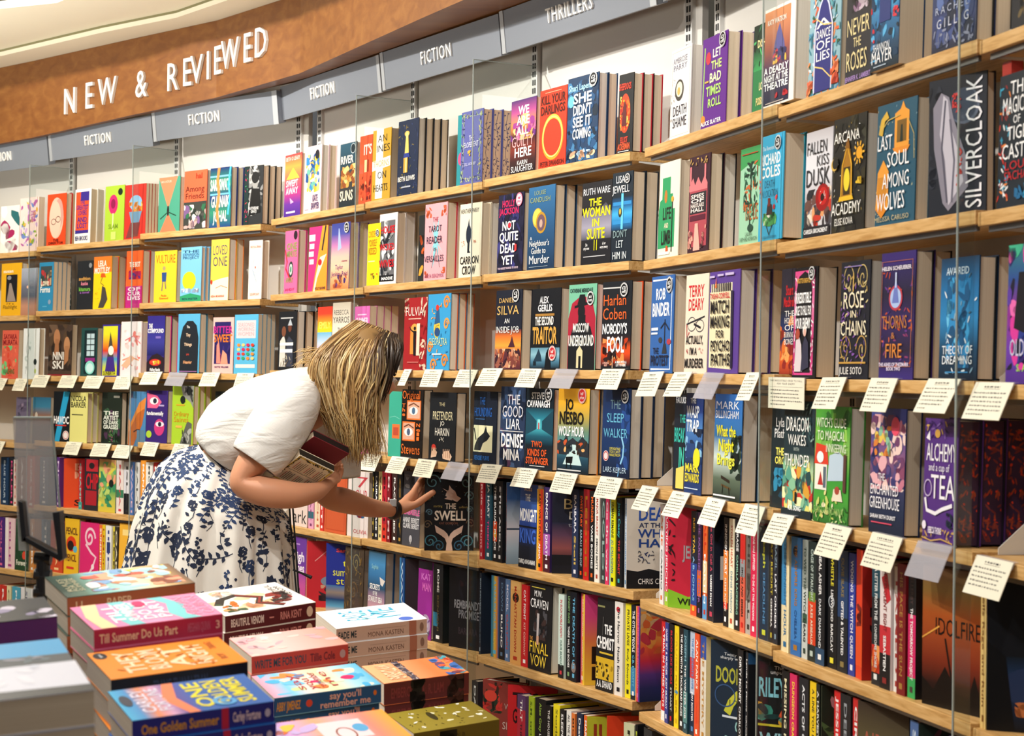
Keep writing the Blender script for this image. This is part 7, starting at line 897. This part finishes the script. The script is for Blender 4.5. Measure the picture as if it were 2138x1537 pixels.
# ---------------------------------------------------------------- the woman leaning in to the shelf
M_SKIN, nt, b_ = mat('skin', 'cf9270', .5)
b_.inputs['Subsurface Weight'].default_value = .12; b_.inputs['Subsurface Radius'].default_value = (.01, .004, .002)
M_BLOUSE, nt, b_ = mat('white_textured_cotton', 'dedcd8', .8)
tc = N(nt, 'ShaderNodeTexCoord'); mp = N(nt, 'ShaderNodeMapping'); mp.inputs['Rotation'].default_value = (0, math.radians(-38), 0); mp.inputs['Scale'].default_value = (27, 27, 27)
sp_ = N(nt, 'ShaderNodeSeparateXYZ'); nt.links.new(tc.outputs['Object'], mp.inputs[0]); nt.links.new(mp.outputs[0], sp_.inputs[0])
def mth(op, a, b2=None):
    n = N(nt, 'ShaderNodeMath', operation=op)
    for i, v in enumerate((a, b2)):
        if v is None: continue
        if isinstance(v, (int, float)): n.inputs[i].default_value = v
        else: nt.links.new(v, n.inputs[i])
    return n.outputs[0]
fu = mth('ABSOLUTE', mth('SUBTRACT', mth('FRACT', sp_.outputs[0]), .5)); fv = mth('ABSOLUTE', mth('SUBTRACT', mth('FRACT', sp_.outputs[2]), .5))
hgt = mth('GREATER_THAN', mth('FRACT', mth('MULTIPLY', mth('MAXIMUM', fu, fv), 6.0)), .5)
bp = N(nt, 'ShaderNodeBump'); bp.inputs['Strength'].default_value = .7; bp.inputs['Distance'].default_value = .003
nt.links.new(hgt, bp.inputs['Height'])
mp2 = N(nt, 'ShaderNodeMapping'); mp2.inputs['Rotation'].default_value = (0, math.radians(-50), 0); mp2.inputs['Scale'].default_value = (4, 6, 15)
nz2 = N(nt, 'ShaderNodeTexNoise'); nz2.inputs['Scale'].default_value = 1.2; nz2.inputs['Detail'].default_value = 3; nz2.inputs['Distortion'].default_value = .8
bp2 = N(nt, 'ShaderNodeBump'); bp2.inputs['Strength'].default_value = .55; bp2.inputs['Distance'].default_value = .03
nt.links.new(tc.outputs['Object'], mp2.inputs[0]); nt.links.new(mp2.outputs[0], nz2.inputs['Vector']); nt.links.new(nz2.outputs['Fac'], bp2.inputs['Height'])
nt.links.new(bp2.outputs[0], bp.inputs['Normal']); nt.links.new(bp.outputs[0], b_.inputs['Normal'])
M_SKIRT, _, _ = mat('white_skirt_cotton', 'ece8e0', .85)
M_NAVY, _, _ = mat('navy_print', '2a3f68', .85)
M_NAVY2, _, _ = mat('dark_navy_print', '1f2a44', .85)
M_HAIR, nt, b_ = mat('hair', rough=.42, spec=.5)
at_ = N(nt, 'ShaderNodeVertexColor'); at_.layer_name = 'Col'; nt.links.new(at_.outputs[0], b_.inputs['Base Color'])
woman = thing('person', 'woman in white blouse and floral skirt bending to reach a shelved book', 'person')
def skin_mesh(name, nodes, edges, root, m, parent, levels=2):
    me = bpy.data.meshes.new(name); names = list(nodes)
    me.from_pydata([tuple(nodes[k][0]) for k in names], [(names.index(a), names.index(c)) for a, c in edges], [])
    o = link(bpy.data.objects.new(name, me), parent)
    sk = o.modifiers.new('skin', 'SKIN'); sk.use_smooth_shade = True; sk.branch_smoothing = .3
    for i, k in enumerate(names):
        r_ = nodes[k][1]; r_ = (r_, r_) if not isinstance(r_, tuple) else r_
        me.skin_vertices[0].data[i].radius = r_; me.skin_vertices[0].data[i].use_root = (k == root)
    ss = o.modifiers.new('sub', 'SUBSURF'); ss.levels = ss.render_levels = levels
    dg = bpy.context.evaluated_depsgraph_get(); dg.update()
    fin = bpy.data.meshes.new_from_object(o.evaluated_get(dg)); fin.materials.clear(); fin.materials.append(m)
    bpy.data.objects.remove(o); bpy.data.meshes.remove(me)
    fin.polygons.foreach_set('use_smooth', [True] * len(fin.polygons))
    return link(bpy.data.objects.new(name, fin), parent)
# depth of the book under her hand
_b2 = BAY[4]; _u, _z = on_bay(_b2, 882, 1050, -.004); DB = (_b2.o + _b2.e * _u + _b2.inn * -.004).y
ND = {
 'pelvis': (at(452, 1020, 5.25), .115), 'waist': (at(485, 960, 5.25), .10), 'chest': (at(588, 868, 5.25), .115), 'upper': (at(648, 822, 5.25), .085),
 'neck': (at(686, 795, 5.25), .048), 'skull': (at(728, 762, 5.25), .066), 'head': (at(768, 752, 5.25), .088), 'brow': (at(803, 770, 5.25), .066), 'chin': (at(790, 818, 5.25), .042), 'nose': (at(822, 815, 5.25), .013),
 'sh_r': (at(618, 842, 5.09), .058), 'ua_r': (at(556, 925, 5.02), .054), 'el_r': (at(496, 1012, 5.0), .046), 'fa_r': (at(566, 1030, 4.99), .047), 'fb_r': (at(622, 1036, 5.02), .040), 'wr_r': (at(664, 1026, 5.09), .027), 'pa_r': (at(682, 1012, 5.155), .026), 'kn_r': (at(694, 998, 5.18), .019),
 'sh_l': (at(690, 846, 5.41), .056), 'ua_l': (at(688, 930, 5.46), .048), 'el_l': (at(676, 1036, 5.46), .043), 'fa_l': (at(722, 1046, 5.52), .042), 'fb_l': (at(776, 1062, 5.60), .032), 'wr_l': (at(826, 1066, DB - .05), .023), 'pa_l': (at(845, 1056, DB - .030), .0255), 'pb_l': (at(862, 1036, DB - .006), .0250),
 'hip_r': (at(440, 1050, 5.16), .095), 'kne_r': (Vector((-.93, 5.12, .50)), .062), 'an_r': (Vector((-.96, 5.18, .085)), .038), 'hee_r': (Vector((-.96, 5.18, .035)), .032), 'toe_r': (Vector((-.80, 5.14, .026)), .025),
 'hip_l': (at(470, 1050, 5.34), .095), 'kne_l': (Vector((-.80, 5.42, .50)), .062), 'an_l': (Vector((-.84, 5.46, .085)), .038), 'hee_l': (Vector((-.84, 5.46, .035)), .032), 'toe_l': (Vector((-.68, 5.50, .026)), .025)}
ED = [('pelvis', 'waist'), ('waist', 'chest'), ('chest', 'upper'), ('upper', 'neck'), ('neck', 'skull'), ('skull', 'head'), ('head', 'brow'), ('brow', 'chin'), ('brow', 'nose'),
      ('upper', 'sh_r'), ('sh_r', 'ua_r'), ('ua_r', 'el_r'), ('el_r', 'fa_r'), ('fa_r', 'fb_r'), ('fb_r', 'wr_r'), ('wr_r', 'pa_r'), ('pa_r', 'kn_r'),
      ('upper', 'sh_l'), ('sh_l', 'ua_l'), ('ua_l', 'el_l'), ('el_l', 'fa_l'), ('fa_l', 'fb_l'), ('fb_l', 'wr_l'), ('wr_l', 'pa_l'), ('pa_l', 'pb_l'),
      ('pelvis', 'hip_r'), ('hip_r', 'kne_r'), ('kne_r', 'an_r'), ('an_r', 'hee_r'), ('hee_r', 'toe_r'), ('pelvis', 'hip_l'), ('hip_l', 'kne_l'), ('kne_l', 'an_l'), ('an_l', 'hee_l'), ('hee_l', 'toe_l')]
def finger(name, base, pts, r0=.0092, r1=.0070):
    prev = base
    for i, p in enumerate(pts):
        k = f'{name}{i}'; ND[k] = (p, r0 + (r1 - r0) * i / max(1, len(pts) - 1)); ED.append((prev, k)); prev = k
# left hand: thumb on the cover, four fingers round the spine
finger('l_thumb', 'pa_l', [at(866, 1056, DB - .046), at(882, 1044, DB - .034), at(897, 1033, DB - .020), at(909, 1025, DB - .012)], .0135, .0095)
for i, (a, c, d, e_) in enumerate((((866, 1022), (874, 1010), (880, 1000), (886, 996)), ((869, 1030), (876, 1018), (881, 1008), (888, 1005)), ((869, 1042), (876, 1032), (881, 1024), (887, 1021)), ((866, 1054), (872, 1049), (878, 1044), (885, 1041)))):
    finger('l_finger%d_' % i, 'pb_l', [at(*a, DB + .006 + .003 * i), at(*c, DB + .022 + .003 * i), at(*d, DB + .038 + .002 * i), at(*e_, DB + .047)], .0105, .0082)
finger('r_thumb', 'pa_r', [at(684, 996, 5.19), at(690, 984, 5.20), at(694, 974, 5.20)], .0105, .008)
for i, (x, y) in enumerate(((697, 980), (702, 986), (706, 993), (707, 1001))):
    finger('r_finger%d_' % i, 'kn_r', [at(x, y, 5.20), at(x + 5, y - 14, 5.205), at(x + 7, y - 26, 5.20)], .0088, .0068)
body = skin_mesh('body', {k: (Vector(v[0]), v[1]) for k, v in ND.items()}, ED, 'pelvis', M_SKIN, woman)
for nm, px, py, dd in (('eye', 818, 792, 5.19), ('eye', 822, 794, 5.30)):
    m = MB(); c = at(px, py, dd); m.tube([c + Vector((0, 0, -.008)), c, c + Vector((0, 0, .008))], [.004, .011, .004], 10); m.build(nm, mat('eye_white', 'ece6e0', .3)[0], woman, smooth=True)
m = MB()
for dd in (5.185, 5.305): m.tube([at(808, 782, dd), at(818, 780, dd), at(826, 784, dd)], .004, 6)
m.build('eyebrows', M_BLACK, woman)
# ---- blouse: torso loft plus two loose sleeves, fused
def ring(c, ax, half_n, half_d, n=28, wob=0, ph=0):
    """ellipse square to ax; one axis in the picture plane, the other in depth"""
    ax = ax.normalized(); dp = Vector((0, 1, 0)); dp = (dp - ax * dp.dot(ax)).normalized(); nn_ = ax.cross(dp)
    return [c + nn_ * half_n * math.cos(2 * math.pi * i / n) * (1 + wob * math.sin(7 * 2 * math.pi * i / n + ph)) + dp * half_d * math.sin(2 * math.pi * i / n) * (1 + wob * math.sin(7 * 2 * math.pi * i / n + ph)) for i in range(n)]
def loft(m, rings, cap=True, mi=0):
    n = len(rings[0]); o = len(m.v)
    for r_ in rings: m.v += [tuple(p) for p in r_]
    for k in range(len(rings) - 1):
        for i in range(n): m.f.append((o + k*n + i, o + k*n + (i+1) % n, o + (k+1)*n + (i+1) % n, o + (k+1)*n + i)); m.m.append(mi)
    if cap:
        m.f.append(tuple(o + i for i in range(n))[::-1]); m.m.append(mi); e_ = o + (len(rings) - 1) * n; m.f.append(tuple(e_ + i for i in range(n))); m.m.append(mi)
def fuse(m, name, ma, parent, vox=.011, it=6):
    o = m.build(name, ma, parent)
    rm = o.modifiers.new('remesh', 'REMESH'); rm.mode = 'VOXEL'; rm.voxel_size = vox
    sm = o.modifiers.new('smooth', 'SMOOTH'); sm.factor = .5; sm.iterations = it
    dg = bpy.context.evaluated_depsgraph_get(); dg.update()
    fin = bpy.data.meshes.new_from_object(o.evaluated_get(dg)); bpy.data.objects.remove(o)
    fin.polygons.foreach_set('use_smooth', [True] * len(fin.polygons))
    return link(bpy.data.objects.new(name, fin), parent)
m = MB(); T0 = 5.25
sts = [((462, 952), .098, .165), ((474, 938), .118, .178), ((500, 912), .130, .188), ((535, 885), .128, .195), ((575, 860), .120, .205), ((612, 838), .104, .205), ((645, 816), .082, .175), ((668, 800), .058, .11), ((678, 794), .050, .07)]
cs_ = [at(*s_[0], T0) for s_ in sts]; rg_ = []
for i, s_ in enumerate(sts):
    ax = cs_[min(i + 1, len(cs_) - 1)] - cs_[max(i - 1, 0)]; rg_.append(ring(cs_[i], ax, s_[1], s_[2], 36, .02 if i < 5 else 0, i))
loft(m, rg_)
def sleeve(pts, rads):
    P_ = [at(*p) for p in pts]; R_ = []
    for i, r_ in enumerate(rads):
        ax = P_[min(i + 1, len(P_) - 1)] - P_[max(i - 1, 0)]; R_.append(ring(P_[i], ax, r_[0], r_[1], 28, .03 * i / len(rads), i))
    loft(m, R_, cap=False)
blouse = fuse(m, 'blouse', M_BLOUSE, woman, .010, 5)
m = MB()
sleeve([(652, 815, 5.17), (630, 832, 5.12), (606, 856, 5.075), (582, 890, 5.045), (560, 926, 5.022), (536, 957, 5.010), (531, 964, 5.008)], [(.02, .02), (.066, .065), (.080, .078), (.086, .080), (.082, .078), (.076, .071), (.071, .066)])
sleeve([(664, 815, 5.32), (674, 830, 5.37), (692, 856, 5.41), (702, 900, 5.44), (706, 950, 5.455), (706, 996, 5.46)], [(.02, .02), (.068, .07), (.078, .078), (.074, .077), (.07, .074), (.068, .07)])
sl_ = m.build('sleeves', M_BLOUSE, woman, smooth=True)
so_ = sl_.modifiers.new('cloth', 'SOLIDIFY'); so_.thickness = .003
su_ = sl_.modifiers.new('soft', 'SUBSURF'); su_.levels = su_.render_levels = 1
# ---- skirt: gathered loft with its printed flowers in the same mesh
SK = [((478, 968), .102, .135, 33), ((468, 990), .150, .165, 28), ((461, 1018), .190, .20, 20), ((453, 1060), .215, .225, 10), ((446, 1110), .232, .24, 4), ((440, 1180), .246, .255, 0), ((436, 1260), .262, .27, 0), ((432, 1360), .285, .29, 0), ((430, 1440), .305, .31, 0)]
def skirt(th, v):
    f = v * (len(SK) - 1); i = min(int(f), len(SK) - 2); f -= i
    def lp(k): return SK[i][k] * (1 - f) + SK[i + 1][k] * f
    px = SK[i][0][0] * (1 - f) + SK[i + 1][0][0] * f; py = SK[i][0][1] * (1 - f) + SK[i + 1][0][1] * f
    c = at(px, py, T0); a, d_, ti = lp(1), lp(2), math.radians(lp(3))
    w = 1 + (.012 + .05 * v) * math.sin(13 * th + 1.3 * math.sin(3 * th)) + .02 * v * math.sin(29 * th)
    x = a * math.cos(th) * w; y = -d_ * math.sin(th) * w
    return c + Vector((x * math.cos(ti), y, -x * math.sin(ti)))
m = MB(); NT, NV = 220, 48
rings_ = [[skirt(2 * math.pi * i / NT, j / NV) for i in range(NT)] for j in range(NV + 1)]
loft(m, rings_, cap=False)
def decal(pts, th0, v0, mi, lift):
    """small polygon in metres on the cloth around (th0, v0)"""
    vs = []
    for x, y in pts:
        v = min(.999, max(.0, v0 - y / .62)); rad = .12 + .19 * v
        th = th0 + x / rad
        p = skirt(th, v); n = (skirt(th + .01, v) - skirt(th - .01, v)).cross(skirt(th, min(1, v + .01)) - skirt(th, max(0, v - .01))).normalized()
        c0_ = skirt(th, v) - skirt(th + math.pi, v)
        if n.dot(c0_) < 0: n = -n
        vs.append(p + n * lift)
    m.add(vs, [tuple(range(len(vs)))], mi)
rg = random.Random(77)
def blob(cx, cy, r_, n=7, k=.3): return [(cx + r_ * (1 + rg.uniform(-k, k)) * math.cos(6.283 * i / n), cy + r_ * (1 + rg.uniform(-k, k)) * math.sin(6.283 * i / n)) for i in range(n)]
def leaf(cx, cy, a, l, w): 
    ca, sa = math.cos(a), math.sin(a)
    return [(cx + ca * x - sa * y, cy + sa * x + ca * y) for x, y in ((0, 0), (l * .35, w), (l * .7, w * .7), (l, 0), (l * .7, -w * .7), (l * .35, -w))]
def motif(th, v, s, mi):
    kind = rg.random(); sw = rg.uniform(-1, 1)
    stem = [(sw * .02 * math.sin(t * 3) * s, -.06 * s + t * .06 * s) for t in (0, .33, .66, 1)]
    for p, q in zip(stem, stem[1:]):
        decal([(p[0] - .0011, p[1]), (p[0] + .0011, p[1]), (q[0] + .0011, q[1]), (q[0] - .0011, q[1])], th, v, mi, .0012)
    if kind < .6:
        for k in range(7):
            a = k * .9; decal(blob(.011 * s * math.cos(a), .006 * s + .011 * s * math.sin(a), .0078 * s, 6), th, v, mi, .0012)
        decal(blob(0, .006 * s, .006 * s, 6), th, v, mi, .0013)
        for k in range(3):
            a = rg.uniform(0, 6.28); decal(leaf(.006 * s * math.cos(a), .006 * s + .006 * s * math.sin(a), a + 1.3, .008 * s, .0012 * s), th, v, 0, .0017)
    else:
        for k in range(6): decal(blob(rg.uniform(-.012, .012) * s, rg.uniform(-.002, .03) * s, .0042 * s, 6), th, v, mi, .0012)
    for k in range(rg.choice((4, 5, 6))):
        y = rg.uniform(-.055, -.006) * s; sd = 1 if k % 2 else -1
        decal(leaf(0, y, (.5 if sd > 0 else 2.64) + rg.uniform(-.5, .5), .021 * s, .0062 * s), th, v, mi, .0012)
def vine(th, v, mi):
    """a winding stem with paired leaves"""
    x, y, a = 0.0, 0.0, rg.uniform(3.6, 5.8); bend = rg.uniform(-9, 9); pts = [(x, y)]
    for k in range(9):
        a += bend * .012 + rg.uniform(-.12, .12); x += .011 * math.cos(a); y += .011 * math.sin(a); pts.append((x, y))
    for p, q in zip(pts, pts[1:]):
        dx, dy = q[0] - p[0], q[1] - p[1]; l = math.hypot(dx, dy); nx, ny = -dy / l * .0011, dx / l * .0011
        decal([(p[0] + nx, p[1] + ny), (p[0] - nx, p[1] - ny), (q[0] - nx, q[1] - ny), (q[0] + nx, q[1] + ny)], th, v, mi, .0011)
    for k in range(1, 9):
        p, q = pts[k], pts[k + 1] if k < 9 else pts[k]; an = math.atan2(q[1] - p[1], q[0] - p[0]) + (1.0 if k % 2 else -1.0)
        decal(leaf(p[0], p[1], an, rg.uniform(.014, .021), .0052), th, v, mi, .0012)
for j in range(12):
    nc = 17
    for i in range(nc):
        v = .04 + j * .082 + rg.uniform(-.02, .02); th = (i + .5 * (j % 2)) * 2 * math.pi / nc + rg.uniform(-.1, .1)
        mi = 1 if (v < .34 or rg.random() < .3) else 2
        motif(th, v, rg.uniform(.85, 1.2) * (.7 + .32 * v), mi)
        if rg.random() < .55: vine(th + .12, v, mi)
sk_o = m.build('skirt', [M_SKIRT, M_NAVY, M_NAVY2], woman)
sk_o.data.polygons.foreach_set('use_smooth', [True] * len(sk_o.data.polygons))
m = MB(); loft(m, [[p + (p - at(478, 968, T0)) * .02 for p in ring(at(476, 964, T0), at(500, 940, T0) - at(470, 970, T0), .103, .136, 40)], [p for p in ring(at(474, 967, T0), at(500, 940, T0) - at(470, 970, T0), .108, .141, 40)]], cap=False)
m.build('waistband', M_NAVY2, woman)
m = MB()
for o_ in (0, 7):
    m.tube([at(604 + o_, 1052, 5.12), at(607 + o_, 1100, 5.11), at(612 + o_, 1160, 5.10), at(620 + o_ * .6, 1250, 5.09)], .0028, 6)
m.tube([at(612, 1190, 5.10), at(630, 1197, 5.09), at(650, 1206, 5.08)], [.003, .0035, .006], 6)
m.build('waist_tie', M_BLACK, woman)
# ---- watch
wr = Vector(ND['wr_l'][0]); ax = (Vector(ND['pa_l'][0]) - Vector(ND['fb_l'][0])).normalized(); wc = at(822, 1065, DB - .055)
m = MB(); loft(m, [[p + ax * k for p in ring(wc, ax, r_, r_, 24)] for k, r_ in ((-.0115, .0285), (-.009, .0310), (.009, .0310), (.0115, .0285))])
m.build('watch_strap', M_BLACK, woman, smooth=True)
m = MB(); m.box((-.011, -.004, -.012), (.011, .004, .012), M=Matrix.Translation(at(821, 1050, DB - .083)))
m.build('watch_case', M_STRIP, woman, bevel=.002)
# ---- hair
cols = []; hv = []; hf = []
def lock(pts, r0, col, n=5):
    pts = [Vector(p) for p in pts]; q = MB()
    # Catmull-Rom through the points
    P_ = [pts[0]] + pts + [pts[-1]]; out = []
    for i in range(1, len(P_) - 2):
        for s_ in (0, .25, .5, .75):
            a, b2, c, d = P_[i - 1], P_[i], P_[i + 1], P_[i + 2]
            out.append(.5 * ((2 * b2) + (-a + c) * s_ + (2 * a - 5 * b2 + 4 * c - d) * s_ ** 2 + (-a + 3 * b2 - 3 * c + d) * s_ ** 3))
    out.append(pts[-1]); k = len(out)
    q.tube(out, [r0 * (.75 + .5 * math.sin(math.pi * min(1, i / k * 1.2 + .1))) * (1 - .85 * max(0, (i / (k - 1) - .65) / .35)) for i in range(k)], n)
    o = len(hv); hv.extend(q.v); hf.extend([tuple(i + o for i in f) for f in q.f])
    c0_ = srgb(col[0]); c1_ = srgb(col[1])
    for i in range(k):
        t = i / (k - 1); c = tuple(c0_[j] * (1 - t) + c1_[j] * t for j in range(3)); cols.extend([c] * n)
# scalp cap
q = MB(); hc = at(766, 752, 5.25); NR = 14
for j in range(NR + 1):
    ph = math.pi * j / NR
    q.v += [tuple(hc + Vector((.101 * math.sin(ph) * math.cos(a), .094 * math.sin(ph) * math.sin(a), .106 * math.cos(ph)))) for a in [2 * math.pi * i / 24 for i in range(24)]]
drop = set()
for j in range(NR):
    for i in range(24):
        x = math.sin(math.pi * (j + .5) / NR) * math.cos(2 * math.pi * (i + .5) / 24); z = math.cos(math.pi * (j + .5) / NR)
        if x * .8 - z * .62 > .62: continue                       # the face is left open, towards lower right
        q.f.append((j*24 + i, j*24 + (i+1) % 24, (j+1)*24 + (i+1) % 24, (j+1)*24 + i)); q.m.append(0)
o0 = len(hv); hv += q.v; hf += [tuple(i + o0 for i in f) for f in q.f]; cols += [srgb('2a1d14') if v[0] > hc.x + .035 else srgb('8a6a40') for v in q.v]  # front of the cap coloured dark for the shade there
rg = random.Random(5)
BL = ['dcbd82', 'c9a468', 'b58d54', '9a7444', 'e6d0a0', '80603a', 'cfae74', 'a88250', '6a4c2e']
DK = ['2c1e15', '38281b', '221711', '46321f']  # dark browns put the shade over the forehead into the strand colour
def lp2(a, b2, t): return (a[0] + (b2[0] - a[0]) * t, a[1] + (b2[1] - a[1]) * t)
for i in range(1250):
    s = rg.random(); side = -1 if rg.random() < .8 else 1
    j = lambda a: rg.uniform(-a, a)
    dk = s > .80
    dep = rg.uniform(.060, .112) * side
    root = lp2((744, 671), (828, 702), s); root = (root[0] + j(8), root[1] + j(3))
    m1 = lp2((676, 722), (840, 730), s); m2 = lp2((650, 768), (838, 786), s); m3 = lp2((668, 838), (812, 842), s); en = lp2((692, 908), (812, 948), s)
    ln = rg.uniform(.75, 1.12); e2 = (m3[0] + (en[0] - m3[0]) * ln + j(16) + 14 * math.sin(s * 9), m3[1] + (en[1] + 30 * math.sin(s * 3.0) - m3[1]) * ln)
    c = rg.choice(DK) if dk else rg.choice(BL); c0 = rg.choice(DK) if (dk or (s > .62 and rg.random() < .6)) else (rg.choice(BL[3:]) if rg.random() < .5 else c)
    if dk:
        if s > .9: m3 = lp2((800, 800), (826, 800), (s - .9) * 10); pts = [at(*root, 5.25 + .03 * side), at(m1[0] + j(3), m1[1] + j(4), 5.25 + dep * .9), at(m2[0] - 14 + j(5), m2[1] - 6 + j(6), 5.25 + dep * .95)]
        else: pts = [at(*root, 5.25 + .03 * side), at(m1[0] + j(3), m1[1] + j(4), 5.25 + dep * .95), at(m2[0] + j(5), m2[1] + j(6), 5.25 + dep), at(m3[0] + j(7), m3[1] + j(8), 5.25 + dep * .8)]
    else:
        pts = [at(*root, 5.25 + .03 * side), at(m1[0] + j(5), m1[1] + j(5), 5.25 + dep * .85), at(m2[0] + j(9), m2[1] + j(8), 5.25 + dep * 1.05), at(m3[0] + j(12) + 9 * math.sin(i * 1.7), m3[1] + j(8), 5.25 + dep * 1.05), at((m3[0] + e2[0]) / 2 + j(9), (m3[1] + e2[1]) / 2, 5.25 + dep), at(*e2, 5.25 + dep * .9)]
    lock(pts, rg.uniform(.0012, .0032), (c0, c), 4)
for i in range(60):        # fine flyaway strands at the nape and edges
    s = rg.random(); a = (rg.uniform(640, 690), rg.uniform(735, 765)); e2 = (a[0] - rg.uniform(5, 38), a[1] + rg.uniform(-6, 16)); md = ((a[0] + e2[0]) / 2, min(a[1], e2[1]) - rg.uniform(2, 10))
    lock([at(a[0] + 12, a[1] - 4, 5.19), at(*md, 5.18), at(*e2, 5.18)], .0011, ('c9a468', 'dcbd82'), 4)
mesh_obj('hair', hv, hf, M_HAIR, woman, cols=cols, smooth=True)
# ---- the two books clasped under her arm
def held(name_lab, o_px, dd, ul, vl, t, col, arts, sc):
    s_ = 1 / 720.0; o_ = at(*o_px, dd)
    u = Vector((64, 57, -36)).normalized(); v = Vector((-41, 27, -30)); v = (v - u * v.dot(u)).normalized(); n = u.cross(v)
    if n.y > 0: n = -n
    # back cover faces the viewer: local x (from spine) = v, local z = u, cover thickness away
    x, z = v, u; y = z.cross(x)                                  # y: from front cover to back cover
    flip = y.dot(n) < 0
    if flip: z = -u; o_ = o_ + u * ul; y = z.cross(x)
    o_ = o_ - y * t
    M = Matrix(((x.x, y.x, z.x, o_.x), (x.y, y.y, z.y, o_.y), (x.z, y.z, z.z, o_.z), (0, 0, 0, 1)))
    return book(M, vl, t, ul, 'hb', col, name_lab, 'books held by the woman', (), (), sc, col, M_PAGE, None, arts)
BK = [frame(.05, .05, 'd8b83a'), V(801, .02, .02, .98, .07, 16, .05, '2a2a20', 'd8b83a'), V(802, .02, .93, .98, .98, 16, .05, '2a2a20'), V(803, .9, .05, .97, .95, 16, .05, '2a2a20'), R(.49, .08, .5, .92, '6a6458')]
rgb_ = random.Random(9)
for cx in (.12, .55):
    for k in range(15):
        y = .86 - k * .052
        if k in (5, 10): continue
        BK.append(R(cx + rgb_.uniform(0, .03), y, cx + rgb_.uniform(.26, .33), y + .016, 'a83a34' if k in (0, 6, 11) else '4a443c'))
held('book of cream quotations with a yellow border, clasped under the woman\'s arm', (627, 951), 5.0, .129, .125, .026, 'e8dcc0', BK, '2a2620')
held('dark red backed hardback clasped above the cream one under the woman\'s arm', (656, 912), 5.035, .134, .10, .026, '7a2230', [], '1c1418')
